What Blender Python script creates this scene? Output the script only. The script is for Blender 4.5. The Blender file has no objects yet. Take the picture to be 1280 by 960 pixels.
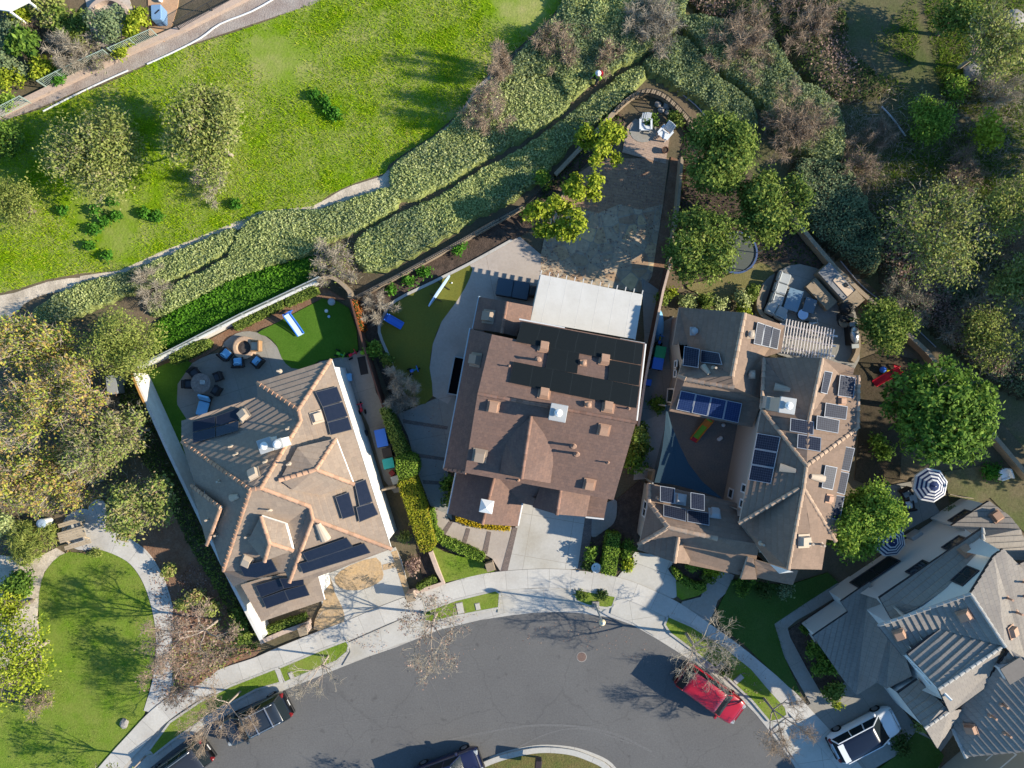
import bpy, bmesh, math, random
import numpy as np
from mathutils import Vector, Matrix, geometry
from mathutils.bvhtree import BVHTree
R = math.radians
S = bpy.context.scene
COL = S.collection
CAMH = 50.0
PXM = 18.0
rng = np.random.default_rng(7)
random.seed(7)

def P(px, py, h=0.0):
    """world point at height h that stands at photo pixel (px,py), camera straight above the origin"""
    k = (CAMH - h) / CAMH / PXM
    return Vector(((px - 640) * k, (480 - py) * k, h))
def P2(px, py, h=0.0):
    v = P(px, py, h); return (v.x, v.y)

# ---------------------------------------------------------------- materials
MATS = {}
def mat(name, col, rough=.8, var=.0, scale=3.0, col2=None, mix=.5, bump=0.0, bscale=20.0, spec=.3, metal=0.0,
        island=0.0, fine=0.0, trans=0.0, coat=0.0):
    """procedural material: base colour, a large blotch colour, fine grain, per-island tint, bump"""
    if name in MATS: return MATS[name]
    m = bpy.data.materials.new(name); m.use_nodes = True
    nt = m.node_tree; N = nt.nodes; L = nt.links
    b = N['Principled BSDF']
    b.inputs['Roughness'].default_value = rough
    b.inputs['Specular IOR Level'].default_value = min(spec, .06) if rough >= .8 else spec
    b.inputs['Metallic'].default_value = metal
    if coat: b.inputs['Coat Weight'].default_value = coat; b.inputs['Coat Roughness'].default_value = .05
    c4 = lambda c: (c[0], c[1], c[2], 1)
    geo = N.new('ShaderNodeNewGeometry')
    pos = geo.outputs['Position']
    cur = N.new('ShaderNodeRGB'); cur.outputs[0].default_value = c4(col); out = cur.outputs[0]
    if col2 is not None:
        n = N.new('ShaderNodeTexNoise'); n.inputs['Scale'].default_value = scale; n.inputs['Detail'].default_value = 5
        n.inputs['Roughness'].default_value = .65
        L.new(pos, n.inputs['Vector'])
        r = N.new('ShaderNodeMapRange'); r.inputs['From Min'].default_value = .5 - .22 * 1 + (.5 - mix) * .4
        r.inputs['From Max'].default_value = .5 + .22 + (.5 - mix) * .4
        L.new(n.outputs['Fac'], r.inputs['Value'])
        mx = N.new('ShaderNodeMix'); mx.data_type = 'RGBA'
        L.new(r.outputs[0], mx.inputs['Factor']); L.new(out, mx.inputs[6]); mx.inputs[7].default_value = c4(col2)
        out = mx.outputs[2]
    if fine or var:
        n = N.new('ShaderNodeTexNoise'); n.inputs['Scale'].default_value = 9.0 if fine else .6
        n.inputs['Detail'].default_value = 6; n.inputs['Roughness'].default_value = .75
        L.new(pos, n.inputs['Vector'])
        a = fine or var
        r = N.new('ShaderNodeMapRange'); r.inputs['From Min'].default_value = .25; r.inputs['From Max'].default_value = .75
        r.inputs['To Min'].default_value = 1 - a; r.inputs['To Max'].default_value = 1 + a
        L.new(n.outputs['Fac'], r.inputs['Value'])
        h = N.new('ShaderNodeVectorMath'); h.operation = 'SCALE'
        L.new(out, h.inputs[0]); L.new(r.outputs[0], h.inputs['Scale']); out = h.outputs[0]
    if island:
        r = N.new('ShaderNodeMapRange'); r.inputs['To Min'].default_value = 1 - island; r.inputs['To Max'].default_value = 1 + island
        L.new(geo.outputs['Random Per Island'], r.inputs['Value'])
        h = N.new('ShaderNodeVectorMath'); h.operation = 'SCALE'
        L.new(out, h.inputs[0]); L.new(r.outputs[0], h.inputs['Scale']); out = h.outputs[0]
    L.new(out, b.inputs['Base Color'])
    if bump:
        n = N.new('ShaderNodeTexNoise'); n.inputs['Scale'].default_value = bscale; n.inputs['Detail'].default_value = 4
        L.new(pos, n.inputs['Vector'])
        bp = N.new('ShaderNodeBump'); bp.inputs['Strength'].default_value = bump; bp.inputs['Distance'].default_value = .05
        L.new(n.outputs['Fac'], bp.inputs['Height']); L.new(bp.outputs[0], b.inputs['Normal'])
    if trans:
        t = N.new('ShaderNodeBsdfTranslucent'); L.new(out, t.inputs['Color'])
        ms = N.new('ShaderNodeMixShader'); ms.inputs[0].default_value = trans
        o = N['Material Output']
        L.new(b.outputs[0], ms.inputs[1]); L.new(t.outputs[0], ms.inputs[2]); L.new(ms.outputs[0], o.inputs['Surface'])
    MATS[name] = m
    return m

def leafmat(name, cols, island=.35, trans=.25, nscale=.8, rough=.65):
    """leaf material: colour picked per leaf from a ramp of true leaf colours, plus slow drift over the crown"""
    if name in MATS: return MATS[name]
    m = bpy.data.materials.new(name); m.use_nodes = True
    nt = m.node_tree; N = nt.nodes; L = nt.links; b = N['Principled BSDF']
    b.inputs['Roughness'].default_value = rough; b.inputs['Specular IOR Level'].default_value = .06
    geo = N.new('ShaderNodeNewGeometry')
    n = N.new('ShaderNodeTexNoise'); n.inputs['Scale'].default_value = nscale; n.inputs['Detail'].default_value = 3
    L.new(geo.outputs['Position'], n.inputs['Vector'])
    a = N.new('ShaderNodeMath'); a.operation = 'MULTIPLY_ADD'; a.inputs[1].default_value = .9; a.inputs[2].default_value = 0
    L.new(n.outputs['Fac'], a.inputs[0])
    s = N.new('ShaderNodeMath'); s.operation = 'MULTIPLY_ADD'; s.inputs[1].default_value = .7; 
    L.new(geo.outputs['Random Per Island'], s.inputs[0])
    o2 = N.new('ShaderNodeMath'); o2.operation = 'SUBTRACT'; o2.inputs[1].default_value = .3
    L.new(a.outputs[0], o2.inputs[0]); L.new(o2.outputs[0], s.inputs[2])
    rp = N.new('ShaderNodeValToRGB'); e = rp.color_ramp.elements
    while len(e) < len(cols): e.new(.5)
    for i, c in enumerate(cols):
        e[i].position = i / max(1, len(cols) - 1); e[i].color = (*c, 1)
    L.new(s.outputs[0], rp.inputs[0])
    L.new(rp.outputs[0], b.inputs['Base Color'])
    t = N.new('ShaderNodeBsdfTranslucent'); L.new(rp.outputs[0], t.inputs['Color'])
    ms = N.new('ShaderNodeMixShader'); ms.inputs[0].default_value = trans
    L.new(b.outputs[0], ms.inputs[1]); L.new(t.outputs[0], ms.inputs[2]); L.new(ms.outputs[0], N['Material Output'].inputs['Surface'])
    MATS[name] = m
    return m

def uvmat(name, kind, c1, c2, mortar, w, h, rough=.85, msize=.02, fine=.15, spec=.06, blotch=None):
    """brick-texture material on the metre UVs (tiles, pavers, slabs with joints, solar cells)"""
    if name in MATS: return MATS[name]
    m = bpy.data.materials.new(name); m.use_nodes = True
    nt = m.node_tree; N = nt.nodes; L = nt.links; b = N['Principled BSDF']
    b.inputs['Roughness'].default_value = rough; b.inputs['Specular IOR Level'].default_value = spec
    uv = N.new('ShaderNodeUVMap'); uv.uv_map = 'UVMap'
    t = N.new('ShaderNodeTexBrick'); t.inputs['Scale'].default_value = 1
    t.offset = 0.0 if kind == 'grid' else .5
    t.inputs['Brick Width'].default_value = w; t.inputs['Row Height'].default_value = h
    t.inputs['Mortar Size'].default_value = msize; t.inputs['Mortar Smooth'].default_value = .2
    t.inputs['Color1'].default_value = (*c1, 1); t.inputs['Color2'].default_value = (*c2, 1); t.inputs['Mortar'].default_value = (*mortar, 1)
    L.new(uv.outputs[0], t.inputs['Vector'])
    out = t.outputs['Color']
    geo = N.new('ShaderNodeNewGeometry')
    if blotch:
        n = N.new('ShaderNodeTexNoise'); n.inputs['Scale'].default_value = blotch[0]; n.inputs['Detail'].default_value = 5
        L.new(geo.outputs['Position'], n.inputs['Vector'])
        r = N.new('ShaderNodeMapRange'); r.inputs['From Min'].default_value = .45; r.inputs['From Max'].default_value = .75
        r.inputs['To Max'].default_value = blotch[2]
        L.new(n.outputs['Fac'], r.inputs['Value'])
        mx = N.new('ShaderNodeMix'); mx.data_type = 'RGBA'; L.new(r.outputs[0], mx.inputs['Factor'])
        L.new(out, mx.inputs[6]); mx.inputs[7].default_value = (*blotch[1], 1); out = mx.outputs[2]
    if fine:
        n = N.new('ShaderNodeTexNoise'); n.inputs['Scale'].default_value = 6; n.inputs['Detail'].default_value = 7; n.inputs['Roughness'].default_value = .8
        L.new(geo.outputs['Position'], n.inputs['Vector'])
        r = N.new('ShaderNodeMapRange'); r.inputs['From Min'].default_value = .25; r.inputs['From Max'].default_value = .75
        r.inputs['To Min'].default_value = 1 - fine; r.inputs['To Max'].default_value = 1 + fine
        L.new(n.outputs['Fac'], r.inputs['Value'])
        h_ = N.new('ShaderNodeVectorMath'); h_.operation = 'SCALE'
        L.new(out, h_.inputs[0]); L.new(r.outputs[0], h_.inputs['Scale']); out = h_.outputs[0]
    L.new(out, b.inputs['Base Color'])
    MATS[name] = m
    return m

# ---------------------------------------------------------------- object helpers
def link(name, me, mats, parent=None):
    o = bpy.data.objects.new(name, me); COL.objects.link(o)
    for m in (mats if isinstance(mats, (list, tuple)) else [mats]): me.materials.append(m)
    if parent is not None:
        o.parent = parent
        o.matrix_parent_inverse = Matrix.Translation(parent.location).inverted() if parent.rotation_euler.z == 0 else parent.matrix_basis.inverted()
    return o
def tag(o, label, cat, group=None, kind=None):
    o['label'] = label; o['category'] = cat
    if group: o['group'] = group
    if kind: o['kind'] = kind
    return o
def thing(name, label, cat, loc=(0, 0, 0), rz=0, group=None):
    o = bpy.data.objects.new(name, None); COL.objects.link(o)
    o.location = loc; o.rotation_euler = (0, 0, rz); o.empty_display_size = .2
    return tag(o, label, cat, group)
def copy_tree(o, loc, rz, label, scale=1, group=None):
    r = o.copy(); COL.objects.link(r); r.location = loc; r.rotation_euler = (0, 0, rz); r.scale = (scale,) * 3; r['label'] = label
    if group: r['group'] = group
    def kids(a, b):
        for ch in list(a.children):
            c = ch.copy(); COL.objects.link(c); c.parent = b; kids(ch, c)
    kids(o, r)
    return r

class MB:
    """collects shapes (in the local frame of the parent) into ONE mesh"""
    def __init__(s): s.v = []; s.f = []; s.m = []; s.uv = None; s.sm = False
    def add(s, vs, fs, mi=0):
        o = len(s.v); s.v += [tuple(v) for v in vs]; s.f += [tuple(i + o for i in f) for f in fs]; s.m += [mi] * len(fs); return s
    def box(s, c, d, rz=0, mi=0, tilt=None):
        M = Matrix.Translation(c) @ Matrix.Rotation(rz, 4, 'Z')
        if tilt: M = M @ Matrix.Rotation(tilt[1], 4, tilt[0])
        x, y, z = d[0] / 2, d[1] / 2, d[2] / 2
        vs = [M @ Vector(p) for p in ((-x,-y,-z),(x,-y,-z),(x,y,-z),(-x,y,-z),(-x,-y,z),(x,-y,z),(x,y,z),(-x,y,z))]
        return s.add(vs, [(0,3,2,1),(4,5,6,7),(0,1,5,4),(1,2,6,5),(2,3,7,6),(3,0,4,7)], mi)
    def bbox(s, c, d, bev=.04, rz=0, mi=0):
        """box with chamfered top and vertical edges"""
        M = Matrix.Translation(c) @ Matrix.Rotation(rz, 4, 'Z'); x, y, z = d[0] / 2, d[1] / 2, d[2] / 2; b = min(bev, x * .9, y * .9)
        def ring(i, zz): 
            X, Y = x - i, y - i
            return [M @ Vector(p) for p in ((-X+b,-Y,zz),(X-b,-Y,zz),(X,-Y+b,zz),(X,Y-b,zz),(X-b,Y,zz),(-X+b,Y,zz),(-X,Y-b,zz),(-X,-Y+b,zz))]
        vs = ring(0, -z) + ring(0, z - b) + ring(b * .7, z)
        fs = [tuple(range(7, -1, -1)), tuple(range(16, 24))]
        for k in (0, 8):
            for i in range(8): j = (i + 1) % 8; fs.append((k + i, k + j, k + 8 + j, k + 8 + i))
        return s.add(vs, fs, mi)
    def tube(s, a, b, r, r2=None, n=8, mi=0, caps=True):
        a = Vector(a); b = Vector(b); r2 = r if r2 is None else r2; d = (b - a)
        if d.length < 1e-6: return s
        q = d.to_track_quat('Z', 'Y').to_matrix()
        vs = []
        for p, rr in ((a, r), (b, r2)):
            for i in range(n):
                t = 2 * math.pi * i / n; vs.append(p + q @ Vector((rr * math.cos(t), rr * math.sin(t), 0)))
        fs = [(i, (i + 1) % n, n + (i + 1) % n, n + i) for i in range(n)]
        if caps: fs += [tuple(range(n - 1, -1, -1)), tuple(range(n, 2 * n))]
        return s.add(vs, fs, mi)
    def pipe(s, pts, r, n=6, mi=0):
        for a, b in zip(pts[:-1], pts[1:]): s.tube(a, b, r, n=n, mi=mi)
        return s
    def lathe(s, c, prof, n=16, mi=0, sx=1, sy=1, caps=True):
        """prof: list of (radius, z)"""
        c = Vector(c); vs = []
        for r, z in prof:
            for i in range(n):
                t = 2 * math.pi * i / n; vs.append(c + Vector((sx * r * math.cos(t), sy * r * math.sin(t), z)))
        fs = []
        for k in range(len(prof) - 1):
            for i in range(n): j = (i + 1) % n; fs.append((k*n+i, k*n+j, (k+1)*n+j, (k+1)*n+i))
        if caps: fs += [tuple(range(n - 1, -1, -1)), tuple(range((len(prof)-1)*n, len(prof)*n))]
        return s.add(vs, fs, mi)
    def prism(s, poly, z0, z1, mi=0):
        """extruded polygon (list of xy); z0/z1 numbers or lists"""
        n = len(poly)
        A = sum(poly[i][0]*poly[(i+1)%n][1]-poly[(i+1)%n][0]*poly[i][1] for i in range(n))
        if A < 0: poly = poly[::-1]
        vs = [(x, y, z0) for x, y in poly] + [(x, y, z1) for x, y in poly]
        fs = [(i, (i+1)%n, n+(i+1)%n, n+i) for i in range(n)]
        tri = geometry.tessellate_polygon([[Vector((x, y, 0)) for x, y in poly]])
        for t in tri:
            a, b, c = [Vector(poly[i]).to_3d() for i in t]
            if (b - a).cross(c - a).z < 0: t = t[::-1]
            fs.append(tuple(n + i for i in t)); fs.append(tuple(t[::-1]))
        return s.add(vs, fs, mi)
    def build(s, name, mats, parent=None, smooth=False, local=True):
        me = bpy.data.meshes.new(name); me.from_pydata(s.v, [], s.f); me.update()
        ml = mats if isinstance(mats, (list, tuple)) else [mats]
        if len(ml) > 1: me.polygons.foreach_set('material_index', s.m)
        if smooth: me.polygons.foreach_set('use_smooth', [True] * len(s.f))
        if s.uv is not None:
            uvl = me.uv_layers.new(name='UVMap'); flat = []
            for u in s.uv: flat += [c for p in u for c in p]
            uvl.data.foreach_set('uv', flat)
        o = bpy.data.objects.new(name, me); COL.objects.link(o)
        for m in ml: me.materials.append(m)
        if parent is not None:
            o.parent = parent
            if not local: o.matrix_parent_inverse = parent_inv(parent)
        return o
def world_m(o):
    M = Matrix.Translation(o.location) @ Matrix.Rotation(o.rotation_euler.z, 4, 'Z')
    return M if o.parent is None else world_m(o.parent) @ o.matrix_parent_inverse @ M
def parent_inv(p): return world_m(p).inverted()

def smooth_poly(pts, n=5, closed=True):
    """Catmull-Rom through the points"""
    out = []; m = len(pts); rngi = range(m if closed else m - 1)
    g = (lambda i: pts[i % m]) if closed else (lambda i: pts[max(0, min(m - 1, i))])
    for i in rngi:
        p0, p1, p2, p3 = [np.array(g(j), float) for j in (i - 1, i, i + 1, i + 2)]
        for k in range(n):
            t = k / n
            out.append(tuple(.5 * ((2*p1) + (-p0+p2)*t + (2*p0-5*p1+4*p2-p3)*t*t + (-p0+3*p1-3*p2+p3)*t**3)))
    if not closed: out.append(tuple(map(float, pts[-1])))
    return out
def poly_px(pts, h=0.0): return [P2(x, y, h) for x, y in pts]

def uv_planar(o, ang=0.0):
    me = o.data; uvl = me.uv_layers.new(name='UVMap'); c, s = math.cos(ang), math.sin(ang)
    for lp in me.loops:
        v = me.vertices[lp.vertex_index].co; uvl.data[lp.index].uv = (v.x * c + v.y * s, -v.x * s + v.y * c)

SLN = 0
def slab(name, pts, z, m, kind='structure', label=None, cat=None, smooth=0, z0=-.05, ang=None, world=False):
    """ground sheet with real thickness, outline given in photo pixels on the ground"""
    if smooth: pts = smooth_poly(pts, smooth)
    global SLN; SLN += 1; z = z + .0006 * (SLN % 37)
    poly = pts if world else [P2(x, y, z) for x, y in pts]
    o = MB().prism(poly, z0, z).build(name, m)
    if ang is not None: uv_planar(o, ang)
    o['kind'] = kind
    if label: o['label'] = label; o['category'] = cat
    return o
def ribbon(name, pts, w, z0, z1, m, kind='structure', label=None, cat=None, smooth=4, off=0.0, parent=None, h=None):
    """strip along a pixel path: width w metres, from z0 to z1, UV u = metres along it"""
    if smooth: pts = smooth_poly(pts, smooth, closed=False)
    hh = z1 if h is None else h
    c = [Vector(P2(x, y, hh)) for x, y in pts]
    L_, R_, U = [], [], [0.0]
    for i in range(len(c)):
        d = (c[min(i+1, len(c)-1)] - c[max(i-1, 0)]).normalized(); nn = Vector((-d.y, d.x))
        L_.append(c[i] + nn * (off + w/2)); R_.append(c[i] + nn * (off - w/2))
        if i: U.append(U[-1] + (c[i] - c[i-1]).length)
    mb = MB(); mb.uv = []
    for i in range(len(c)-1):
        a, b, d, e = R_[i], R_[i+1], L_[i+1], L_[i]
        o = len(mb.v)
        mb.v += [(*a, z1), (*b, z1), (*d, z1), (*e, z1), (*a, z0), (*b, z0), (*d, z0), (*e, z0)]
        for f, uv in (((0,1,2,3), ((U[i],0),(U[i+1],0),(U[i+1],w),(U[i],w))), ((4,5,1,0), ((U[i],0),(U[i+1],0),(U[i+1],0),(U[i],0))),
                      ((6,7,3,2), ((U[i+1],w),(U[i],w),(U[i],w),(U[i+1],w)))):
            mb.f.append(tuple(o + k for k in f)); mb.uv.append(uv); mb.m.append(0)
        if i == 0: mb.f.append((o+4, o, o+3, o+7)); mb.uv.append(((U[0],0),)*4); mb.m.append(0)
        if i == len(c)-2: mb.f.append((o+1, o+5, o+6, o+2)); mb.uv.append(((U[-1],0),)*4); mb.m.append(0)
    ob = mb.build(name, m, parent)
    if parent is None:
        ob['kind'] = kind
        if label: ob['label'] = label; ob['category'] = cat
    return ob

def np_mesh(name, verts, nper, m, parent=None, smooth=False):
    """verts (K*nper,3): K islands of nper-gons"""
    verts = np.asarray(verts, np.float32); K = len(verts) // nper
    me = bpy.data.meshes.new(name)
    me.vertices.add(K * nper); me.vertices.foreach_set('co', verts.ravel())
    me.loops.add(K * nper); me.loops.foreach_set('vertex_index', np.arange(K * nper, dtype=np.int32))
    me.polygons.add(K); me.polygons.foreach_set('loop_start', np.arange(0, K * nper, nper, dtype=np.int32))
    me.polygons.foreach_set('loop_total', np.full(K, nper, np.int32))
    me.update(calc_edges=True); me.validate()
    o = bpy.data.objects.new(name, me); COL.objects.link(o); me.materials.append(m)
    if parent is not None: o.parent = parent
    return o
def unit(a): return a / np.maximum(1e-6, np.linalg.norm(a, axis=1, keepdims=True))
def leaf_quads(c, nrm, size, aspect=.55, rg=rng):
    """diamond leaves at c (N,3) facing nrm"""
    n = unit(nrm); t = unit(np.cross(n, unit(rg.normal(size=n.shape)))); b = np.cross(n, t)
    s = np.asarray(size).reshape(-1, 1)
    v = np.stack([c - t*s, c - b*s*aspect, c + t*s, c + b*s*aspect], 1)
    return v.reshape(-1, 3)
def in_poly(pts, poly):
    x, y = pts[:, 0], pts[:, 1]; ins = np.zeros(len(x), bool); n = len(poly); j = n - 1
    for i in range(n):
        xi, yi = poly[i]; xj, yj = poly[j]
        if yi != yj:
            ins ^= ((yi > y) != (yj > y)) & (x < (xj - xi) * (y - yi) / (yj - yi) + xi)
        j = i
    return ins
def scatter(poly, dens, rg=rng):
    a = np.array(poly); lo, hi = a.min(0), a.max(0); n = int((hi - lo).prod() * dens)
    p = rg.uniform(lo, hi, (n, 2)); return p[in_poly(p, poly)]
def edge_dist(p, poly):
    d = np.full(len(p), 1e9); n = len(poly); A = np.array(poly)
    for i in range(n):
        a, b = A[i], A[(i+1) % n]; ab = b - a
        t = np.clip(((p - a) @ ab) / max(1e-9, ab @ ab), 0, 1)
        d = np.minimum(d, np.linalg.norm(p - (a + t[:, None] * ab), axis=1))
    return d
def vnoise(p, s, seed=0):
    """cheap smooth noise in 0..1 from summed sines"""
    x, y = p[:, 0] * s, p[:, 1] * s; r = np.random.default_rng(seed); o = 0
    for k in range(5):
        a = r.uniform(0, 6.28); f = r.uniform(.6, 1.8); o = o + np.sin(f*(x*math.cos(a) + y*math.sin(a)) + r.uniform(0, 6.28))
    return np.clip(.5 + o / 7, 0, 1)
# ================================================================ light, sky, camera
SUN_EL, SUN_DIR = R(27.2), Vector((.9914, -.1305, 0))
w = bpy.data.worlds.new('World'); S.world = w; w.use_nodes = True
nt = w.node_tree; bg = nt.nodes['Background']
sky = nt.nodes.new('ShaderNodeTexSky'); sky.sky_type = 'NISHITA'; sky.sun_disc = False
sky.sun_elevation = SUN_EL; sky.sun_rotation = R(97.5); sky.altitude = 100; sky.air_density = 1.0; sky.dust_density = .3; sky.ozone_density = 3.0
tint = nt.nodes.new('ShaderNodeVectorMath'); tint.operation = 'MULTIPLY'; tint.inputs[1].default_value = (.68, .97, 1.10)
nt.links.new(sky.outputs[0], tint.inputs[0]); nt.links.new(tint.outputs[0], bg.inputs[0]); bg.inputs[1].default_value = .112
sl = bpy.data.lights.new('sun', 'SUN'); sl.energy = 4.6; sl.angle = R(.5); sl.color = (1.0, .90, .735)
so = bpy.data.objects.new('sun', sl); COL.objects.link(so)
d = Vector((SUN_DIR.x * math.cos(SUN_EL), SUN_DIR.y * math.cos(SUN_EL), math.sin(SUN_EL)))
so.rotation_euler = d.to_track_quat('Z', 'Y').to_euler(); so.location = d * 80
cam = bpy.data.cameras.new('camera'); co = bpy.data.objects.new('camera', cam); COL.objects.link(co); S.camera = co
co.location = (0, 0, CAMH); cam.sensor_width = 36; cam.lens = 36 * CAMH / (1280 / PXM); cam.clip_end = 1500
S.view_settings.view_transform = 'Standard'; S.view_settings.look = 'None'; S.view_settings.gamma = 1
S.view_settings.exposure = .98
S.cycles.max_bounces = 5; S.cycles.diffuse_bounces = 3; S.cycles.transparent_max_bounces = 4; S.cycles.transmission_bounces = 3

# ================================================================ ground
M_dirt = mat('bare_earth', (.17, .125, .085), .95, scale=.35, col2=(.085, .08, .045), mix=.5, fine=.35, bump=.5, bscale=5)
M_field = mat('field_soil', (.14, .235, .008), .95, scale=.3, col2=(.38, .32, .15), mix=.22, fine=.3, bump=.6, bscale=6, spec=.03)
M_canyon = mat('canyon_soil', (.075, .10, .03), .95, scale=.3, col2=(.15, .115, .075), mix=.5, fine=.4, bump=.7, bscale=4)
def asphalt():
    m = mat('asphalt', (.112, .109, .107), .9, scale=.22, col2=(.134, .131, .127), mix=.5, fine=.2, bump=.15, bscale=40)
    nt = m.node_tree; N = nt.nodes; L = nt.links; b = N['Principled BSDF']; base = b.inputs['Base Color'].links[0].from_socket
    geo = N.new('ShaderNodeNewGeometry'); n = N.new('ShaderNodeTexNoise'); n.inputs['Scale'].default_value = .9; n.inputs['Detail'].default_value = 6; L.new(geo.outputs['Position'], n.inputs['Vector'])
    md = N.new('ShaderNodeVectorMath'); md.operation = 'MULTIPLY_ADD'; md.inputs[1].default_value = (1.3, 1.3, 0); L.new(n.outputs['Color'], md.inputs[0]); L.new(geo.outputs['Position'], md.inputs[2])
    v = N.new('ShaderNodeTexVoronoi'); v.feature = 'DISTANCE_TO_EDGE'; v.inputs['Scale'].default_value = .17; L.new(md.outputs[0], v.inputs['Vector'])
    r = N.new('ShaderNodeMapRange'); r.inputs['From Min'].default_value = .0; r.inputs['From Max'].default_value = .012; r.inputs['To Min'].default_value = .88; L.new(v.outputs[0], r.inputs['Value'])
    n2 = N.new('ShaderNodeTexNoise'); n2.inputs['Scale'].default_value = 1.4; n2.inputs['Detail'].default_value = 2; L.new(geo.outputs['Position'], n2.inputs['Vector'])
    r2 = N.new('ShaderNodeMapRange'); r2.inputs['From Min'].default_value = .66; r2.inputs['From Max'].default_value = .74; r2.inputs['To Min'].default_value = 1; r2.inputs['To Max'].default_value = .8; L.new(n2.outputs['Fac'], r2.inputs['Value'])
    mu = N.new('ShaderNodeMath'); mu.operation = 'MULTIPLY'; L.new(r.outputs[0], mu.inputs[0]); L.new(r2.outputs[0], mu.inputs[1])
    h = N.new('ShaderNodeVectorMath'); h.operation = 'SCALE'; L.new(base, h.inputs[0]); L.new(mu.outputs[0], h.inputs['Scale']); L.new(h.outputs[0], b.inputs['Base Color'])
    return m
M_asph = asphalt()
M_conc = uvmat('concrete_slabs', 'grid', (.50, .475, .43), (.44, .42, .385), (.27, .25, .22), 1.5, 1.32, .9, .014, .14, blotch=(.5, (.36, .33, .29), .7))
M_gutter = uvmat('gutter_concrete', 'grid', (.43, .41, .37), (.40, .38, .35), (.25, .23, .21), 3.0, 5.0, .9, .014, .16, blotch=(.6, (.32, .295, .26), .7))
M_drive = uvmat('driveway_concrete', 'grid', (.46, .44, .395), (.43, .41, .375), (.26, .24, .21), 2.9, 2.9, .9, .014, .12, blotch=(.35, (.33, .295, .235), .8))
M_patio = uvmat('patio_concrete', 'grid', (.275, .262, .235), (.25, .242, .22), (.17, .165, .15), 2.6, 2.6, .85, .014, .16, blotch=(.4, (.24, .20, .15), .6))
M_drivetan = uvmat('pinkish_concrete', 'grid', (.40, .345, .30), (.37, .32, .275), (.2, .15, .13), 30, 30, .85, .01, .14, blotch=(.6, (.30, .25, .21), .6))
M_brick = uvmat('paver_band', 'brick', (.20, .155, .135), (.15, .12, .11), (.10, .085, .075), .2, .1, .9, .008, .2)
M_pink = uvmat('pink_pavers', 'brick', (.40, .29, .22), (.34, .25, .20), (.22, .17, .13), .3, .15, .9, .01, .2)
M_mulch = mat('mulch', (.055, .042, .034), .98, scale=2.5, col2=(.12, .085, .065), mix=.4, fine=.45, bump=.8, bscale=14)
M_redmulch = mat('reddish_mulch', (.18, .095, .058), .98, scale=1.5, col2=(.23, .15, .10), mix=.4, fine=.4, bump=.8, bscale=14)
M_sand = mat('sandy_track', (.62, .53, .42), .98, scale=.8, col2=(.28, .235, .18), mix=.4, fine=.3, bump=.4, bscale=9)
M_turf = mat('artificial_turf', (.06, .135, .014), .95, scale=1.2, col2=(.08, .16, .02), mix=.5, spec=.05, fine=.3, bump=.5, bscale=45)
M_putt = mat('putting_turf', (.16, .15, .028), .95, scale=.8, col2=(.13, .14, .03), mix=.5, spec=.05, fine=.2, bump=.4, bscale=45)
M_lawn = mat('lawn_soil', (.12, .20, .018), .95, scale=.7, col2=(.20, .22, .05), mix=.4, spec=.05, fine=.3, bump=.5, bscale=12)
M_drylawn = mat('dry_lawn', (.15, .145, .05), .95, scale=.9, col2=(.20, .16, .08), mix=.5, fine=.3, bump=.5, bscale=12)
M_shadelawn = mat('shade_tinted_lawn', (.045, .095, .018), .95, scale=.8, col2=(.06, .10, .025), mix=.5, fine=.3, bump=.5, bscale=12)  # lawn colour darkened to stand in for the shade on the front lawns

gs = MB(); gs.add([(-400, -400, 0), (400, -400, 0), (400, 400, 0), (-400, 400, 0)], [(0, 1, 2, 3)])
ground = gs.build('ground', M_dirt); ground['kind'] = 'structure'
FIELD = [(-60,168),(0,152),(40,140),(100,118),(155,95),(230,60),(300,38),(345,22),(400,-2),(430,-60),(760,-60),(705,0),(690,20),(652,56),(612,90),(596,108),(575,140),(540,170),(505,192),(486,206),(482,216),(440,230),(412,243),(388,262),(325,268),(285,283),(200,316),(150,338),(100,342),(60,349),(22,361),(-60,380)]
slab('hillside_field', FIELD, .012, M_field, z0=.002)
slab('canyon_floor', [(700,-80),(1700,-80),(1700,560),(1280,560),(1180,440),(1075,345),(1000,270),(900,180),(855,120),(800,100),(760,60)], .012, M_canyon, z0=.002)
slab('sandy_trail', [(486,212),(478,220),(440,232),(414,245),(405,258),(440,250),(475,240),(500,236)], .02, M_sand, smooth=2, z0=.002)
slab('sandy_trail', [(-60,384),(18,366),(60,352),(105,347),(98,360),(55,368),(30,380),(10,398),(-60,420)], .02, M_sand, smooth=2, z0=.002)
slab('sandy_trail', [(288,280),(325,264),(390,258),(415,245),(410,262),(330,272),(292,290),(210,321),(150,344),(100,352),(100,345),(150,338),(200,315)], .0205, M_sand, z0=.002)
slab('sandy_trail', [(596,108),(575,142),(545,170),(555,165),(590,130),(606,105),(625,85)], .02, M_sand, smooth=2, z0=.002)
# graded strip with drain along the field's top edge
slab('gravel_strip', [(-60,178),(0,147),(50,125),(110,88),(180,60),(240,32),(300,4),(340,-20),(440,-20),(390,6),(345,20),(300,35),(230,58),(165,88),(100,112),(60,130),(-20,160),(-60,180)], .02,
     mat('pale_gravel', (.38, .34, .30), .98, scale=.6, col2=(.26, .20, .17), mix=.5, fine=.35, bump=.6, bscale=12), z0=.002)

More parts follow.
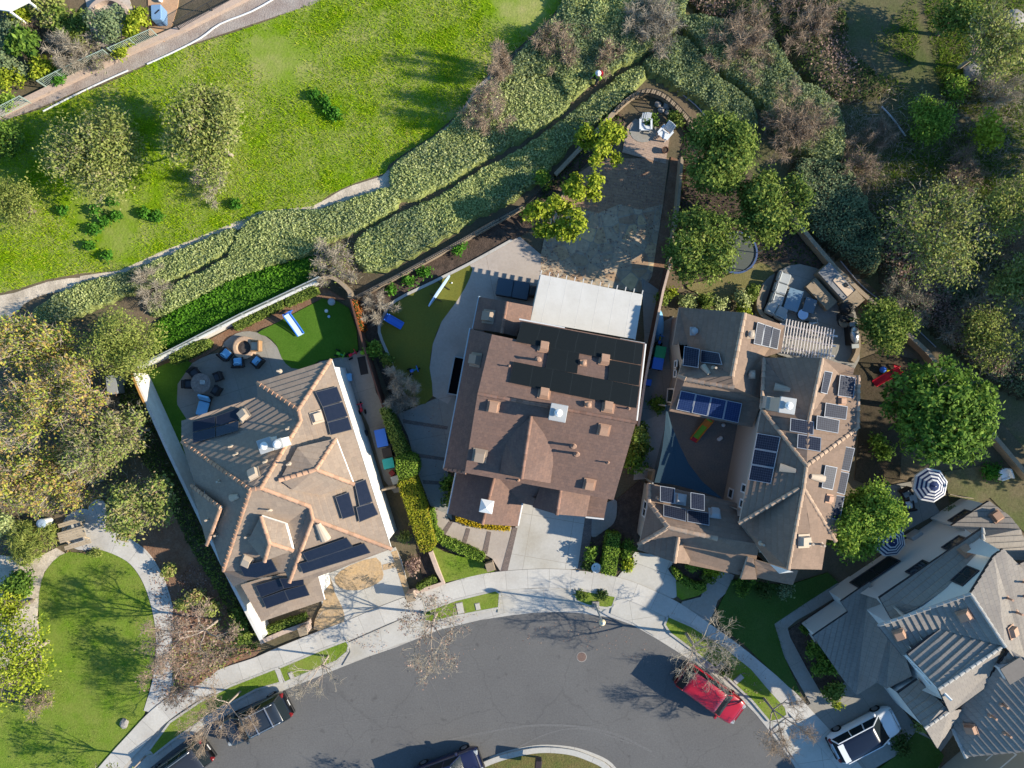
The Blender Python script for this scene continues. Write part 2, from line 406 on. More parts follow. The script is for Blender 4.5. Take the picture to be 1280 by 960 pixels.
ROAD = [(90,1060),(150,1000),(185,962),(215,938),(257,907),(300,886),(352,864),(395,847),(427,834),(460,821),(495,809),(550,787),(600,775),(640,769),(667,766),(695,765),(722,766),(765,772),(790,781),(820,798),(852,818),(890,842),(922,869),(945,893),(962,914),(985,945),(1010,985),(1050,1060)]
SWALK = [(96,1010),(140,958),(170,925),(198,896),(237,868),(281,847),(320,834),(348,822),(395,803),(440,786),(480,769),(520,754),(560,741),(600,730),(640,725),(690,723),(740,727),(780,736),(815,750),(845,765),(880,789),(920,818),(960,851),(985,873),(1006,896),(1040,933),(1075,975),(1110,1020)]
for k_, pts_ in enumerate([[(560,925),(610,915),(665,907),(720,908),(770,918),(815,940)], [(640,938),(690,915),(735,912),(790,930)], [(530,838),(545,865),(552,890)], [(330,925),(420,905),(520,892)]]): ribbon('road_seam', pts_, (.16,.10,.06,.05)[k_], .001, .0185+.0004*k_, mat('worn_asphalt', (.138, .135, .132), .9, fine=.25))
slab('street', ROAD + [(1050,1150),(90,1150)], .008, M_asph, smooth=0, z0=.001)
slab('gutter', ROAD[::-1] + SWALK, .03, M_gutter, z0=.001, ang=.3)
ribbon('sidewalk', SWALK, 1.32, .0, .15, M_conc)
def strip(name, pts, lab):
    o = slab(name, pts, .15, M_lawn, smooth=0)
    o['kind'] = 'structure'
    ribbon('kerb', pts + [pts[0]], .15, .0, .165, M_gutter, smooth=0)
    return o
STRIPS = [[(186,938),(212,903),(250,877),(287,858),(343,836),(351,853),(320,862),(290,878),(258,896),(215,926),(192,944)],
          [(348,835),(400,813),(432,801),(436,806),(434,815),(420,827),(390,839),(356,853)],
          [(529,765),(570,750),(619,738),(625,742),(623,760),(570,770),(540,778),(528,775)],
          [(718,736),(769,745),(766,758),(758,760),(735,757),(720,751)],
          [(835,770),(865,783),(905,808),(940,836),(962,862),(982,884),(984,894),(975,900),(962,902),(940,876),(910,848),(868,814),(838,792),(831,781)]]
for s_ in STRIPS: strip('parkway_lawn', s_, '')
# aprons where drives cross the parkway
for a in ([(436,803),(527,763),(529,777),(560,783),(495,806),(428,832),(438,815)], [(625,737),(718,734),(720,752),(735,762),(722,763),(667,763),(622,766)],
          [(769,743),(833,767),(829,786),(818,795),(790,778),(763,767)], [(984,897),(1003,898),(1040,940),(1075,985),(1020,985),(990,945),(966,912)]):
    slab('driveway_apron', a, .09, M_drive, ang=.15)
slab('driveway', [(398,722),(466,694),(494,684),(502,700),(514,748),(478,765),(436,783),(405,775)], .11, M_drive, ang=.35)
slab('driveway', [(652,629),(736,640),(731,660),(722,711),(690,714),(630,716),(640,676)], .11, M_drive, ang=-.17)
slab('driveway', [(794,690),(841,700),(835,711),(843,722),(848,731),(846,742),(842,748),(815,742),(772,727),(773,720),(781,711),(792,701)], .11, M_drive, ang=-.35, smooth=2)
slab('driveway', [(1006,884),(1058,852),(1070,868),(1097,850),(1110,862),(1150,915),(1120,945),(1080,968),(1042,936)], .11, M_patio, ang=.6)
# walkways
slab('front_walk', [(900,713),(918,719),(912,737),(897,751),(893,764),(880,790),(846,764),(853,752),(876,746),(886,725)], .12, M_patio, ang=-.5)
ribbon('front_walk', [(1050,733),(1012,756),(976,782),(990,820),(1010,856),(1024,880)], 1.0, 0, .12, M_patio, smooth=2)
slab('front_walk', [(740,644),(768,624),(771,640),(767,654),(756,663),(740,671)], .12, M_patio, smooth=3, ang=0)
slab('paver_strip', [(732,642),(740,644),(739,671),(731,713),(722,712)], .13, M_brick, ang=-.17)
slab('side_driveway', [(540,635),(556,641),(562,652),(640,659),(633,690),(626,715),(615,698),(554,667),(541,652)], .11, M_drivetan, ang=0)
for a in ([(641,659),(647,660),(634,716),(626,714)], [(561,652),(566,653),(557,668),(552,665)], [(583,660),(588,661),(582,682),(577,680)], [(609,664),(614,665),(609,693),(603,690)], [(541,640),(547,644),(546,650),(540,648)]):
    slab('paver_strip', a, .125, M_brick, ang=-.2)
slab('side_yard', [(497,518),(545,498),(572,470),(560,590),(565,650),(552,640),(538,632),(522,590),(510,545)], .10, M_patio, ang=.18)
for a in ([(503,524),(560,533),(559,537),(504,529)], [(517,566),(556,572),(555,576),(518,571)], [(528,600),(556,602),(556,606),(529,605)]):
    slab('paver_strip', a, .115, M_brick, ang=-.2)
slab('backyard_patio', [(585,331),(602,321),(640,300),(650,296),(676,318),(676,350),(663,405),(610,400),(592,411),(580,470),(560,505),(541,495),(537,460),(541,430),(552,402),(572,375),(586,348)], .10, M_drivetan, ang=.2)
for a in ([(602,320),(674,334),(674,338),(602,325)], [(620,308),(626,307),(604,420),(597,420)], [(560,398),(598,404),(598,409),(558,403)], [(549,440),(585,446),(584,450),(548,444)]):
    slab('paver_strip', a, .115, M_brick, ang=-.2)
slab('putting_green', [(587,331),(587,348),(572,375),(552,402),(541,430),(537,460),(541,495),(520,507),(500,485),(488,450),(476,415),(480,397),(495,378),(540,355)], .12, M_putt, smooth=2)
ribbon('edging_kerb', [(512,500),(500,485),(488,450),(474,415),(479,396),(494,376),(540,353),(586,330),(640,300)], .2, 0, .16, M_gutter, smooth=3)
slab('planting_bed', [(440,374),(520,332),(650,262),(672,282),(650,295),(600,320),(540,350),(490,374),(473,395),(472,420),(490,470),(505,505),(497,520),(470,450)], .05, M_mulch)
# flagstone yard
def flagmat():
    m = bpy.data.materials.new('flagstone'); m.use_nodes = True; nt = m.node_tree; N = nt.nodes; L = nt.links; b = N['Principled BSDF']; b.inputs['Roughness'].default_value = .85
    geo = N.new('ShaderNodeNewGeometry')
    v = N.new('ShaderNodeTexVoronoi'); v.inputs['Scale'].default_value = 1.1; L.new(geo.outputs['Position'], v.inputs['Vector'])
    e = N.new('ShaderNodeTexVoronoi'); e.feature = 'DISTANCE_TO_EDGE'; e.inputs['Scale'].default_value = 1.1; L.new(geo.outputs['Position'], e.inputs['Vector'])
    rp = N.new('ShaderNodeValToRGB'); el = rp.color_ramp.elements
    el[0].color = (.33, .25, .16, 1); el[1].color = (.58, .42, .23, 1); x = el.new(.5); x.color = (.44, .34, .23, 1); x = el.new(.75); x.color = (.32, .21, .13, 1)
    sp = N.new('ShaderNodeSeparateColor'); L.new(v.outputs['Color'], sp.inputs[0]); L.new(sp.outputs[0], rp.inputs[0])
    mx = N.new('ShaderNodeMix'); mx.data_type = 'RGBA'; r = N.new('ShaderNodeMapRange'); r.inputs['From Min'].default_value = .02; r.inputs['From Max'].default_value = .05
    L.new(e.outputs[0], r.inputs['Value']); L.new(r.outputs[0], mx.inputs['Factor']); mx.inputs[6].default_value = (.30, .26, .20, 1); L.new(rp.outputs[0], mx.inputs[7])
    n = N.new('ShaderNodeTexNoise'); n.inputs['Scale'].default_value = 4; n.inputs['Detail'].default_value = 6; L.new(geo.outputs['Position'], n.inputs['Vector'])
    r2 = N.new('ShaderNodeMapRange'); r2.inputs['To Min'].default_value = .6; r2.inputs['To Max'].default_value = 1.4; L.new(n.outputs['Fac'], r2.inputs['Value'])
    h = N.new('ShaderNodeVectorMath'); h.operation = 'SCALE'; L.new(mx.outputs[2], h.inputs[0]); L.new(r2.outputs[0], h.inputs['Scale']); L.new(h.outputs[0], b.inputs['Base Color'])
    return m
slab('flagstone_patio', [(676,345),(676,318),(684,280),(712,225),(752,198),(836,198),(828,260),(815,345),(804,366)], .10, flagmat())
slab('paver_patio', [(752,198),(836,198),(829,255),(800,262),(775,255),(748,266),(700,256),(714,222)], .112, uvmat('brown_pavers', 'brick', (.36, .225, .14), (.30, .19, .125), (.2, .13, .09), .4, .2, .9, .01, .22), ang=-.17)
slab('paver_terrace', [(784,158),(794,148),(838,166),(832,205),(778,190)], .13, M_pink, ang=-.3)
slab('round_hearth_pad', [(804+17*math.cos(t*.4), 163+15*math.sin(t*.4)) for t in range(16)], .15, M_patio, ang=0)
slab('planting_bed', [(839,196),(850,200),(836,300),(824,366),(806,348),(815,345),(828,262)], .05, M_redmulch)
slab('side_path', [(802,347),(823,362),(812,440),(800,520),(790,523),(806,430)], .10, M_patio, ang=-.17)
# left house yard
slab('backyard_lawn', [(322,416),(345,404),(398,376),(405,374),(436,385),(448,440),(420,447),(398,451),(385,460),(364,460),(352,447),(346,432),(335,421)], .11, M_turf, smooth=2)
slab('side_lawn', [(176,470),(206,455),(228,448),(240,454),(222,480),(221,505),(235,527),(245,610),(228,590),(200,525)], .11, M_turf)
slab('planting_bed', [(205,455),(300,404),(398,354),(432,375),(400,374),(345,404),(310,416),(280,430),(240,455)], .06, M_redmulch)
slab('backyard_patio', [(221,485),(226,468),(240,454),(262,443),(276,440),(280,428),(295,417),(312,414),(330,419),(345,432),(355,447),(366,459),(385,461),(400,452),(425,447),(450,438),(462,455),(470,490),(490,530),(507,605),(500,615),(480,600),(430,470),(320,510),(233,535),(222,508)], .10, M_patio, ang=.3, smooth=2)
slab('planting_bed', [(505,505),(512,520),(540,640),(620,712),(545,735),(530,735),(515,640),(500,560)], .05, M_mulch)
slab('front_lawn', [(540,682),(556,690),(610,705),(618,714),(552,729),(545,715)], .14, M_lawn, smooth=1)
slab('front_lawn', [(845,726),(870,735),(884,738),(872,745),(852,750),(846,745)], .14, M_lawn, smooth=1)
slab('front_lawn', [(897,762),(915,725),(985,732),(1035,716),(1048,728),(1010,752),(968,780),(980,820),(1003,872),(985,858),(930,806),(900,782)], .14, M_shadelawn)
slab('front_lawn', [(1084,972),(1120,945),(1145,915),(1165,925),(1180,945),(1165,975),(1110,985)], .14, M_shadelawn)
slab('front_walk', [(1143,905),(1165,925),(1185,910),(1192,918),(1172,945),(1178,985),(1150,985),(1150,940)], .13, M_patio, ang=.4)
slab('planting_bed', [(982,790),(1050,745),(1065,765),(1016,800),(1058,862),(1050,880),(1030,872),(1005,835)], .06, M_mulch)
slab('back_lawn', [(858,356),(905,346),(950,328),(968,342),(948,372),(905,374),(872,366)], .10, M_drylawn, smooth=2)
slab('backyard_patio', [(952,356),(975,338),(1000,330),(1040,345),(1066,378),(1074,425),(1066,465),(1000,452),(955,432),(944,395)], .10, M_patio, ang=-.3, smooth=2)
slab('courtyard_patio', [(838,505),(940,528),(925,645),(815,612),(806,592)], .10, mat('courtyard_stone', (.19, .18, .165), .85, scale=.9, col2=(.26, .22, .18), mix=.35, fine=.25))
slab('side_path', [(806,415),(842,395),(840,500),(836,520),(800,528)], .10, M_patio, ang=.1)
slab('side_path', [(800,528),(836,514),(815,598),(792,600)], .10, M_drivetan, ang=.1)
slab('planting_bed', [(770,625),(800,600),(812,620),(795,690),(775,725),(729,713),(739,672),(762,662),(772,645)], .05, M_mulch)
slab('planting_bed', [(839,702),(925,716),(885,737),(870,735),(846,724)], .05, M_mulch)
slab('courtyard_patio', [(1095,610),(1150,600),(1175,640),(1130,665),(1095,650)], .08, M_patio, ang=.2)
slab('backyard_lawn', [(1180,590),(1240,580),(1310,600),(1310,690),(1275,660),(1238,622),(1190,640)], .05, M_canyon)  # dark canyon colour stands in for the shade on this lawn
slab('planting_bed', [(1060,455),(1100,440),(1150,450),(1130,520),(1125,600),(1095,610),(1068,600),(1074,540)], .03, mat('shade_darkened_soil', (.075,.055,.038), .98, scale=1, col2=(.05,.045,.028), mix=.5, fine=.4, bump=.6, bscale=8))  # dark soil, its colour lowered further to carry the yard's shade
# park in the lower left
LAWN = [(85,690),(108,692),(130,682),(160,702),(182,735),(193,780),(192,830),(182,880),(176,905),(150,938),(120,968),(90,1010),(-60,1010),(-60,880),(15,880),(45,850),(50,800),(48,760),(52,725),(66,702)]
slab('park_lawn', LAWN, .05, M_lawn, smooth=2)
slab('picnic_pad', [(104+27*math.cos(t*.3), 662+26*math.sin(t*.3)) for t in range(21)], .08, M_conc, ang=.4)
slab('picnic_pad', [(110,640),(114,628),(125,624),(132,632),(131,655),(120,650)], .085, M_conc, smooth=2, ang=.4)
ribbon('park_path', [(118,672),(145,680),(172,696),(192,726),(205,770),(208,810),(204,850),(192,892)], 1.45, 0, .10, M_conc)
slab('planting_bed', [(150,640),(190,600),(240,680),(300,770),(326,812),(318,822),(275,840),(212,880),(218,820),(214,765),(195,715),(165,685)], .04, M_redmulch)
slab('dirt_patch', [(-60,690),(0,694),(40,700),(70,685),(82,692),(55,715),(46,770),(50,800),(20,830),(-60,850)], .06, M_sand, smooth=1)
slab('courtyard_patio', [(100,-40),(150,-40),(168,20),(165,55),(125,65),(112,30)], .06, mat('pale_paving', (.50, .44, .38), .9, scale=1, col2=(.36, .31, .27), mix=.4, fine=.25))
slab('courtyard_patio', [(184,-40),(228,-40),(222,8),(212,40),(205,52),(186,50)], .07, mat('orange_paving', (.48, .27, .15), .9, scale=1, col2=(.42, .30, .20), mix=.4, fine=.2))
# road island at the bottom edge
ISL = [(560,1000),(585,968),(612,955),(640,946),(675,940),(710,942),(735,949),(757,961),(775,985),(785,1020),(770,1080),(570,1080)]
slab('island_bed', ISL, .14, mat('island_mulch', (.16, .12, .05), .95, scale=1.5, col2=(.09, .11, .03), mix=.5, fine=.4, bump=.8, bscale=10), smooth=1)
ribbon('kerb', [(585,966),(612,953),(640,944),(675,938),(710,940),(736,948),(758,960),(777,985)], .38, 0, .17, M_gutter, off=0)
ribbon('kerb', [(612,948),(640,939),(675,933),(712,935),(740,943),(764,956),(785,985)], .22, 0, .03, M_gutter, off=0)
# ================================================================ houses
def clip(poly, v0, sgn):
    """clip convex polygon [(u,v,z)] keeping sgn*(v-v0)>=0"""
    out = []; n = len(poly)
    for i in range(n):
        a, b = poly[i], poly[(i+1) % n]; da, db = sgn*(a[1]-v0), sgn*(b[1]-v0)
        if da >= 0: out.append(a)
        if (da > 0 and db < 0) or (da < 0 and db > 0):
            t = da / (da - db); out.append(tuple(a[k] + t*(b[k]-a[k]) for k in range(3)))
    return out
class Roof:
    def __init__(s): s.mb = MB(); s.mb.uv = []; s.tri = []; s.edges = {}
    def face(s, pts, pitch, t, skip_fascia=False):
        """pts: world Vectors; tiles laid in stepped courses up the slope"""
        c = sum(pts, Vector()) / len(pts)
        A = np.array([[p.x-c.x, p.y-c.y, 1] for p in pts]); z = np.array([p.z for p in pts])
        g, *_ = np.linalg.lstsq(A, z, rcond=None)
        gx, gy = g[0], g[1]; gl = math.hypot(gx, gy)
        if gl < .02: gx, gy, gl = 1, 0, 1; 
        up = Vector((gx/gl, gy/gl)); al = Vector((up.y, -up.x)); sl = math.sqrt(1 + min(gl, 2)**2)
        loc = [((p.xy - c.xy).dot(al), (p.xy - c.xy).dot(up), p.z) for p in pts]
        tris = geometry.tessellate_polygon([[Vector((a, b, 0)) for a, b, _ in loc]])
        vmin = min(p[1] for p in loc); vmax = max(p[1] for p in loc); step = pitch / sl
        W = lambda u, v, z: (c.x + al.x*u + up.x*v, c.y + al.y*u + up.y*v, z)
        mb = s.mb
        for tr in tris:
            T = [loc[i] for i in tr]
            ar = (T[1][0]-T[0][0])*(T[2][1]-T[0][1]) - (T[2][0]-T[0][0])*(T[1][1]-T[0][1])
            if ar > 0: pass
            else: T = T[::-1]
            s.tri.append([Vector(W(*q)) for q in T])
            k0 = int((min(q[1] for q in T) - vmin) / step); k1 = int((max(q[1] for q in T) - vmin) / step) + 1
            for k in range(k0, k1 + 1):
                a, b = vmin + k*step, vmin + (k+1)*step
                q = clip(clip(T, a, 1), b, -1)
                if len(q) < 3: continue
                f = lambda p: p[2] + t * (1 - (p[1]-a)/step)
                o = len(mb.v); mb.v += [W(p[0], p[1], f(p)) for p in q]
                mb.f.append(tuple(range(o, o+len(q)))); mb.uv.append([(p[0], (p[1]-vmin)*sl) for p in q]); mb.m.append(0)
                low = [p for p in q if abs(p[1]-a) < 1e-5]
                if len(low) >= 2:
                    low.sort(key=lambda p: p[0]); p, r = low[0], low[-1]
                    if r[0]-p[0] > .005:
                        o = len(mb.v); mb.v += [W(p[0],p[1],p[2]), W(r[0],r[1],r[2]), W(r[0],r[1],r[2]+t), W(p[0],p[1],p[2]+t)]
                        mb.f.append((o,o+1,o+2,o+3)); v_ = (a-vmin)*sl
                        mb.uv.append([(p[0],v_),(r[0],v_),(r[0],v_),(p[0],v_)]); mb.m.append(0)
        n = len(pts)
        for i in range(n):
            a, b = pts[i], pts[(i+1) % n]
            key = tuple(sorted([(round(a.x,2),round(a.y,2),round(a.z,2)), (round(b.x,2),round(b.y,2),round(b.z,2))]))
            s.edges[key] = None if key in s.edges else (a, b)
    def bvh(s):
        vs, fs = [], []
        for t in s.tri: o = len(vs); vs += t; fs.append((o,o+1,o+2))
        return BVHTree.FromPolygons(vs, fs)
    def z(s, x, y):
        if not hasattr(s, '_b'): s._b = s.bvh()
        h = s._b.ray_cast(Vector((x, y, 60)), Vector((0, 0, -1)))
        return None if h[0] is None else h[0].z

def inset(poly, d):
    n = len(poly); A = sum(poly[i].x*poly[(i+1)%n].y - poly[(i+1)%n].x*poly[i].y for i in range(n)); sg = 1 if A > 0 else -1
    out = []
    for i in range(n):
        p0, p1, p2 = poly[i-1], poly[i], poly[(i+1) % n]
        e1 = (p1-p0).normalized(); e2 = (p2-p1).normalized(); n1 = Vector((-e1.y, e1.x))*sg; n2 = Vector((-e2.y, e2.x))*sg
        b = n1 + n2; l = b.length
        if l < .2: out.append(p1 + n1*d); continue
        b /= l; out.append(p1 + b * min(d / max(.35, b.dot(n1)), d*2.5))
    return out

class House:
    def __init__(s, name, label, cx, cy, tile, tilepitch, t, capm, wallm, fasciam):
        c = P(cx, cy, 0)
        s.root = thing(name, label, 'house', (c.x, c.y, 0)); s.V = {}; s.tile = tile; s.pitch = tilepitch; s.t = t
        s.capm, s.wallm, s.fm = capm, wallm, fasciam; s.roofs = []; s.all = Roof()
    def pts(s, **kw):
        for k, (x, y, h) in kw.items(): s.V[k] = P(x, y, h)
    def roof(s, faces, caps=(), pitch=None, t=None, m=None, fascia=.2, thick=None, cr=.11):
        r = Roof()
        for f in faces:
            pv = [s.V[k] for k in f.split()]
            r.face(pv, pitch or s.pitch, s.t if t is None else t); s.all.face(pv, 5, 0)
        o = r.mb.build('roof', m or s.tile, s.root, local=False)
        fb = MB()
        for e in r.edges.values():
            if e is None: continue
            a, b = e; d = Vector((0, 0, -fascia)); u = Vector((0, 0, -.012)); nn = (b-a).cross(Vector((0,0,1)))
            if nn.length < 1e-4: continue
            nn = nn.normalized() * .012
            fb.add([a+d+nn, b+d+nn, b+u+nn, a+u+nn], [(0,1,2,3)])
        for tr in r.tri: fb.add([v - Vector((0,0,fascia*.6)) for v in tr], [(0,2,1)])
        fb.build('fascia', s.fm, o, local=False)
        for cp in caps:
            a, b = [s.V[k] for k in cp.split()]; cb = MB(); s.cap(cb, a, b, cr); cb.build('ridge_tiles', s.capm, o, local=False)
        s.roofs.append(r); return o
    def cap(s, mb, a, b, r=.11):
        L = (b-a).length; n = max(1, round(L/.38)); d = (b-a)/L
        side = d.cross(Vector((0,0,1))).normalized(); up = side.cross(d).normalized()
        for k in range(n):
            p = a + d*(L*k/n); q = a + d*(L*(k+1)/n + .03)
            jit = random.uniform(-.008, .008); vs = []
            for c, rr, hz in ((p, r*.82, .02), (q, r*1.12, .055)):
                for i in range(6):
                    t = math.pi*i/5; vs.append(c + side*(math.cos(t)*rr*1.15) + up*(math.sin(t)*rr*.8 + hz - .015 + jit))
            mb.add(vs, [(i, i+1, 7+i, 6+i) for i in range(5)] + [tuple(range(5,-1,-1)), tuple(range(6,12))])
    def walls(s, outline, over=.4, z0=0.0, name='wall', m=None, drop=.1, top=None):
        """outline in px at eave height (x,y,h); wall rises to the underside of the roof"""
        pl = [P(*p).xy for p in outline]; pl = inset(pl, over); mb = MB(); n = len(pl)
        for i in range(n):
            a, b = pl[i], pl[(i+1) % n]; L = (b-a).length; k = max(1, int(L/.35)); prev = None
            for j in range(k+1):
                p = a.lerp(b, j/k); z = s.all.z(p.x, p.y) if top is None else top
                z = (outline[i][2] if z is None else z) - drop
                if prev: mb.add([(prev[0].x, prev[0].y, z0), (p.x, p.y, z0), (p.x, p.y, z), (prev[0].x, prev[0].y, prev[1])], [(0,1,2,3)])
                prev = (p, z)
        return mb.build(name, m or s.wallm, s.root, local=False)
    def onroof(s, px, py, h0=5.0):
        """point on this house's roof seen at photo pixel (px,py)"""
        d = (P(px, py, 0) - Vector((0, 0, CAMH))).normalized()
        if not hasattr(s.all, '_b'): s.all._b = s.all.bvh()
        h = s.all._b.ray_cast(Vector((0, 0, CAMH)), d)
        if h[0] is None: return P(px, py, h0), Vector((0, 0, 1))
        n = h[1] if h[1].z > 0 else -h[1]
        return h[0], n
    def frame(s, px, py, ang=0):
        p, n = s.onroof(px, py); dn = Vector((n.x, n.y, 0))
        if dn.length < .05: dn = Vector((math.cos(ang), math.sin(ang), 0))
        y = -(Vector((0,0,1)) - n*n.z); y = y.normalized() if y.length > .05 else Vector((0,1,0)); x = y.cross(n)
        return p, x, y, n       # y points down the slope
    def vent(s, px, py, kind='box', m=None, sc=1.0):
        p, x, y, n = s.frame(px, py); mb = MB(); m = m or M_vent
        if kind == 'box':       # eyebrow/dormer vent: flashing plate + wedge hood
            w, l, hh = .26*sc, .30*sc, .26*sc; q = p + n*s.t
            F = [q+x*w*1.35-y*l+n*.02, q-x*w*1.35-y*l+n*.02, q-x*w*1.35+y*l*1.25+n*.02, q+x*w*1.35+y*l*1.25+n*.02]
            mb.add(F + [f + n*.035 for f in F], [(0,1,2,3),(4,5,6,7),(0,1,5,4),(1,2,6,5),(2,3,7,6),(3,0,4,7)])
            a = [q-x*w-y*l, q+x*w-y*l, q+x*w+y*l, q-x*w+y*l]; b = [a[0]+n*.05, a[1]+n*.05, q+x*w*.85+y*l+n*hh, q-x*w*.85+y*l+n*hh]
            b[0] = q - x*w*.8 - y*l*.5 + n*hh; b[1] = q + x*w*.8 - y*l*.5 + n*hh
            mb.add(a + b, [(0,3,2,1),(4,5,6,7),(0,1,5,4),(1,2,6,5),(2,3,7,6),(3,0,4,7)]); nm = 'roof_vent'
        elif kind == 'dome':
            q = p + n*s.t
            mb.bbox((q.x, q.y, q.z+.03), (.55*sc, .55*sc, .05), .02); mb.lathe((q.x, q.y, q.z+.05), [(.12*sc,0),(.12*sc,.16),(.22*sc,.17),(.2*sc,.24),(.08*sc,.30)], 14); nm = 'roof_vent'
        elif kind == 'hood':    # half-barrel hood vent
            q = p + n*s.t; vs = []; r = .24*sc
            for yy, k in ((-.5*sc, .55), (.35*sc, 1)):
                for i in range(7):
                    t = math.pi*i/6; vs.append(q + y*yy + x*math.cos(t)*r*k + n*math.sin(t)*r*.8*k)
            mb.add(vs, [(i,i+1,8+i,7+i) for i in range(6)] + [tuple(range(6,-1,-1)), tuple(range(7,14))]); nm = 'roof_vent'
        else:                   # vent pipe with flashing
            mb.lathe((p.x, p.y, p.z-.05), [(.16*sc,0),(.16*sc,.07),(.07*sc,.12),(.055*sc,.55*sc),(.075*sc,.56*sc),(.075*sc,.62*sc)], 10); nm = 'vent_pipe'
        return mb.build(nm, m, s.root, local=False)
    def panel(s, q, mats=None, off=.15, rows=10, cols=6, name='solar_panel'):
        """q: 4 photo px corners in order; lies on the roof"""
        c = [s.onroof(*p) for p in q]; n = sum((k[1] for k in c), Vector()).normalized()
        ctr = sum((k[0] for k in c), Vector())/4
        pts = []
        for p in q:                 # intersect view rays with one common plane
            d = (P(p[0], p[1], 0) - Vector((0,0,CAMH))); o = Vector((0,0,CAMH)); t = (ctr + n*(off+s.t) - o).dot(n)/d.dot(n); pts.append(o + d*t)
        a = pts; e = (pts[1]-pts[0]).cross(pts[3]-pts[0])
        if e.dot(n) < 0: pts = [pts[0], pts[3], pts[2], pts[1]]
        lu = (pts[1]-pts[0]).length; lv = (pts[3]-pts[0]).length; f = .035
        mb = MB(); mb.uv = []
        bl = lambda u, v, z: (pts[0]*(1-u)*(1-v) + pts[1]*u*(1-v) + pts[2]*u*v + pts[3]*(1-u)*v) + n*z
        fu, fv = f/lu, f/lv
        I = [bl(fu,fv,.0), bl(1-fu,fv,.0), bl(1-fu,1-fv,.0), bl(fu,1-fv,.0)]; O = [bl(0,0,.004), bl(1,0,.004), bl(1,1,.004), bl(0,1,.004)]
        D = [v - n*.045 for v in O]
        mb.v = I + O + D; mb.f = [(0,1,2,3)]; mb.m = [0]; 
        big = lu > lv
        mb.uv = [[(0,0),(rows if big else cols,0),(rows if big else cols,cols if big else rows),(0,cols if big else rows)]]
        for i in range(4):
            j = (i+1) % 4
            mb.f += [(4+i,4+j,j,i), (8+i,8+j,4+j,4+i)]; mb.m += [1,1]; mb.uv += [[(0,0)]*4]*2
        mb.f.append((11,10,9,8)); mb.m.append(1); mb.uv.append([(0,0)]*4)
        return mb.build(name, mats or [M_cell, M_alu], s.root, local=False)
    def grid_panels(s, q, nu, nv, gap=.012, **kw):
        A = [np.array(p, float) for p in q]
        bl = lambda u, v: A[0]*(1-u)*(1-v)+A[1]*u*(1-v)+A[2]*u*v+A[3]*(1-u)*v
        for i in range(nu):
            for j in range(nv):
                g = gap; s.panel([bl(i/nu+g/nu, j/nv+g/nv), bl((i+1)/nu-g/nu, j/nv+g/nv), bl((i+1)/nu-g/nu, (j+1)/nv-g/nv), bl(i/nu+g/nu, (j+1)/nv-g/nv)], **kw)
    def mat_sheet(s, q, m, name='pool_heating_mat', off=.12):
        pts = []
        for p in q:
            h, n = s.onroof(*p); pts.append(h + Vector((0,0,off+s.t)))
        n = (pts[1]-pts[0]).cross(pts[3]-pts[0]).normalized()
        if n.z < 0: pts = pts[::-1]
        lo = [p - Vector((0,0,.05)) for p in pts]; mb = MB(); mb.uv = []
        lu = (pts[1]-pts[0]).length; lv = (pts[3]-pts[0]).length
        mb.v = pts + lo; mb.f = [(0,1,2,3)] + [(4+i, 4+(i+1)%4, (i+1)%4, i) for i in range(4)]; mb.m = [0]*5
        mb.uv = [[(0,0),(lu,0),(lu,lv),(0,lv)]] + [[(0,0)]*4]*4
        return mb.build(name, m, s.root, local=False)
    def window(s, a, b, t, z, w, h, framem=None, mull=1, proud=.03, wallz=None):
        """a,b: px ends (x,y) of a wall line at height wallz; window centred at fraction t, height z"""
        A = P(*a).xy; B = P(*b).xy; d = (B-A).normalized(); n = Vector((-d.y, d.x)); c = A.lerp(B, t)
        if n.dot(-c) < 0: n = -n
        d3 = d.to_3d(); n3 = n.to_3d(); o = Vector((c.x, c.y, z)) + n3*proud; up = Vector((0,0,1))
        fr = MB()
        def bar(cu, cz, lu, lz, th=.06):
            p = o + d3*cu + up*cz; vs = []
            for k in (0, th):
                vs += [p-d3*lu/2-up*lz/2+n3*k, p+d3*lu/2-up*lz/2+n3*k, p+d3*lu/2+up*lz/2+n3*k, p-d3*lu/2+up*lz/2+n3*k]
            fr.add(vs, [(0,3,2,1),(4,5,6,7),(0,1,5,4),(1,2,6,5),(2,3,7,6),(3,0,4,7)])
        f = .09
        bar(0, h/2, w+f, f); bar(0, -h/2, w+f, f); bar(-w/2, 0, f, h-f); bar(w/2, 0, f, h-f)
        for k in range(mull): bar(-w/2 + w*(k+1)/(mull+1), 0, .05, h-f, .05)
        wo = fr.build('window', framem or M_white, s.root, local=False)
        gb = MB(); q = [o-d3*w/2-up*h/2+n3*.02, o+d3*w/2-up*h/2+n3*.02, o+d3*w/2+up*h/2+n3*.02, o-d3*w/2+up*h/2+n3*.02]
        gb.add(q, [(0,1,2,3)]).build('pane', M_glass, wo, local=False)
        return wo

M_vent = mat('terracotta_vent', (.40, .24, .155), .7, scale=4, col2=(.35, .20, .13), mix=.4, fine=.1)
M_ventpale = mat('cream_vent', (.44, .35, .26), .7, fine=.1)
M_white = mat('white_trim', (.74, .73, .70), .6, fine=.05)
M_glass = mat('window_glass', (.02, .03, .035), .08, spec=.7)
M_alu = mat('panel_frame', (.30, .32, .35), .5)
M_darkframe = mat('dark_panel_frame', (.04, .042, .05), .4)
M_cell = uvmat('solar_cells', 'grid', (.015, .019, .034), (.019, .024, .041), (.075, .088, .115), 1, 1, .45, .045, 0, spec=.1)
M_bluecell = uvmat('blue_solar_cells', 'grid', (.010, .022, .075), (.013, .027, .088), (.045, .07, .15), 1, 1, .3, .045, 0, spec=.2)
M_black = uvmat('black_solar_cells', 'grid', (.010, .013, .024), (.013, .016, .028), (.018, .022, .034), 1, 1, .15, .02, 0, spec=.5)
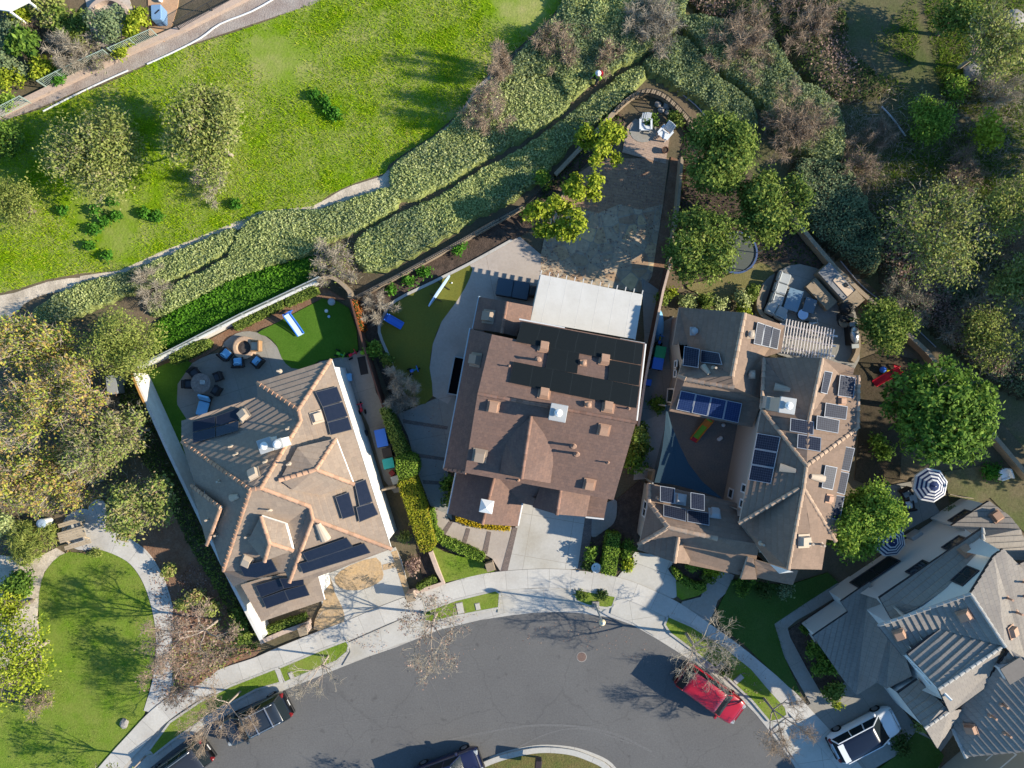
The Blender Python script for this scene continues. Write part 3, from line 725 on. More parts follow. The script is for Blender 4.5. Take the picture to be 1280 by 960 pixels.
M_gutterw = mat('gutter_white', (.62, .61, .60), .5)
M_darkwood = mat('dark_fascia', (.045, .032, .028), .7)
M_flue = mat('flue_cap_metal', (.40, .40, .39), .55, metal=.1)
def chimney(H, px, py, h, w=.9, top=None, m=None):
    """stucco chimney box with sheet metal shroud and round flue"""
    c = P(px, py, h); z, n = H.onroof(px, py); z0 = (z.z if z else 4) - .6
    ang = H.ang
    o = MB().box((c.x, c.y, (z0+h-.16)/2), (w*.92, w*.92, h-.16-z0), ang).build('chimney', m or H.wallm, H.root, local=False)
    cp = MB().bbox((c.x, c.y, h-.09), (w*1.06, w*1.06, .13), .03, ang)
    cp.build('chimney_cap', M_flue, o, local=False)
    MB().lathe((c.x, c.y, h-.03), [(.17,0),(.17,.16),(.24,.18),(.22,.26),(.1,.32)], 16).build('flue', M_white, o, local=False)

# ---------------------------------------------------------------- left house
T_L = uvmat('tan_roof_tiles', 'brick', (.30, .232, .177), (.252, .197, .154), (.24, .185, .145), .30, .36, .9, .012, .16, blotch=(.7, (.30, .212, .15), .5))
M_capL = mat('terracotta_ridge_tiles', (.47, .27, .165), .85, scale=2, col2=(.40, .25, .17), mix=.5, island=.18, fine=.15)
M_cream = mat('cream_stucco', (.66, .63, .58), .9, fine=.06, bump=.2, bscale=60)
HL = House('family_house', 'two storey house with tan tiled roof and terracotta ridge caps beside the park', 360, 610, T_L, .37, .044, M_capL, M_cream, M_white)
HL.ang = .32
HL.pts(A=(414,449,5.0), B=(489,686,5.0), C=(321,478,5.0), D=(373,512,6.25), E=(376,526,6.25), F=(326,610,7.85), G=(313,612,7.85), H=(387,633,6.7), I=(391,649,6.7),
       J=(227,526,4.5), K=(322,496,4.85), Lw=(227,552,4.3), M=(279,714,4.3), N=(292,733,4.4), V=(357,715,5.0), W=(362,727,4.95), X=(397,721,4.95), Vi=(309,726,4.9),
       b1=(240,606,4.3), b2=(277,634,6.35), b3=(260,680,4.3), b0=(236,590,5.0), q1=(301,731,3.9), q2=(406,750,3.1), q3=(327,777,3.1), q0=(357,714,4.1), q4=(398,720,3.95),
       u1=(372,559,6.95), u2=(420,548,6.2), u3=(395,587,7.45), u4=(350,600,7.5), u5=(442,605,6.2), u6=(401,619,6.6), u7=(366,612,7.2),
       d1=(326,645,7.2), d2=(337,679,6.9), d3=(366,688,6.1), d4=(331,701,5.9), d5=(310,676,6.0), d6=(357,655,6.5))
HL.roof(['A C D', 'C K E D', 'A D E F H I B', 'J K E F G Lw', 'Lw G M', 'G F H V Vi N M', 'H I W V', 'I B X W'],
        ['A D', 'C D', 'D E', 'E F', 'G F', 'Lw G', 'M G', 'F H', 'H I', 'I B', 'I W'])
HL.V.update({k: HL.V[k] + Vector((0,0,.12)) for k in ('b1','b2','b3')})
HL.roof(['b1 b2 b3'], ['b1 b2', 'b2 b3'], fascia=.3)
HL.roof(['q0 q4 q2 q3 q1'], [])
HL.roof(['u1 u2 u3 u4', 'u2 u5 u3', 'u3 u5 u6 u7 u4'], ['u2 u3', 'u3 u5', 'u3 u4'], fascia=.3)
HL.roof(['d1 d2 d4 d5', 'd1 d6 d3 d2', 'd2 d3 d4'], ['d1 d2', 'd2 d3', 'd2 d4'], fascia=.4)
HL.walls([(414,449,5.0),(321,478,5.0),(321,496,5.0),(227,526,5.0),(227,552,5.0),(279,714,5.0),(292,733,4.9),(362,727,4.9),(397,721,4.9),(489,686,5.0)], .35)
HL.walls([(398,719,3.9),(406,750,3.1),(327,777,3.1),(301,731,3.9)], .35)
for q in ([(394,490),(421,483),(428,501),(403,509)], [(403,509),(428,502),(435,520),(409,528)], [(409,528),(435,521),(440,537),(413,544)],
          [(419,621),(436,615),(444,644),(428,649)], [(443,604),(457,599),(466,627),(449,633)], [(445,634),(466,628),(473,643),(449,653)],
          [(378,691),(433,672),(441,683),(385,703)], [(373,705),(455,679),(463,691),(379,717)], [(299,708),(339,699),(347,714),(308,726)],
          [(319,732),(349,723),(355,736),(326,747)], [(349,723),(379,722.5),(380,731),(355,736)], [(327,748),(355,738),(361,751),(333,761)], [(355,738),(381,731),(387,744),(361,751)],
          [(241,527),(269,520),(269,533),(241,540)], [(270,520),(298,510),(298,525),(270,533)], [(241,541),(269,534),(269,546),(241,554)], [(270,534),(298,526),(298,538),(270,546)]):
    HL.panel(q, [M_black, M_darkframe])
for p in ((306,520,'box'), (318,594,'box'), (395,522,'box'), (310,700,'box')): HL.vent(*p, m=M_ventpale, sc=1.1)
HL.vent(403, 665, 'hood', M_ventpale, 1.5)
HL.vent(294, 621, 'hood', M_ventpale, 1.0)
for p in ((361,536),(296,568),(350,464),(290,558),(333,577),(338,637),(362,580),(310,670),(275,601),(261,649),(272,668)): HL.vent(*p, 'pipe', M_ventpale, .9)
chimney(HL, 331, 557, 7.8, .8)
chimney(HL, 347, 555, 8.3, .55)
for t, z, wd, ht in ((.28, 3.9, .9, .9), (.47, 3.9, .6, 1.0), (.58, 3.7, 1.2, 1.1), (.82, 4.0, .9, .9), (.4, 1.4, 1.0, 1.2)): HL.window((411,450,5.0), (486,685,5.0), t, z, wd, ht, proud=-.31)

# ---------------------------------------------------------------- middle house
T_C = uvmat('brown_roof_shingles', 'brick', (.195, .122, .095), (.155, .102, .084), (.12, .085, .075), .22, .20, .92, .006, .2, blotch=(.8, (.145, .098, .08), .5))
M_capC = mat('russet_ridge_tiles', (.25, .145, .105), .9, island=.2, fine=.15)
M_tanst = mat('tan_stucco', (.30, .235, .18), .9, fine=.06)
HC = House('family_house', 'large house with reddish brown shingle roof and black pool heating mats, in the middle', 690, 520, T_C, .24, .016, M_capC, M_tanst, M_darkwood)
HC.ang = -.18
HC.pts(A=(615,418,5.6), B=(648,424,5.6), C=(650.5,400,5.2), D=(806,429,5.2), E=(795,528,6.95), F=(597,492,6.95), G=(767,625,5.3), H=(581,591,5.3), Bm=(648,425,5.6),
       g1=(664,520,6.85), g2=(652,598,6.85), g3=(694,561,6.0), g4=(688,604,5.6), g5=(631,549,6.0), g6=(625,590,5.6),
       s1=(588,411,3.7), s2=(555,586,3.7), s3=(583,591,4.9), s4=(616,418,4.9), 
       k1=(620,598,4.1), k2=(737,619,3.9), k3=(732,646,3.1), k4=(652,629,3.1), k5=(690,606,4.1),
       h1=(704,592,5.15), h2=(696,643,5.15), h3=(738,619,3.9), h4=(733,646,3.75), h5=(675,609,4.0), h6=(666,634,3.75),
       w1=(618,597,4.3), w2=(603,655,4.3), w3=(571,590,3.05), w4=(560,642,3.05), w5=(657,600,3.1), w6=(647,658,3.1),
       n1=(634,377,4.1), n2=(627,416,4.1), n3=(599,371,3.0), n4=(591,411,3.0), n5=(666,383,3.0), n6=(659,424,3.0),
       p1=(736,618,3.3), p2=(760,622,3.3), p3=(755,648,2.8), p4=(731,645,2.8))
HC.roof(['A Bm E F', 'C D E Bm', 'F E G H'], ['F E'], cr=.09)
HC.roof(['g1 g2 g6 g5', 'g1 g3 g4 g2'], ['g1 g2'], fascia=.25, cr=.09)
HC.roof(['s1 s4 s3 s2'], ['s2 s3'], cr=.09)
HC.roof(['k1 k5 k2 k3 k4'], [])
HC.roof(['h1 h2 h6 h5', 'h1 h3 h4 h2'], ['h1 h2'], fascia=.25, cr=.09)
HC.roof(['w1 w2 w4 w3', 'w1 w5 w6 w2'], ['w1 w2'], cr=.09)
HC.roof(['n1 n2 n4 n3', 'n1 n5 n6 n2'], ['n1 n2'], cr=.09)
HC.roof(['p1 p2 p3 p4'], [])
HC.walls([(615,418,5.6),(648,424,5.6),(651,400,5.2),(806,429,5.2),(767,625,5.3),(581,591,5.3)], .45)
HC.walls([(588,411,3.7),(616,417,3.7),(583,591,3.7),(555,586,3.7)], .3)
HC.walls([(571,590,3.05),(657,600,3.1),(647,658,3.1),(560,642,3.05)], .35)
HC.walls([(599,371,3.0),(666,383,3.0),(659,424,3.0),(591,411,3.0)], .35)
HC.walls([(640,600,4.0),(737,612,3.9),(732,640,3.1),(652,623,3.1)], .3)
HC.walls([(625,588,5.6),(688,602,5.6),(692,570,5.6),(630,552,5.6)], .3, z0=4.2)
HC.walls([(675,607,4.0),(738,617,3.9),(733,642,3.7),(666,632,3.7)], .3, z0=3.0)
M_matblack = uvmat('black_heater_mat', 'grid', (.010, .0135, .0155), (.012, .0155, .0175), (.024, .03, .033), 1.22, 30, .75, .012, .10, spec=.08)
for q in ([(653,402),(804,430),(801,456),(645,427)], [(687,434),(724,441),(721,467),(682,460)], [(762,450),(801,457),(798,482),(760,475)], [(642,452),(799,483),(795,510),(637,478)]):
    HC.mat_sheet(q, M_matblack)
for p in ((680,435),(680,493),(617,507),(756,451),(760,510),(755,536),(737,604)): HC.vent(*p, 'box', M_vent, 1.1)
for p in ((729,454),(735,506)): HC.vent(*p, 'dome', M_vent, .8)
for p in ((600,568),(596,450),(612,396)): HC.vent(*p, 'box', M_tanst, 1.3)
for p in ((673,450),(717,557),(721,567)): HC.vent(*p, 'pipe', M_vent, 1.3)
for p in ((637,458),(760,578),(786,511),(648,600)): HC.vent(*p, 'pipe', M_vent, .7)
chimney(HC, 698, 516, 8.3, .95, m=M_tanst)
# white louvred cupola on the front wing
c = P(608, 634, 4.9); cb = MB(); cb.box((c.x, c.y, 4.25), (.62, .62, .7), -.18)
cu = cb.build('cupola', M_white, HC.root, local=False)
cq = MB(); vs = [Matrix.Rotation(-.18, 3, 'Z') @ Vector((x*.42, y*.42, 0)) + Vector((c.x, c.y, 4.6)) for x, y in ((-1,-1),(1,-1),(1,1),(-1,1))]
cq.add(vs + [Vector((c.x, c.y, 5.05))], [(0,1,4),(1,2,4),(2,3,4),(3,0,4),(3,2,1,0)]).build('cupola_roof', M_white, cu, local=False)
def gutter(H, a, b, m=M_gutterw, r=.06):
    A, B = P(*a), P(*b); mb = MB().tube(A - Vector((0,0,.06)), B - Vector((0,0,.06)), r, n=6); mb.build('gutter', m, H.root, local=False)
M_gutb = mat('blue_lit_gutter', (.28, .36, .42), .5)  # white gutter with the blue skylight put into its colour
gutter(HC, (649,399,5.2), (706,410,5.2)); gutter(HC, (775,424,5.2), (806,429.5,5.2)); gutter(HC, (807,430,5.2), (796,526,6.5))
gutter(HC, (588,410,3.7), (555,586,3.7), M_gutb, .08); gutter(HC, (570,590,3.0), (559.5,642,3.0), M_gutterw); gutter(HC, (653,629,3.1), (647.5,657,3.1))
gutter(HC, (599,370,3.0), (591,410,3.0), M_gutb); gutter(HC, (732,646.5,3.0), (755,649,3.0))

# ---------------------------------------------------------------- right house
T_R = uvmat('brown_roof_tiles', 'brick', (.245, .174, .13), (.205, .148, .112), (.20, .145, .11), .32, .37, .9, .012, .16, blotch=(.7, (.22, .155, .115), .5))
M_capR = mat('tan_ridge_tiles', (.40, .285, .20), .85, island=.18, fine=.15)
M_beige = mat('beige_stucco', (.44, .38, .315), .9, fine=.06)
HR = House('family_house', 'two storey house with brown tiled roof, many solar panels and a shaded courtyard', 960, 560, T_R, .37, .036, M_capR, M_beige, M_beige)
HR.ang = -.15
HR.pts(a1=(849,384,3.0), a2=(931,391,5.85), a3=(915,470,5.85), a4=(852,430,3.7), a5=(841,431,2.95), a6=(847,470,4.6), a7=(857,474,4.9), a8=(917,484,5.3),
       a9=(837,514,3.6), b1=(940,534,3.8), b2=(953,500,4.2), b3=(981,407,4.1), b4=(976,440,4.1), b5=(954,447,4.3), b6=(860,431,3.4),
       c1=(955,447,5.15), c2=(963,448,5.18), c3=(1011,525,6.10), c4=(1028,447,7.40), c5=(1068,460,5.38), c6=(1066,468,5.38), c7=(1049,467,5.43), c8=(1073,469,5.33), c9=(1072,535,5.33),
       r1=(1008,582,6.58), r2=(952,511,5.30), r3=(1004,610,6.58), r4=(1044,676,5.33), r5=(985,711,6.88), r6=(1014,670,6.38), r7=(1033,673,5.78), r8=(1027,712,5.58), r9=(999,610,6.50),
       w1=(951,512,5.30), w2=(934,603,5.30), w3=(924,654,5.30), w6=(926,656,4.30), w4=(962,704,4.80), w5=(938,690,5.28),
       t1=(811,604,3.0), t2=(811,628,3.4), t3=(835,659,4.6), t4=(799,680,2.9), t5=(918,628,3.0), t6=(920,676,4.6), t7=(896,673,4.6), t8=(945,640,3.2),
       t9=(862,706,2.9), v1=(925,719,2.9), v2=(945,700,3.6), v3=(950,680,4.6),
       m1=(848,671,4.1), m2=(843,703,4.1), m3=(797,687,2.9), m4=(803,674,3.1), m5=(863,700,3.0), m6=(861,705,2.9),
       o1=(935,696,4.0), o2=(942,698,4.0), o3=(946,724,3.2), o4=(926,724,3.2),
       e1=(943,699,3.9), e2=(987,712,4.2), e3=(978,729,3.1), e4=(946,722,3.0), e5=(998,713,4.0), e6=(991,731,3.1))
HR.roof(['a1 a2 a3 b6 a5', 'b6 a3 a8 a7 a6', 'a6 a7 a8 b2 b1 a9', 'a2 b3 b4 b5 b2 a8 a3'], ['a2 a3', 'a7 a8', 'a6 a7'], cr=.13)
HR.roof(['c1 c3 c7 c8 c9 r1 r2', 'r1 c9 r4 r3', 'r2 r1 r3 r9 w3 w2', 'r9 r3 r5 w4 w6', 'r3 r4 r6', 'r3 r6 r7 r8 r5'],
        ['c1 r2', 'r2 r1', 'c9 r1', 'c8 c9', 'r1 r3', 'r9 w3', 'r3 r5', 'r3 r4'])
HR.roof(['c1 c4 c3', 'c4 c5 c6 c7 c3'], ['c4 c3'])
HR.roof(['t2 t3 t4', 't1 t5 t8 v3 t7 t3 t2', 't4 t3 t7 v3 v2 v1 t9'], ['t1 t2', 't2 t3', 't3 t4', 't3 t7'], cr=.13)
HR.roof(['m1 m2 m3 m4', 'm1 m5 m6 m2'], ['m1 m2'])
HR.roof(['e1 e2 e3 e4', 'e2 e5 e6 e3'], [])
HR.roof(['o1 o2 o3 o4'], [], fascia=.3)
HR.walls([(849,384,3.6),(931,391,4),(981,407,4.1),(976,440,4.1),(954,447,4.3),(953,500,4.2),(940,534,3.8),(837,514,3.6),(847,470,3.6),(841,431,3.5)], .4)
HR.walls([(955,447,5.2),(1028,447,5.5),(1068,460,5.4),(1073,469,5.33),(1072,535,5.33),(1044,676,5.33),(1033,673,5.7),(1027,712,5.58),(985,711,5.8),(962,704,5.1),(924,654,5.3),(934,603,5.3),(951,512,5.3)], .4)
MB().add([P(986,713,6.7), P(962,705,4.8), P(974,717,4.2), P(992,715,5.0)], [(0,1,2,3)]).build('gable_wall', M_white, HR.root, local=False)
HR.walls([(811,604,3.0),(918,628,3.0),(945,640,3.2),(952,690,3.6),(990,730,3.1),(925,719,2.9),(862,706,2.9),(799,680,2.9)], .3)
for q, nu, nv, mm in (([(855,432),(875,436),(873,460),(853,457)],1,1,M_cell), ([(876,437),(899,441),(903,456),(875,453)],1,1,M_cell), ([(851,488),(928,504),(923,529),(845,512)],4,1,M_bluecell),
        ([(947,402),(976,412),(972,437),(942,430)],3,1,M_cell), ([(1031,463),(1041,465),(1034,493),(1026,491)],1,1,M_cell), ([(1050,468),(1070,472),(1067,498),(1047,495)],1,1,M_cell),
        ([(1032,503),(1060,508),(1058,525),(1030,521)],1,1,M_cell), ([(1021,519),(1050,525),(1048,542),(1020,537)],1,1,M_cell), ([(988,522),(1018,527),(1017,544),(987,539)],1,1,M_cell), ([(997,542),(1027,547),(1026,565),(996,560)],1,1,M_cell),
        ([(1053,557),(1069,560),(1062,590),(1048,587)],1,1,M_cell), ([(1032,581),(1047,584),(1041,613),(1027,610)],1,1,M_cell), ([(1047,588),(1062,591),(1056,619),(1042,615)],1,1,M_cell), ([(1042,618),(1056,620),(1050,651),(1035,648)],1,1,M_cell),
        ([(946,541),(976,546),(964,605),(935,600)],1,3,M_cell), ([(825,607),(844,610),(843,630),(825,627)],1,1,M_cell), ([(863,615),(881,618),(881,639),(863,636)],1,1,M_cell), ([(829,630),(858,636),(858,652),(829,645)],1,1,M_cell), ([(859,637),(887,641),(887,657),(859,652)],1,1,M_cell)):
    HR.grid_panels(q, nu, nv, mats=[mm, M_alu])
for p in ((868,414),(937,418),(938,468)): HR.vent(*p, 'dome', M_ventpale if p[0] > 900 else M_flue, 1.0)
for p in ((882,462,.9),(976,485,1.1),(983,586,1.1),(1022,597,1.2)): HR.vent(p[0], p[1], 'hood', M_ventpale, p[2])
for p in ((1051,501),(1035,623)): HR.vent(*p, 'box', M_vent, .8)
for p in ((850,625),(893,643)): HR.vent(*p, 'box', M_flue, 1.1)
for p in ((1012,678),(951,679),(1026,680),(822,623),(892,460)): HR.vent(*p, 'pipe', M_ventpale, 1.0)
HR.vent(1003, 676, 'box', M_ventpale, 1.2)
chimney(HR, 985, 507, 7.9, .9)
MB().box((P(968,504,6.2).x, P(968,504,6.2).y, 5.5), (.9, .75, 1.1), -.15).build('chimney_cricket', M_beige, HR.root, local=False)
WW = ((951,514,5.3), (925,652,5.3))
for t, z, wd, ht in ((.72, 3.9, .5, .9), (.86, 4.1, .5, .9), (.82, 1.5, .6, .9)): HR.window(*WW, t, z, wd, ht, mull=0, proud=-.37)
for t, z, wd, ht in ((.55, 3.6, .6, .7), (.62, 3.6, .6, .7), (.85, 2.4, .9, 1.9)): HR.window((849,384,3.6), (838,514,3.6), t, z*.68, wd, ht, mull=0, proud=-.37)
HR.window((811,606,3.0), (799,680,2.9), .45, 1.7, 1.0, 1.0, proud=-.27)

# ---------------------------------------------------------------- grey house, lower right
T_B = uvmat('grey_roof_tiles', 'brick', (.285, .252, .215), (.26, .23, .2), (.18, .16, .14), .33, .37, .9, .010, .10, blotch=(.7, (.205, .178, .155), .5))
M_capB = mat('grey_ridge_tiles', (.38, .36, .325), .85, island=.12, fine=.1)
M_bwhite = mat('white_boarding', (.60, .60, .58), .8, fine=.05)
HB = House('family_house', 'grey tiled white walled modern house at the lower right', 1180, 790, T_B, .38, .078, M_capB, M_bwhite, M_darkframe)
HB.ang = .55
HB.pts(a1=(1189,657,2.9), a2=(1236,626,2.9), a3=(1262,645,3.2), a4=(1275,661,3.5), a5=(1290,700,4.0), a6=(1255,700,4.5), a7=(1225,672,4.2),
       b1=(1099,747,4.9), b2=(1228,660,4.9), b3=(1230,705,6.2), b4=(1148,758,6.2), b5=(1115,775,5.4), 
       f1=(1097,782,6.2), f2=(1213,742,8.6), f3=(1256,808,8.6), f4=(1174,786,7.2), f5=(1128,820,6.35), 
       g1=(1134,817,7.1), g3=(1254,807,8.4), g4=(1173,861,8.2), g5=(1240,836,7.3), g6=(1228,862,6.8), g7=(1187,891,6.6),
       e1=(1242,695,7.8), e2=(1254,686,7.6), e3=(1271,707,6.9), e4=(1300,690,6.6), e5=(1420,760,4.5), e6=(1420,860,4.5), e7=(1290,850,7.6),
       s1=(1236,847,7.1), s2=(1262,812,8.3), s3=(1420,900,9.3), s4=(1390,930,9.0), s5=(1207,946,4.8), s6=(1190,910,4.8), s7=(1200,884,5.4),
       k1=(1122,866,4.9), k2=(1147,849,4.9), k3=(1179,881,6.4), k4=(1186,889,6.4), k5=(1156,910,6.4), k6=(1203,886,5.6), k7=(1190,906,5.1), k8=(1171,935,4.9),
       d1=(1016,795,2.8), d2=(1060,765,2.8), d3=(1051,752,2.7), d4=(1087,727,2.7), d5=(1115,774,3.8), d6=(1140,845,4.6), d7=(1108,861,3.8), d8=(1096,853,3.7), d9=(1070,869,3.0), d0=(1058,855,2.9))
HB.roof(['a1 a2 a3 a4 a5 a6 a7'], [])
HB.roof(['b1 b2 b3 b4 b5'], ['b2 b3'])
HB.roof(['f1 f2 f3 f4 f5', 'f2 e1 e2 e3 e4 e5 e6 e7 f3'], ['f2 f3', 'f1 f2'], cr=.09)
HB.V['g2'] = HB.V['f4'] + Vector((0,0,.01))
HB.roof(['g1 g2 g3 g4', 'g3 g5 g6 g7 g4'], ['g3 g4'], cr=.09)
HB.roof(['s1 s2 s3 s4 s5 s6 s7'], ['s6 s5'])
HB.roof(['k1 k2 k3 k4 k5', 'k4 k6 k7 k8 k5'], ['k4 k5'], cr=.09)
HB.roof(['d1 d2 d3 d4 d5 d6 d7 d8 d9 d0'], [], t=.035)
HB.walls([(1189,657,2.9),(1236,626,2.9),(1275,661,3.2),(1290,700,3.6),(1250,720,3.6)], .2)
HB.walls([(1099,747,4.9),(1228,660,4.9),(1262,710,5.5),(1140,800,5.5)], .25)
HB.walls([(1112,783,6.2),(1212,746,8.6),(1253,692,7.7),(1420,760,4.6),(1420,930,6.0),(1210,930,4.8),(1196,905,5.0),(1170,870,6.0)], .2)
HB.walls([(1134,817,6.6),(1174,790,6.6),(1225,850,6.6),(1187,888,6.6)], .3)
HB.walls([(1122,866,4.9),(1147,849,4.9),(1203,886,5.1),(1171,932,4.9)], .3)
HB.walls([(1016,795,2.8),(1060,765,2.8),(1051,752,2.7),(1087,727,2.7),(1125,790,3.0),(1137,842,3.0),(1108,860,3.0),(1096,853,3.0),(1070,869,2.9),(1058,855,2.9)], .25)
for p in ((1245,646,4.0), (1208,690,7.0), (1206,768,0), (1125,792,0), (1262,790,0), (1215,910,0)): HB.vent(p[0], p[1], 'box', M_vent, 1.05)
for p in ((1278,727),(1258,747),(1270,765),(1252,880),(1238,894),(1256,916),(1280,745)): HB.vent(*p, 'pipe', M_vent, 1.0)
for q in ([(1212,746,8.6),(1253,692,7.7),.35,6.6,1.3,1.1], [(1099,747,4.9),(1228,660,4.9),.2,1.6,3.2,1.4], [(1099,747,4.9),(1228,660,4.9),.42,4.2,1.3,.8], [(1099,747,4.9),(1228,660,4.9),.78,4.2,1.3,.8],
          [(1189,657,2.9),(1236,626,2.9),.38,2.1,1.3,.6], [(1115,775,4.9),(1140,800,4.9),.4,4.6,1.0,.8], [(1137,823,6.2),(1172,862,6.2),.3,5.0,1.2,1.0]):
    HB.window(*q[:6], framem=M_darkframe, proud=-.18)
# open truss on the front gable
tr = MB()
for u0, z0_, u1, z1_ in ((0,6.0,.5,6.0),(.5,6.0,1,8.0),(0,6.2,1,8.1),(.33,6.0,.33,6.8),(.66,6.0,.66,7.5),(0,6.0,1,6.0)):
    A, B = P(1133,818,6.5), P(1172,863,6.5); d = B-A
    a = A + d*u0; b = A + d*u1; tr.tube((a.x-.12, a.y+.1, z0_), (b.x-.12, b.y+.1, z1_), .07, n=4)
tr.build('gable_truss', M_white, HB.root, local=False)
# white dormer at the frame's edge
dm = MB(); c = P(1268, 838, 8.2); dm.box((c.x, c.y, 7.6), (1.15, .85, 1.5), .55)
do = dm.build('dormer', M_white, HB.root, local=False)
c2 = P(1268,838,8.4); MB().box((c2.x, c2.y, 8.43), (1.35, 1.05, .1), .55).build('dormer_roof', T_B, do, local=False)
# ---------------------------------------------------------------- neighbouring house under the frame's lower right corner
HN = House('family_house', 'beige walled house with white framed window cut off by the lower right corner', 1300, 1000, T_L, .37, .05, M_capL, mat('grey_beige_stucco', (.36, .33, .27), .9, fine=.06), M_white)
HN.ang = .55
HN.pts(a1=(1200,1035,5.0), a2=(1330,925,5.0), a3=(1420,1000,6.5), a4=(1300,1120,6.5))
HN.roof(['a1 a2 a3 a4'], [])
HN.walls([(1200,1035,5.0),(1330,925,5.0),(1420,1000,5.0),(1300,1120,5.0)], .3)
HN.window((1203,1036,5.0), (1328,928,5.0), .62, 2.6, 1.6, 1.2, proud=-.27)
HN.window((1203,1036,5.0), (1328,928,5.0), .22, 2.6, 1.0, 1.2, proud=-.27)
# ================================================================ walls, fences, rails
def along(pts, h):
    return [P2(x, y, h) for x, y in pts]
def wall_run(name, pts, h, w, m, label, cat, z0=0.0, smooth=0, capm=None):
    if smooth: pts = smooth_poly(pts, smooth, closed=False)
    o = ribbon(name, pts, w, z0, h, m, smooth=0); del o['kind']; tag(o, label, cat)
    if capm: ribbon('coping', pts, w + .06, h - .06, h + .012, capm, smooth=0, parent=o)
    return o
def fence_run(name, pts, h, label, cat, railm, base=0.0, spacing=1.8, bars=.14, pane=None, rail_r=.025, bar_r=.011, top=None, smooth=0):
    """metal fence: posts, rails, pickets or glass"""
    if smooth: pts = smooth_poly(pts, smooth, closed=False)
    c = [Vector((*p, 0)) for p in along(pts, h)]
    root = thing(name, label, cat, c[0])
    rails = MB(); pk = MB(); gl = MB(); o0 = c[0]
    for a, b in zip(c[:-1], c[1:]):
        L = (b-a).length; d = (b-a)/L; n = max(1, round(L/spacing))
        for k in range(n if b is not c[-1] else n+1):
            p = a + d*(L*k/n) - o0; MB().box((p.x, p.y, (base+h)/2), (.06, .06, h-base+.04), math.atan2(d.y, d.x)).build('post', railm, root)
        for z in ((h, base+.12) if not pane else (h,)): rails.tube(a-o0+Vector((0,0,z)), b-o0+Vector((0,0,z)), rail_r, n=4)
        if pane:
            for k in range(n):
                p, q = a+d*(L*k/n+.05)-o0, a+d*(L*(k+1)/n-.05)-o0; gl.add([(p.x,p.y,base+.06),(q.x,q.y,base+.06),(q.x,q.y,h-.05),(p.x,p.y,h-.05)], [(0,1,2,3)])
        elif bars:
            for k in range(int(L/bars)):
                p = a + d*(k*bars+bars/2) - o0; pk.box((p.x, p.y, (base+.12+h)/2), (bar_r*2, bar_r*2, h-base-.12), 0)
    rails.build('rail', railm, root)
    if pane: gl.build('glass_panel', pane, root)
    elif bars: pk.build('pickets', railm, root)
    return root
M_iron = mat('black_iron', (.03, .03, .032), .5)
M_grey = mat('grey_metal', (.36, .38, .38), .45, metal=.3)
M_greenmetal = mat('pale_green_metal', (.30, .38, .34), .5)
M_wallw = mat('white_stucco', (.66, .64, .60), .9, scale=2, col2=(.54, .50, .45), mix=.3, fine=.08)
M_wallt = mat('tan_block', (.33, .26, .18), .9, scale=2, col2=(.26, .20, .14), mix=.5, fine=.2)
M_fencewood = mat('reddish_fence_wood', (.13, .062, .045), .85, scale=3, col2=(.09, .05, .04), mix=.5, fine=.25)
M_pinkwall = mat('pink_block', (.50, .38, .30), .9, scale=2, col2=(.40, .31, .26), mix=.4, fine=.2)
M_rust = mat('rusty_edge', (.42, .22, .07), .9, fine=.3)
mg = bpy.data.materials.new('clear_glass'); mg.use_nodes = True; _n = mg.node_tree
_t = _n.nodes.new('ShaderNodeBsdfTransparent'); _t.inputs[0].default_value = (.9, .95, .95, 1); _m = _n.nodes.new('ShaderNodeMixShader'); _m.inputs[0].default_value = .25
_n.nodes['Principled BSDF'].inputs['Base Color'].default_value = (.5, .55, .55, 1); _n.nodes['Principled BSDF'].inputs['Roughness'].default_value = .15
_n.links.new(_t.outputs[0], _m.inputs[1]); _n.links.new(_n.nodes['Principled BSDF'].outputs[0], _m.inputs[2]); _n.links.new(_m.outputs[0], _n.nodes['Material Output'].inputs['Surface'])

o = wall_run('garden_wall', [(166,467),(210,565),(240,628),(290,731),(326,800)], 2.0, .2, M_wallw, 'tall white garden wall running down beside the tan roofed house and park', 'garden wall')
ribbon('rusty_coping', [(165,466),(170,478),(176,492),(183,507)], .14, 1.9, 2.02, M_rust, smooth=0, parent=o, off=-.06)
wall_run('garden_wall', [(172,460),(212,441),(300,397),(396,352)], .85, .18, M_wallw, 'low white garden wall carrying a glass fence above the ivy bank', 'garden wall')
fence_run('glass_fence', [(170,457),(212,437),(300,392),(398,346)], 1.75, 'glass fence with grey rail standing on the low white wall', 'fence', M_grey, base=.85, pane=mg, rail_r=.04)
wall_run('block_wall', [(396,350),(412,346),(424,352),(436,364),(437,372)], 1.2, .25, M_wallt, 'short curving tan block wall at the corner of the turf yard', 'wall', smooth=4)
wall_run('block_wall', [(443,373),(500,344),(560,311),(655,258)], .45, .25, M_wallt, 'low tan block wall under the black railing behind the planting bed', 'wall')
fence_run('iron_railing', [(442,371),(500,341),(560,308),(657,253),(692,222)], 1.5, 'long black iron railing beside the pale shrub bank', 'railing', M_iron, base=.45, spacing=2.2)
wall_run('wood_fence', [(438,374),(449,415),(467,474),(482,520)], 1.7, .09, M_fencewood, 'reddish wood fence between turf yard and planting bed with bare shrub', 'fence')
wall_run('wood_fence', [(838,330),(829,364),(815,432),(806,478),(797,540)], 1.7, .1, M_fencewood, 'reddish wood fence beside the stored bins and blue board', 'fence', capm=M_pinkwall)
wall_run('block_wall', [(853,196),(848,255),(838,328)], 1.0, .2, M_wallt, 'straight tan block wall next to the red mulch strip', 'wall')
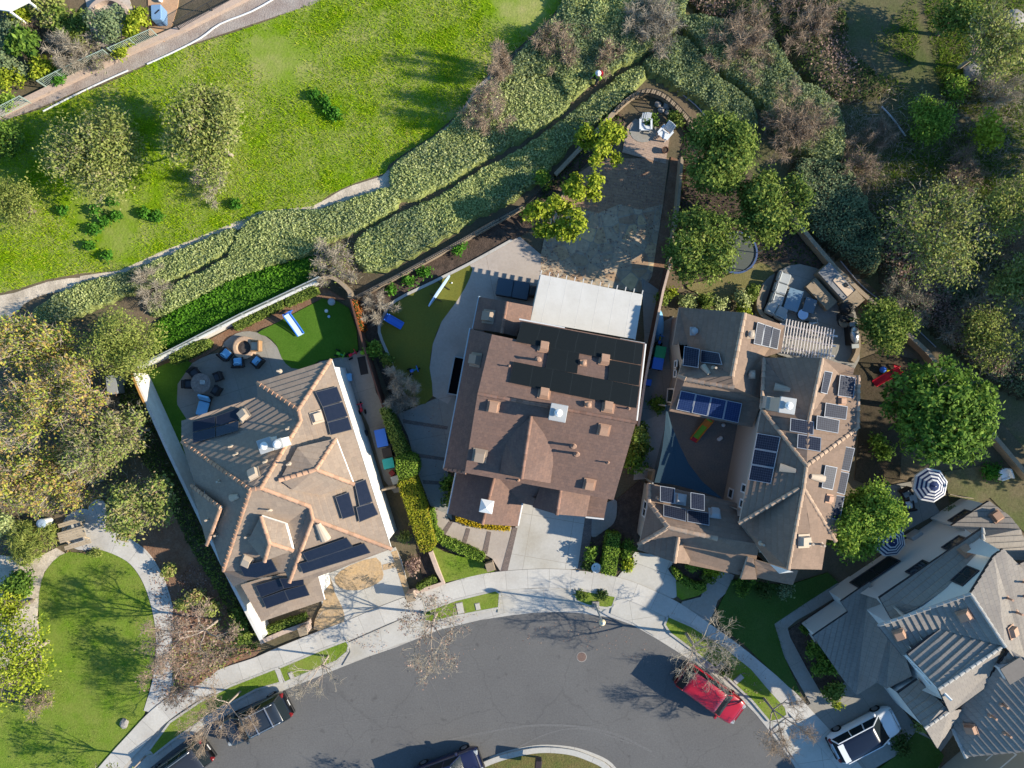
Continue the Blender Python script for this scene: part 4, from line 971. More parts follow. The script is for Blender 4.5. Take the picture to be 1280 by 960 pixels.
wall_run('block_wall', [(694,218),(735,175),(770,138),(788,122),(806,114),(824,117),(842,130),(862,152),(880,176)], .55, .28, M_wallt, 'low tan wall arching round the hilltop terrace', 'wall', smooth=4)
fence_run('iron_railing', [(772,134),(790,119),(808,111),(828,115),(846,129),(868,153)], 1.4, 'thin iron railing arching round the hilltop terrace', 'railing', M_iron, base=.55, smooth=3, spacing=1.6)
wall_run('block_wall', [(985,262),(1015,300),(1045,335),(1078,366),(1108,392),(1160,440),(1235,535),(1290,600)], .9, .28, M_wallt, 'long tan block wall behind the outdoor kitchen and canyon path', 'wall')
wall_run('block_wall', [(786,586),(802,586),(818,588),(815,605)], 1.7, .18, M_wallt, 'short tan gate wall between the two brown roofed houses', 'wall')
wall_run('seat_wall', [(957,357),(950,372),(949,385),(955,395),(966,402)], .6, .3, M_wallt, 'curved tan seat wall on the left of the round patio', 'wall', smooth=4)
wall_run('seat_wall', [(1061,400),(1070,412),(1073,424),(1072,440),(1066,452)], .6, .3, M_wallt, 'curved tan seat wall beside the steel barbecue', 'wall', smooth=4)
wall_run('retaining_wall', [(-40,158),(0,140),(50,116),(100,92),(160,63),(230,33),(300,-2),(330,-18)], .35, .42, M_pinkwall, 'pinkish retaining wall edge above the gravel strip', 'wall')
fence_run('metal_fence', [(-20,142),(24,120)], 1.3, 'pale green metal fence at the left edge of the frame', 'fence', M_greenmetal, base=.1, bars=.12)
fence_run('metal_fence', [(46,101),(92,78),(128,62)], 1.3, 'pale green metal fence behind the yellow shrubs', 'fence', M_greenmetal, base=.1, bars=.12)
fence_run('metal_fence', [(134,60),(188,36)], 1.3, 'pale green metal fence in front of the lemon tree', 'fence', M_greenmetal, base=.1, bars=.12)
fence_run('metal_fence', [(216,28),(258,4),(290,-14)], 1.3, 'dark barred metal fence beside the orange patio', 'fence', M_iron, base=.1, bars=.10)
wall_run('brick_wall', [(325,803),(355,790),(386,779)], .6, .3, M_pinkwall, 'low pink brick wall in front of the clipped hedge', 'wall')
wall_run('brick_wall', [(538,690),(547,714),(554,729),(534,736),(516,741)], .5, .28, M_pinkwall, 'low pink brick wall bent round the dark planting bed', 'wall')
wall_run('yard_gate', [(477,613),(495,609)], 1.5, .12, M_wallt, 'small tan gate across the side yard of the left house', 'gate')
M_pipe = mat('white_pipe', (.62, .62, .62), .5); M_pipeg = mat('grey_pipe', (.30, .31, .34), .6)
def pipe_run(name, pts, label, m=M_pipe, r=.06, z=.08, smooth=3):
    p = [Vector((*q, z)) for q in along(smooth_poly(pts, smooth, closed=False), z)]
    return tag(MB().pipe(p, r, 6).build(name, m), label, 'pipe')
pipe_run('drain_pipe', [(54,139),(85,123),(120,106),(160,88)], 'white drain pipe at the lower end of the gravel strip')
pipe_run('drain_pipe', [(184,80),(215,66),(250,48),(275,30),(315,14),(350,-6)], 'white drain pipe along the top of the green field')
pipe_run('drain_pipe', [(958,-5),(985,24),(1010,46),(1028,64)], 'grey blue pipe at the top among brown brush', M_pipeg)
pipe_run('drain_pipe', [(832,104),(850,116),(870,132),(884,148)], 'thin grey pipe curving outside the hilltop terrace', M_pipeg, .04)
pipe_run('drain_pipe', [(1004,268),(1030,300),(1062,340),(1085,364),(1130,396),(1150,415),(1170,434)], 'thin grey pipe running down the dark canyon slope', M_pipeg, .04)
pipe_run('drain_pipe', [(1102,133),(1115,147),(1132,170)], 'short white pipe beside the bright green bush', M_pipe, .06)
pipe_run('drain_pipe', [(688,144),(698,134),(706,128)], 'short white pipe lying at the trail fork', M_pipe, .06)
pipe_run('drain_pipe', [(524,241),(530,237),(548,228),(580,214)], 'white pipe lying along the trail between shrub banks', M_pipe, .05)

# ================================================================ vehicles
def car_paint(name, c): return mat(name, c, .28, spec=.5, coat=.6)
M_tyre = mat('tyre_rubber', (.02, .02, .02), .9); M_rim = mat('alloy_rim', (.35, .35, .36), .35, metal=.8)
M_carglass = mat('car_glass', (.012, .018, .022), .1, spec=.22); M_trimblk = mat('black_trim', (.015, .015, .016), .6)
M_lampr = mat('tail_lamp', (.16, .008, .010), .3); M_lampw = mat('head_lamp', (.34, .36, .37), .2, spec=.5); M_chrome = mat('rail_silver', (.55, .55, .56), .3, metal=.8)
def car(name, label, px, py, ang, paint, L=4.85, W=1.94, H=1.72, hood=1.15, deck=.12, rails=True, roofglass=False):
    """x forward. body lofted from cross sections, glasshouse, roof, wheels, lamps, mirrors"""
    b0 = P(px, py, 0); root = thing(name, label, 'car', (b0.x, b0.y, .01), ang)
    hw = W/2; ns = 30; mb = MB(); rings = []
    belt = lambda x: .98 + .08*min(1, max(0, (L/2-.15-x)/1.2)) if x > L/2-hood-.2 else 1.05
    for i in range(ns):
        x = -L/2 + L*i/(ns-1); e = abs(2*x/L)
        wz = hw * (1 - .20*max(0, (e-.72)/.28)**2.2); zt = belt(x) - (.16*max(0, (e-.86)/.14)**2)
        if x > L/2-hood: zt -= .06*((x-(L/2-hood))/hood)
        z0 = .24 + .10*max(0, (e-.85)/.15)
        prof = [(0, zt+.03), (.55*wz, zt+.022), (.84*wz, zt-.005), (.95*wz, zt-.06), (1.0*wz, zt-.22), (1.005*wz, .62), (.97*wz, .42), (.93*wz, z0)]
        rings.append([(x, y, z) for y, z in prof] + [(x, -y, z) for y, z in prof[::-1][:-1]])
    k = len(rings[0])
    for r in rings: mb.v += r
    for i in range(ns-1):
        for j in range(k): a, b = i*k+j, i*k+(j+1) % k; mb.f.append((a, b, b+k, a+k)); mb.m.append(0)
    mb.f += [tuple(range(k)), tuple(range((ns-1)*k, ns*k))[::-1]]; mb.m += [0, 0]
    body = mb.build('body', paint, root, smooth=True)
    xf, xr = L/2-hood-.02, -L/2+deck            # base of windscreen and of rear glass
    tf, tr_ = xf-.74, xr+.28                      # roof ends
    bz, rz = 1.03, H-.05; bw, rw = hw*.93, hw*.79
    def ring(x0, x1, w0, z, c=.12):             # rounded rectangle in plan
        pts = []
        for cx, cy, s0 in ((x1-c, w0-c, 0), (x0+c, w0-c, 90), (x0+c, -w0+c, 180), (x1-c, -w0+c, 270)):
            for t in (0, 30, 60, 90): a = R(s0+t); pts.append((cx+c*math.cos(a), cy+c*math.sin(a), z))
        return pts
    R0, R1, R2, R3 = ring(xr, xf, bw, bz), ring(tr_, tf, rw, rz-.03), ring(tr_+.03, tf-.03, rw-.04, rz+.01), ring(tr_+.3, tf-.3, rw-.35, rz+.05)
    n = len(R0)
    g = MB().add(R0 + R1, [(i, (i+1) % n, n+(i+1) % n, n+i) for i in range(n)]); g.build('glasshouse', M_carglass, root, smooth=True)
    rf = MB().add(R1+R2+R3, [(a+i, a+(i+1) % n, a+n+(i+1) % n, a+n+i) for a in (0, n) for i in range(n)] + [tuple(range(2*n, 3*n))])
    roof = rf.build('roof', mat('roof_glass', (.012, .02, .04), .25, spec=.15) if roofglass else paint, root, smooth=True)
    if roofglass:
        rim = MB()
        for s_ in (1, -1): rim.box(((tf+tr_)/2, s_*(rw-.01), rz), (tf-tr_, .05, .05))
        rim.box((tr_+.05, 0, rz+.01), (.4, rw*1.7, .06)); rim.build('roof_rim', paint, root)
    for s_ in (1, -1):
        for f, t in (((xf-.02, s_*bw*.97, bz), (tf, s_*rw*.97, rz-.02)), ((xr+.05, s_*bw*.97, bz), (tr_, s_*rw*.97, rz-.02)), ((.1, s_*bw, bz), (-.05, s_*rw, rz-.03)), ((-.95, s_*bw, bz), (-1.0, s_*rw, rz-.03))):
            MB().tube(f, t, .045, n=5).build('pillar', paint, root)
    if rails:
        for s_ in (1, -1):
            MB().pipe([(tf-.15, s_*(rw-.1), rz+.03), (tf-.25, s_*(rw-.1), rz+.1), (tr_+.3, s_*(rw-.1), rz+.1), (tr_+.2, s_*(rw-.1), rz+.03)], .022, 5).build('roof_rail', M_chrome, root)
    for s_ in (1, -1):
        MB().bbox((xf-.25, s_*(hw+.08), 1.08), (.16, .24, .16), .04).build('mirror', paint, root)
        MB().bbox((L/2-.22, s_*hw*.64, .84), (.34, .34, .16), .05, -s_*.35).build('headlight', M_lampw, root)
        MB().bbox((-L/2+.12, s_*hw*.74, .90), (.24, .30, .24), .05, s_*.3).build('tail_light', M_lampr, root)
        for x in (L/2-.92, -L/2+.95):
            wr = MB().tube((x, s_*(hw-.22), .35), (x, s_*(hw+.02), .35), .35, n=20).build('wheel', M_tyre, root)
            MB().tube((x, s_*(hw-.02), .35), (x, s_*(hw+.03), .35), .22, n=14).build('rim', M_rim, wr)
    MB().box((xf+.06, 0, 1.035), (.025, W*.72, .02)).box((L/2-.2, 0, .985), (.02, W*.62, .02)).build('bonnet_seam', M_trimblk, root)
    MB().box((L/2-.02, 0, .66), (.06, W*.5, .22)).build('grille', M_trimblk, root)
    MB().box((-L/2-.015, 0, .62), (.02, .42, .12)).build('number_plate', M_gutterw, root)
    MB().bbox((-L/2+.02, 0, .5), (.16, W*.86, .2), .05).bbox((L/2-.06, 0, .5), (.16, W*.8, .2), .05).build('bumper', M_trimblk, root)
    MB().tube((xf+.02, bw*.5, 1.05), (xf-.2, -bw*.2, 1.16), .012, n=4).build('wiper', M_trimblk, root)
    return root
car('parked_car', 'black SUV with silver roof rails parked at the lower left corner', 230, 954, R(36), car_paint('black_paint', (.028, .03, .036)), L=4.9)
c_ = car('parked_car', 'black SUV half hidden under the bare twiggy kerb tree', 325, 893, R(27+180), car_paint('blueblack_paint', (.022, .028, .036)), L=4.9)
for x in (-.35, .75):
    MB().box((x-1.0, 0, 1.78), (.07, 1.5, .05)).build('cross_bar', M_chrome, c_)
# the first SUV has its tail towards the second: turn it round
bpy.data.objects['parked_car'].rotation_euler.z = R(36+180)
car('parked_car', 'dark navy SUV beside the planted road island', 561, 957, R(20), car_paint('navy_paint', (.012, .014, .045)), rails=False)
car('parked_car', 'bright red SUV parked at the kerb under bare branches', 884, 861, R(-36), car_paint('red_paint', (.33, .004, .014)), L=4.95, rails=False)
car('parked_car', 'white car with a dark glass roof on the shaded driveway', 1074, 911, R(27.5), car_paint('white_paint', (.66, .68, .70)), L=4.85, H=1.62, hood=1.05, rails=False, roofglass=True)

# ================================================================ street furniture
M_pole = mat('pale_grey_pole', (.42, .42, .40), .6)
def lamp_post(px, py):
    c = P(px, py, 0); r = thing('street_lamp', 'street lamp with a round cream globe on the small lawn by the kerb', 'street lamp', (c.x, c.y, .15))
    MB().bbox((0,0,.06), (.5,.5,.14), .04).build('base', M_gutter, r)
    MB().lathe((0,0,.1), [(.13,0),(.11,.4),(.07,.5),(.055,3.3),(.09,3.34),(.09,3.4)], 12).build('pole', M_pole, r)
    MB().lathe((0,0,3.5), [(.1,0),(.19,.1),(.22,.24),(.17,.38),(.06,.45)], 16).build('globe', mat('cream_globe', (.70, .58, .36), .4), r, smooth=True)
    MB().lathe((0,0,3.93), [(.1,0),(.03,.08),(.01,.14)], 10).build('finial', M_pole, r)
lamp_post(744, 755)
c = P(727, 821, 0); r_ = thing('manhole_cover', 'round rusty manhole cover set in the road', 'manhole cover', (c.x, c.y, .008))
MB().lathe((0,0,0), [(.62,0),(.62,.004)], 40).build('patch', mat('darker_asphalt', (.10, .098, .098), .9, fine=.2), r_)
MB().lathe((0,0,0), [(.36,0),(.36,.012),(.32,.016)], 32).build('frame', M_gutter, r_)
mb = MB().lathe((0,0,0), [(.31,0),(.31,.018)], 32)
for k in range(8): a = k*math.pi/4; mb.box((.17*math.cos(a), .17*math.sin(a), .02), (.14, .03, .012), a)
mb.build('lid', mat('rusty_iron', (.16, .105, .085), .7, fine=.2), r_)
M_lid = mat('box_lid_concrete', (.44, .41, .36), .9, fine=.15)
for i, (x, y, w_, l_, a, lab) in enumerate([(575,760,.5,.8,12,'larger pale utility box lid on the lawn strip of the middle house'), (597,758,.36,.5,12,'smaller pale utility box lid on the lawn strip of the middle house'), (364,844,.34,.5,25,'pale utility box lid on the left lawn strip by the footpath stub'),
        (923,849,.4,.75,-50,'long pale utility box lid beside the red car'), (900,833,.4,.6,-50,'pale utility box lid by the kerb under the bare tree')]):
    p = P(x, y, .15); r_ = thing('utility_box', lab, 'utility box', (p.x, p.y, .15), R(a))
    MB().bbox((0,0,.0), (w_,l_,.06), .015).build('frame', M_gutter, r_); MB().bbox((0,0,.035), (w_-.08,l_-.08,.03), .01).build('lid', M_lid, r_)
slab('front_walk', [(343,835),(347,834),(354,853),(350,855)], .17, M_conc, ang=0)
p = P(672, 945, 0); r_ = thing('mailbox_cabinet', 'dark cluster mailbox on a pedestal at the island kerb', 'mailbox', (p.x, p.y, .15), R(-6))
MB().box((0,0,.35), (.14,.14,.7)).build('pedestal', M_trimblk, r_); MB().bbox((0,0,.98), (.42,.78,.62), .04).build('cabinet', mat('dark_bronze', (.04,.028,.03), .5), r_)
for k in (-1, 0, 1): MB().box((.215,k*.24,1.0), (.012,.2,.48)).build('door', mat('bronze_door', (.06,.045,.045), .5), r_)
def pillar(px, py, lab, h=1.15, rz=.3):
    p = P(px, py, 0); r = thing('brick_pillar', lab, 'pillar', (p.x, p.y, .1), rz)
    MB().box((0,0,h/2), (.5,.5,h)).build('shaft', M_pinkwall, r); MB().bbox((0,0,h+.05), (.6,.6,.1), .03).build('cap', M_wallt, r)
    MB().bbox((-.3,0,h*.75), (.25,.22,.2), .04).build('letterbox', M_trimblk, r)
pillar(516, 740, 'brick mailbox pillar at the end of the bent pink wall')
pillar(385, 781, 'brick mailbox pillar by the tan flagstones of the left house')
pillar(613, 705, 'small stone pillar beside the yellow green lawn corner', .6)
# tan flagstones round the left house's drive
M_stone = mat('tan_flagstone', (.46, .31, .16), .9, scale=2.2, col2=(.36, .27, .18), mix=.5, fine=.3, bump=.5, bscale=5)
slab('stone_band', [(489,690),(496,688),(515,746),(508,750)], .13, M_stone)
slab('stone_band', [(437,707),(470,697),(478,712),(478,724),(462,734),(445,738),(425,735),(418,722)], .13, M_stone, smooth=2)
slab('stone_band', [(478,706),(497,702),(499,708),(479,713)], .131, M_stone)
slab('stone_band', [(396,722),(412,720),(418,740),(428,760),(430,778),(412,788),(392,786),(398,764),(404,752)], .13, M_stone, smooth=2)
p = P(404, 764, 0); r_ = thing('garden_flag', 'small red, white and blue flag on a thin pole by the left driveway', 'flag', (p.x, p.y, .12), .5)
MB().tube((0,0,0),(0,0,1.5),.015).build('pole', M_pipe, r_)
for k in range(5): MB().add([(0,0,1.05+k*.08),(.62,.2,1.0+k*.08),(.62,.2,1.08+k*.08),(0,0,1.13+k*.08)], [(0,1,2,3)]).build('stripe', M_lampr if k % 2 == 0 else M_white, r_)
MB().add([(0,.012,1.2),(.28,.11,1.2),(.28,.11,1.46),(0,.012,1.46)], [(0,1,2,3)]).build('canton', mat('flag_blue', (.02,.04,.2), .7), r_)

# ================================================================ park furniture
M_plank = mat('pale_planks', (.42, .33, .22), .85, scale=6, col2=(.34, .27, .19), mix=.5, fine=.2, island=.12)
p = P(99, 665, 0); r_ = thing('picnic_table', 'pale wooden picnic table with two benches on the round concrete pad', 'picnic table', (p.x, p.y, .08), R(16))
mb = MB()
for k in range(5): mb.box((0, -.3+.15*k, .76), (1.85, .135, .045))
mb.build('table_top', M_plank, r_)
for s_ in (1, -1):
    mb = MB(); 
    for k in range(2): mb.box((0, s_*(.72+.15*k), .45), (1.85, .135, .045))
    mb.build('bench', M_plank, r_)
for x in (-.6, .6):
    for s_ in (1, -1): MB().tube((x, s_*.28, .74), (x, s_*.62, 0), .045, n=6).build('leg', M_plank, r_)
    MB().box((x, 0, .41), (.06, 1.7, .06)).build('cross_beam', M_plank, r_)
p = P(63, 651, 0); r_ = thing('litter_bin', 'white litter bin beside the round picnic pad', 'bin', (p.x, p.y, .06))
MB().lathe((0,0,0), [(.26,0),(.3,.85),(.32,.88)], 16).build('drum', M_white, r_); MB().lathe((0,0,.88), [(.33,0),(.3,.1),(.14,.16)], 16).build('lid', mat('blue_grey_lid', (.25,.32,.4), .5), r_)
p = P(151, 481, 0); r_ = thing('utility_cabinet', 'grey metal utility cabinet outside the corner of the white wall', 'cabinet', (p.x, p.y, 0), .1)
MB().bbox((0,0,.55), (.62,1.2,1.1), .03).build('housing', M_grey, r_); MB().box((0,0,1.12), (.7,1.28,.05)).build('lid', M_grey, r_)
for y in (-.3, .3): MB().box((.32,y,.55), (.02,.5,.9)).build('door', mat('dull_grey_door', (.25,.26,.26), .5), r_)

# ================================================================ garden furniture
M_wicker = mat('dark_wicker', (.045, .04, .04), .8, fine=.2); M_bluec = mat('light_blue_cushion', (.22, .46, .68), .8, fine=.08); M_teak = mat('teak', (.34, .2, .1), .7, fine=.2)
M_grayc = mat('grey_cushion', (.36, .38, .38), .85, fine=.1)
def armchair(px, py, rz, label, cush, frame=M_wicker, z=.1, w=.75, pillow=None, kind='armchair'):
    p = P(px, py, 0); r = thing('armchair', label, 'chair', (p.x, p.y, z), rz)
    MB().bbox((0,0,.3), (w,w,.16), .05).build('seat', frame, r)
    MB().bbox((0,0,.42), (w*.8,w*.8,.12), .05).build('cushion', cush, r)
    MB().bbox((-w*.45,0,.6), (.14,w,.6), .05).build('backrest', frame, r)
    for s_ in (1,-1): MB().bbox((0,s_*w*.47,.5), (w*.9,.1,.1), .03).build('armrest', frame, r)
    for x in (1,-1):
        for y in (1,-1): MB().tube((x*w*.4,y*w*.42,0),(x*w*.4,y*w*.42,.5),.035,n=6).build('leg', frame, r)
    if pillow: MB().bbox((-w*.18,0,.62), (.22,w*.62,.36), .08).build('pillow', pillow, r)
    return r
M_dkc = mat('charcoal_cushion', (.07, .075, .085), .85)
armchair(286, 443, R(50), 'dark wicker armchair with blue pillow, left one by the fire pit', M_bluec, pillow=M_bluec)
armchair(301, 453, R(95), 'dark wicker armchair with blue pillow, middle one below the fire pit', M_bluec, pillow=M_bluec)
armchair(325, 452, R(140), 'dark wicker armchair with blue pillow, right one below the fire pit', M_bluec, pillow=M_bluec)
armchair(323, 433, R(180), 'teak armchair with cream cushion on the sunny side of the fire pit', mat('cream_cushion', (.5,.42,.32), .85), M_teak)
p = P(308, 435, 0); r_ = thing('fire_pit', 'round tan stone fire pit on the curved patio', 'fire pit', (p.x, p.y, .1))
MB().lathe((0,0,0), [(.78,0),(.78,.42),(.7,.46),(.5,.46),(.46,.3),(.46,.12)], 28).build('ring', mat('tan_firestone', (.42,.29,.2), .9, fine=.25), r_)
MB().lathe((0,0,.1), [(.45,0),(.45,.16),(.2,.22)], 20).build('ash_bed', mat('ash', (.07,.06,.055), .95, fine=.3), r_)
def round_table(px, py, label, rad, m, z=.1, h=.72):
    p = P(px, py, 0); r = thing('round_table', label, 'table', (p.x, p.y, z))
    MB().lathe((0,0,h-.05), [(rad*.97,0),(rad,.015),(rad,.04),(rad*.98,.05)], 28).build('table_top', m, r)
    MB().lathe((0,0,0), [(.3,0),(.28,.04),(.06,.08),(.06,h-.05)], 14).build('pedestal', M_wicker, r)
    return r
round_table(257, 479, 'round patio table with mosaic top and four dark chairs around', .68, mat('mosaic_top', (.16,.14,.13), .6, scale=9, col2=(.24,.21,.19), mix=.5, fine=.3))
for i, (x, y, a, lab) in enumerate([(240,480,0,'dark patio chair left of the round mosaic table'), (247,466,-50,'dark patio chair above the round mosaic table'), (276,471,200,'dark patio chair at the upper right of the round mosaic table'), (274,488,150,'dark patio chair at the lower right of the round mosaic table')]):
    armchair(x, y, R(a), lab, M_dkc, w=.6)
p = P(253, 478, .85); tag(MB().bbox((p.x, p.y, .87), (.35,.3,.12), .05).build('table_decoration', M_grayc), 'pale centrepiece on the round mosaic table', 'decoration')
def lounger(px, py, rz, label, cush, frame=M_wicker, z=.1):
    p = P(px, py, 0); r = thing('sun_lounger', label, 'lounger', (p.x, p.y, z), rz)
    MB().bbox((0,0,.3), (1.5,.8,.12), .04).build('frame', frame, r); MB().bbox((.2,0,.42), (1.0,.74,.14), .06).build('cushion', cush, r)
    mb = MB(); mb.box((-.55,0,.62), (.14,.74,.6), tilt=('Y', -.5)); mb.build('backrest', cush, r)
    for x in (.65,-.65):
        for y in (.33,-.33): MB().box((x,y,.14), (.06,.06,.28)).build('leg', frame, r)
lounger(258, 507, R(-105), 'lounger with a big blue cushion next to the patio edge', M_bluec)
def slide(px, py, rz, label, chute, side, z=.11, L=1.5, h=.95, w=.42, ends=None):
    p = P(px, py, 0); r = thing('toy_slide', label, 'slide', (p.x, p.y, z), rz)
    n = 10; mb = MB(); vs = []
    for i in range(n+1):
        t = i/n; x = -L/2 + L*t; zz = h*(1-t)**1.25*(1) + .08; vs += [(x,-w/2,zz),(x,w/2,zz)]
    mb.add(vs + [(a,b,c-.04) for a,b,c in vs], [f for i in range(n) for f in ((2*i,2*i+2,2*i+3,2*i+1),(2*n+2+2*i,2*n+3+2*i,2*n+5+2*i,2*n+4+2*i))])
    mb.build('chute', chute, r, smooth=True)
    for s_ in (1,-1):
        sm = MB()
        for i in range(n): sm.tube((vs[2*i][0], s_*(w/2+.03), vs[2*i][2]+.06), (vs[2*i+2][0], s_*(w/2+.03), vs[2*i+2][2]+.06), .045, n=6)
        sm.build('side_rail', side, r)
        lg = MB().tube((-L/2-.05, s_*w/2, h+.25), (-L/2-.3, s_*w*.6, 0), .04, n=6); lg.build('ladder_rail', side, r)
    st = MB()
    for k in range(3): st.box((-L/2-.1-.06*k, 0, h*(.75-.25*k)), (.14, w, .04))
    st.build('steps', side, r)
    if ends: MB().bbox((L/2-.08,0,.1), (.3,w+.12,.1), .04).build('landing', ends, r)
    return r
M_pb = mat('pale_blue_plastic', (.45, .60, .80), .4); M_blueP = mat('blue_plastic', (.03, .14, .55), .4); M_redP = mat('red_plastic', (.5, .012, .03), .4); M_green = mat('green_plastic', (.02, .25, .10), .4)
M_orange = mat('orange_plastic', (.6, .2, .03), .4); M_yel = mat('yellow_plastic', (.7, .5, .02), .4); M_teal = mat('teal_plastic', (.02, .30, .28), .4); M_pinkP = mat('pink_plastic', (.5, .05, .13), .4); M_lime = mat('lime_plastic', (.17, .42, .03), .4)
slide(371, 407, R(-62), 'pale blue and white toy slide on the sunlit turf', M_pb, M_blueP)
slide(495, 403, R(-30), 'bright blue toy slide at the edge of the putting green', M_blueP, M_blueP, L=1.1, h=.6)
slide(1103, 471, R(217), 'red toy slide with blue and yellow top in the dark yard', M_redP, M_redP, z=.02, L=1.6, h=1.0)
for (x, y, m_, lab) in ((1109,462,M_blueP,'blue toy top beside the red slide'), (1113,465,M_yel,'yellow toy ball beside the red slide')):
    p = P(x, y, .8); tag(MB().lathe((p.x,p.y,.02), [(.05,0),(.2,.1),(.24,.24),(.2,.38),(.05,.48)], 12).build('toy_ball', m_, smooth=True), lab, 'toy')
s_ = slide(874, 537, R(239), 'rainbow toy slide in orange, green and red in the courtyard', M_lime, M_orange, z=.1, L=1.7, h=.9, ends=M_redP)
MB().box((-.5,0,.74), (.62,.4,.05), tilt=('Y', .62)).build('upper_chute', M_orange, s_)
def ball(px, py, rad, m, label, z=.1):
    p = P(px, py, 0); prof = [(max(.01, rad*math.cos(a)), rad+rad*math.sin(a)) for a in [R(-85+17*k) for k in range(11)]]
    return tag(MB().lathe((p.x,p.y,z), prof, 16).build('play_ball', m, smooth=True), label, 'ball')
ball(416, 378, .26, M_grayc, 'large pale ball in the shaded corner of the turf'); ball(409, 389, .13, M_white, 'small white ball near the large pale ball'); ball(412, 396, .10, M_pb, 'tiny pale blue ball below the small white ball')
ball(454, 441, .16, M_lime, 'light green ball by the end of the turf'); ball(458, 541, .22, M_trimblk, 'black ball in the side yard of the left house'); ball(565, 354, .06, M_white, 'tiny white golf ball on the putting green'); ball(903, 531, .14, M_white, 'white football in the courtyard')
def ride_on(px, py, rz, label, m, m2):
    p = P(px, py, 0); r = thing('toy_tricycle', label, 'toy', (p.x, p.y, .1), rz)
    MB().tube((-.25,0,.3),(.3,0,.34),.05,n=6).build('frame', m, r); MB().bbox((-.12,0,.4), (.26,.2,.08), .03).build('seat', m2, r)
    MB().tube((.3,-.22,.55),(.3,.22,.55),.03,n=6).build('handlebar', m2, r); MB().tube((.3,0,.2),(.3,0,.56),.03,n=6).build('fork', m, r)
    for x, y in ((.3,0),(-.28,.2),(-.28,-.2)): MB().tube((x,y-.04,.16),(x,y+.04,.16),.16,n=14).build('wheel', M_tyre, r)
ride_on(453, 510, R(100), 'pink tricycle in the side yard of the left house', M_pinkP, M_redP)
ride_on(427, 443, R(-20), 'green ride on toy at the turf edge', M_green, M_lime)
ride_on(442, 443, R(30), 'dark pink ride on toy at the turf edge', M_pinkP, M_redP)
ride_on(518, 463, R(20), 'teal ride on toy on the shaded putting green', M_teal, M_blueP)
ride_on(823, 426, R(80), 'yellow and blue ride on toy in the narrow side passage', M_yel, M_blueP)
ride_on(1012, 405, R(10), 'small pale ride on toy near the pergola', M_white, M_grayc)
tag(MB().box((P(454,457).x, P(454,457).y, .115), (.55,1.25,.02), .2).build('door_mat', M_trimblk), 'dark mat lying by the wood fence', 'mat')
p = P(435, 472, 0); r_ = thing('play_table', 'blue water play table against the left house', 'play table', (p.x, p.y, .1), R(5))
MB().bbox((0,0,.42), (.75,.55,.16), .06).build('tray', M_bluec, r_); MB().bbox((0,0,.52), (.62,.42,.04), .02).build('water', mat('play_water', (.2,.42,.62), .1), r_)
for x in (1,-1):
    for y in (1,-1): MB().box((x*.3,y*.2,.18), (.06,.06,.36)).build('leg', M_blueP, r_)
def bin_(px, py, rz, label, m, w=.6, d=.75, h=1.05, lidm=None, name='wheelie_bin'):
    p = P(px, py, 0); r = thing(name, label, 'bin', (p.x, p.y, .1), rz)
    MB().add([(-w*.4,-d*.4,.05),(w*.4,-d*.4,.05),(w*.4,d*.4,.05),(-w*.4,d*.4,.05),(-w/2,-d/2,h),(w/2,-d/2,h),(w/2,d/2,h),(-w/2,d/2,h)], [(0,3,2,1),(4,5,6,7),(0,1,5,4),(1,2,6,5),(2,3,7,6),(3,0,4,7)]).build('tub', m, r)
    MB().bbox((0,0,h+.04), (w+.06,d+.06,.09), .03).build('lid', lidm or m, r); MB().tube((-w*.4,-d/2-.05,h),(w*.4,-d/2-.05,h),.02,n=6).build('handle', M_trimblk, r)
    for x in (1,-1): MB().tube((x*w*.42,-d*.42,.12),(x*w*.5,-d*.42,.12),.12,n=10).build('wheel', M_tyre, r)
bin_(480, 546, R(12), 'large blue storage bin beside the tall hedge', M_blueP, .72, 1.15, .9)
bin_(489, 577, R(12), 'teal bin beside the tall hedge', M_teal, .7, .65, .95)
bin_(487, 564, R(12), 'dark bin with a white lid knob between blue and teal bins', M_wicker, .6, .6, .85)
bin_(492, 590, R(40), 'small red bin below the teal bin', M_lampr, .3, .3, .5)
bin_(497, 598, R(20), 'pale grey bin at the end of the hedge', M_grayc, .5, .5, .7)
bin_(821, 441, R(-10), 'green bin in the narrow side passage', M_green, .68, .75, 1.05); bin_(818, 455, R(-10), 'blue bin below the green bin in the side passage', M_blueP, .68, .75, 1.05)
bin_(808, 478, R(-10), 'small blue bin by the reddish fence', M_blueP, .35, .4, .6)
p = P(823, 408, 0); tag(MB().lathe((p.x,p.y,.25), [(.03,-.06),(.3,-.03),(.32,.03),(.05,.06)], 20, sy=3.6).build('kayak', M_bluec, smooth=True), 'blue kayak lying in the narrow side passage', 'kayak')
# board standing on its edge on the putting green
A, B = P(537,384,0), P(563,346,0); cm = (A+B)/2; dv = (B-A).xy; L_ = dv.length
r_ = thing('paddle_board', 'white paddle board standing on its edge on the putting green', 'paddle board', (cm.x, cm.y, .12), math.atan2(dv.y, dv.x))
n = 18; vs = []
for i in range(n+1):
    t = -1+2*i/n; hh = .62*(max(0, 1-abs(t)**2.6))**.6; x = t*L_/2; vs += [(x,-.05,.42-hh/2),(x,-.05,.42+hh/2+.06),(x,.05,.42+hh/2+.06),(x,.05,.42-hh/2)]
MB().add(vs, [(4*i+a, 4*i+4+a, 4*i+4+(a+1)%4, 4*i+(a+1)%4) for i in range(n) for a in range(4)]+[(0,1,2,3),(4*n+3,4*n+2,4*n+1,4*n)]).build('board', M_pb, r_)
for x in (-.5,.5): MB().box((x,0,.05), (.05,1.0,.05)).build('stand', M_trimblk, r_)
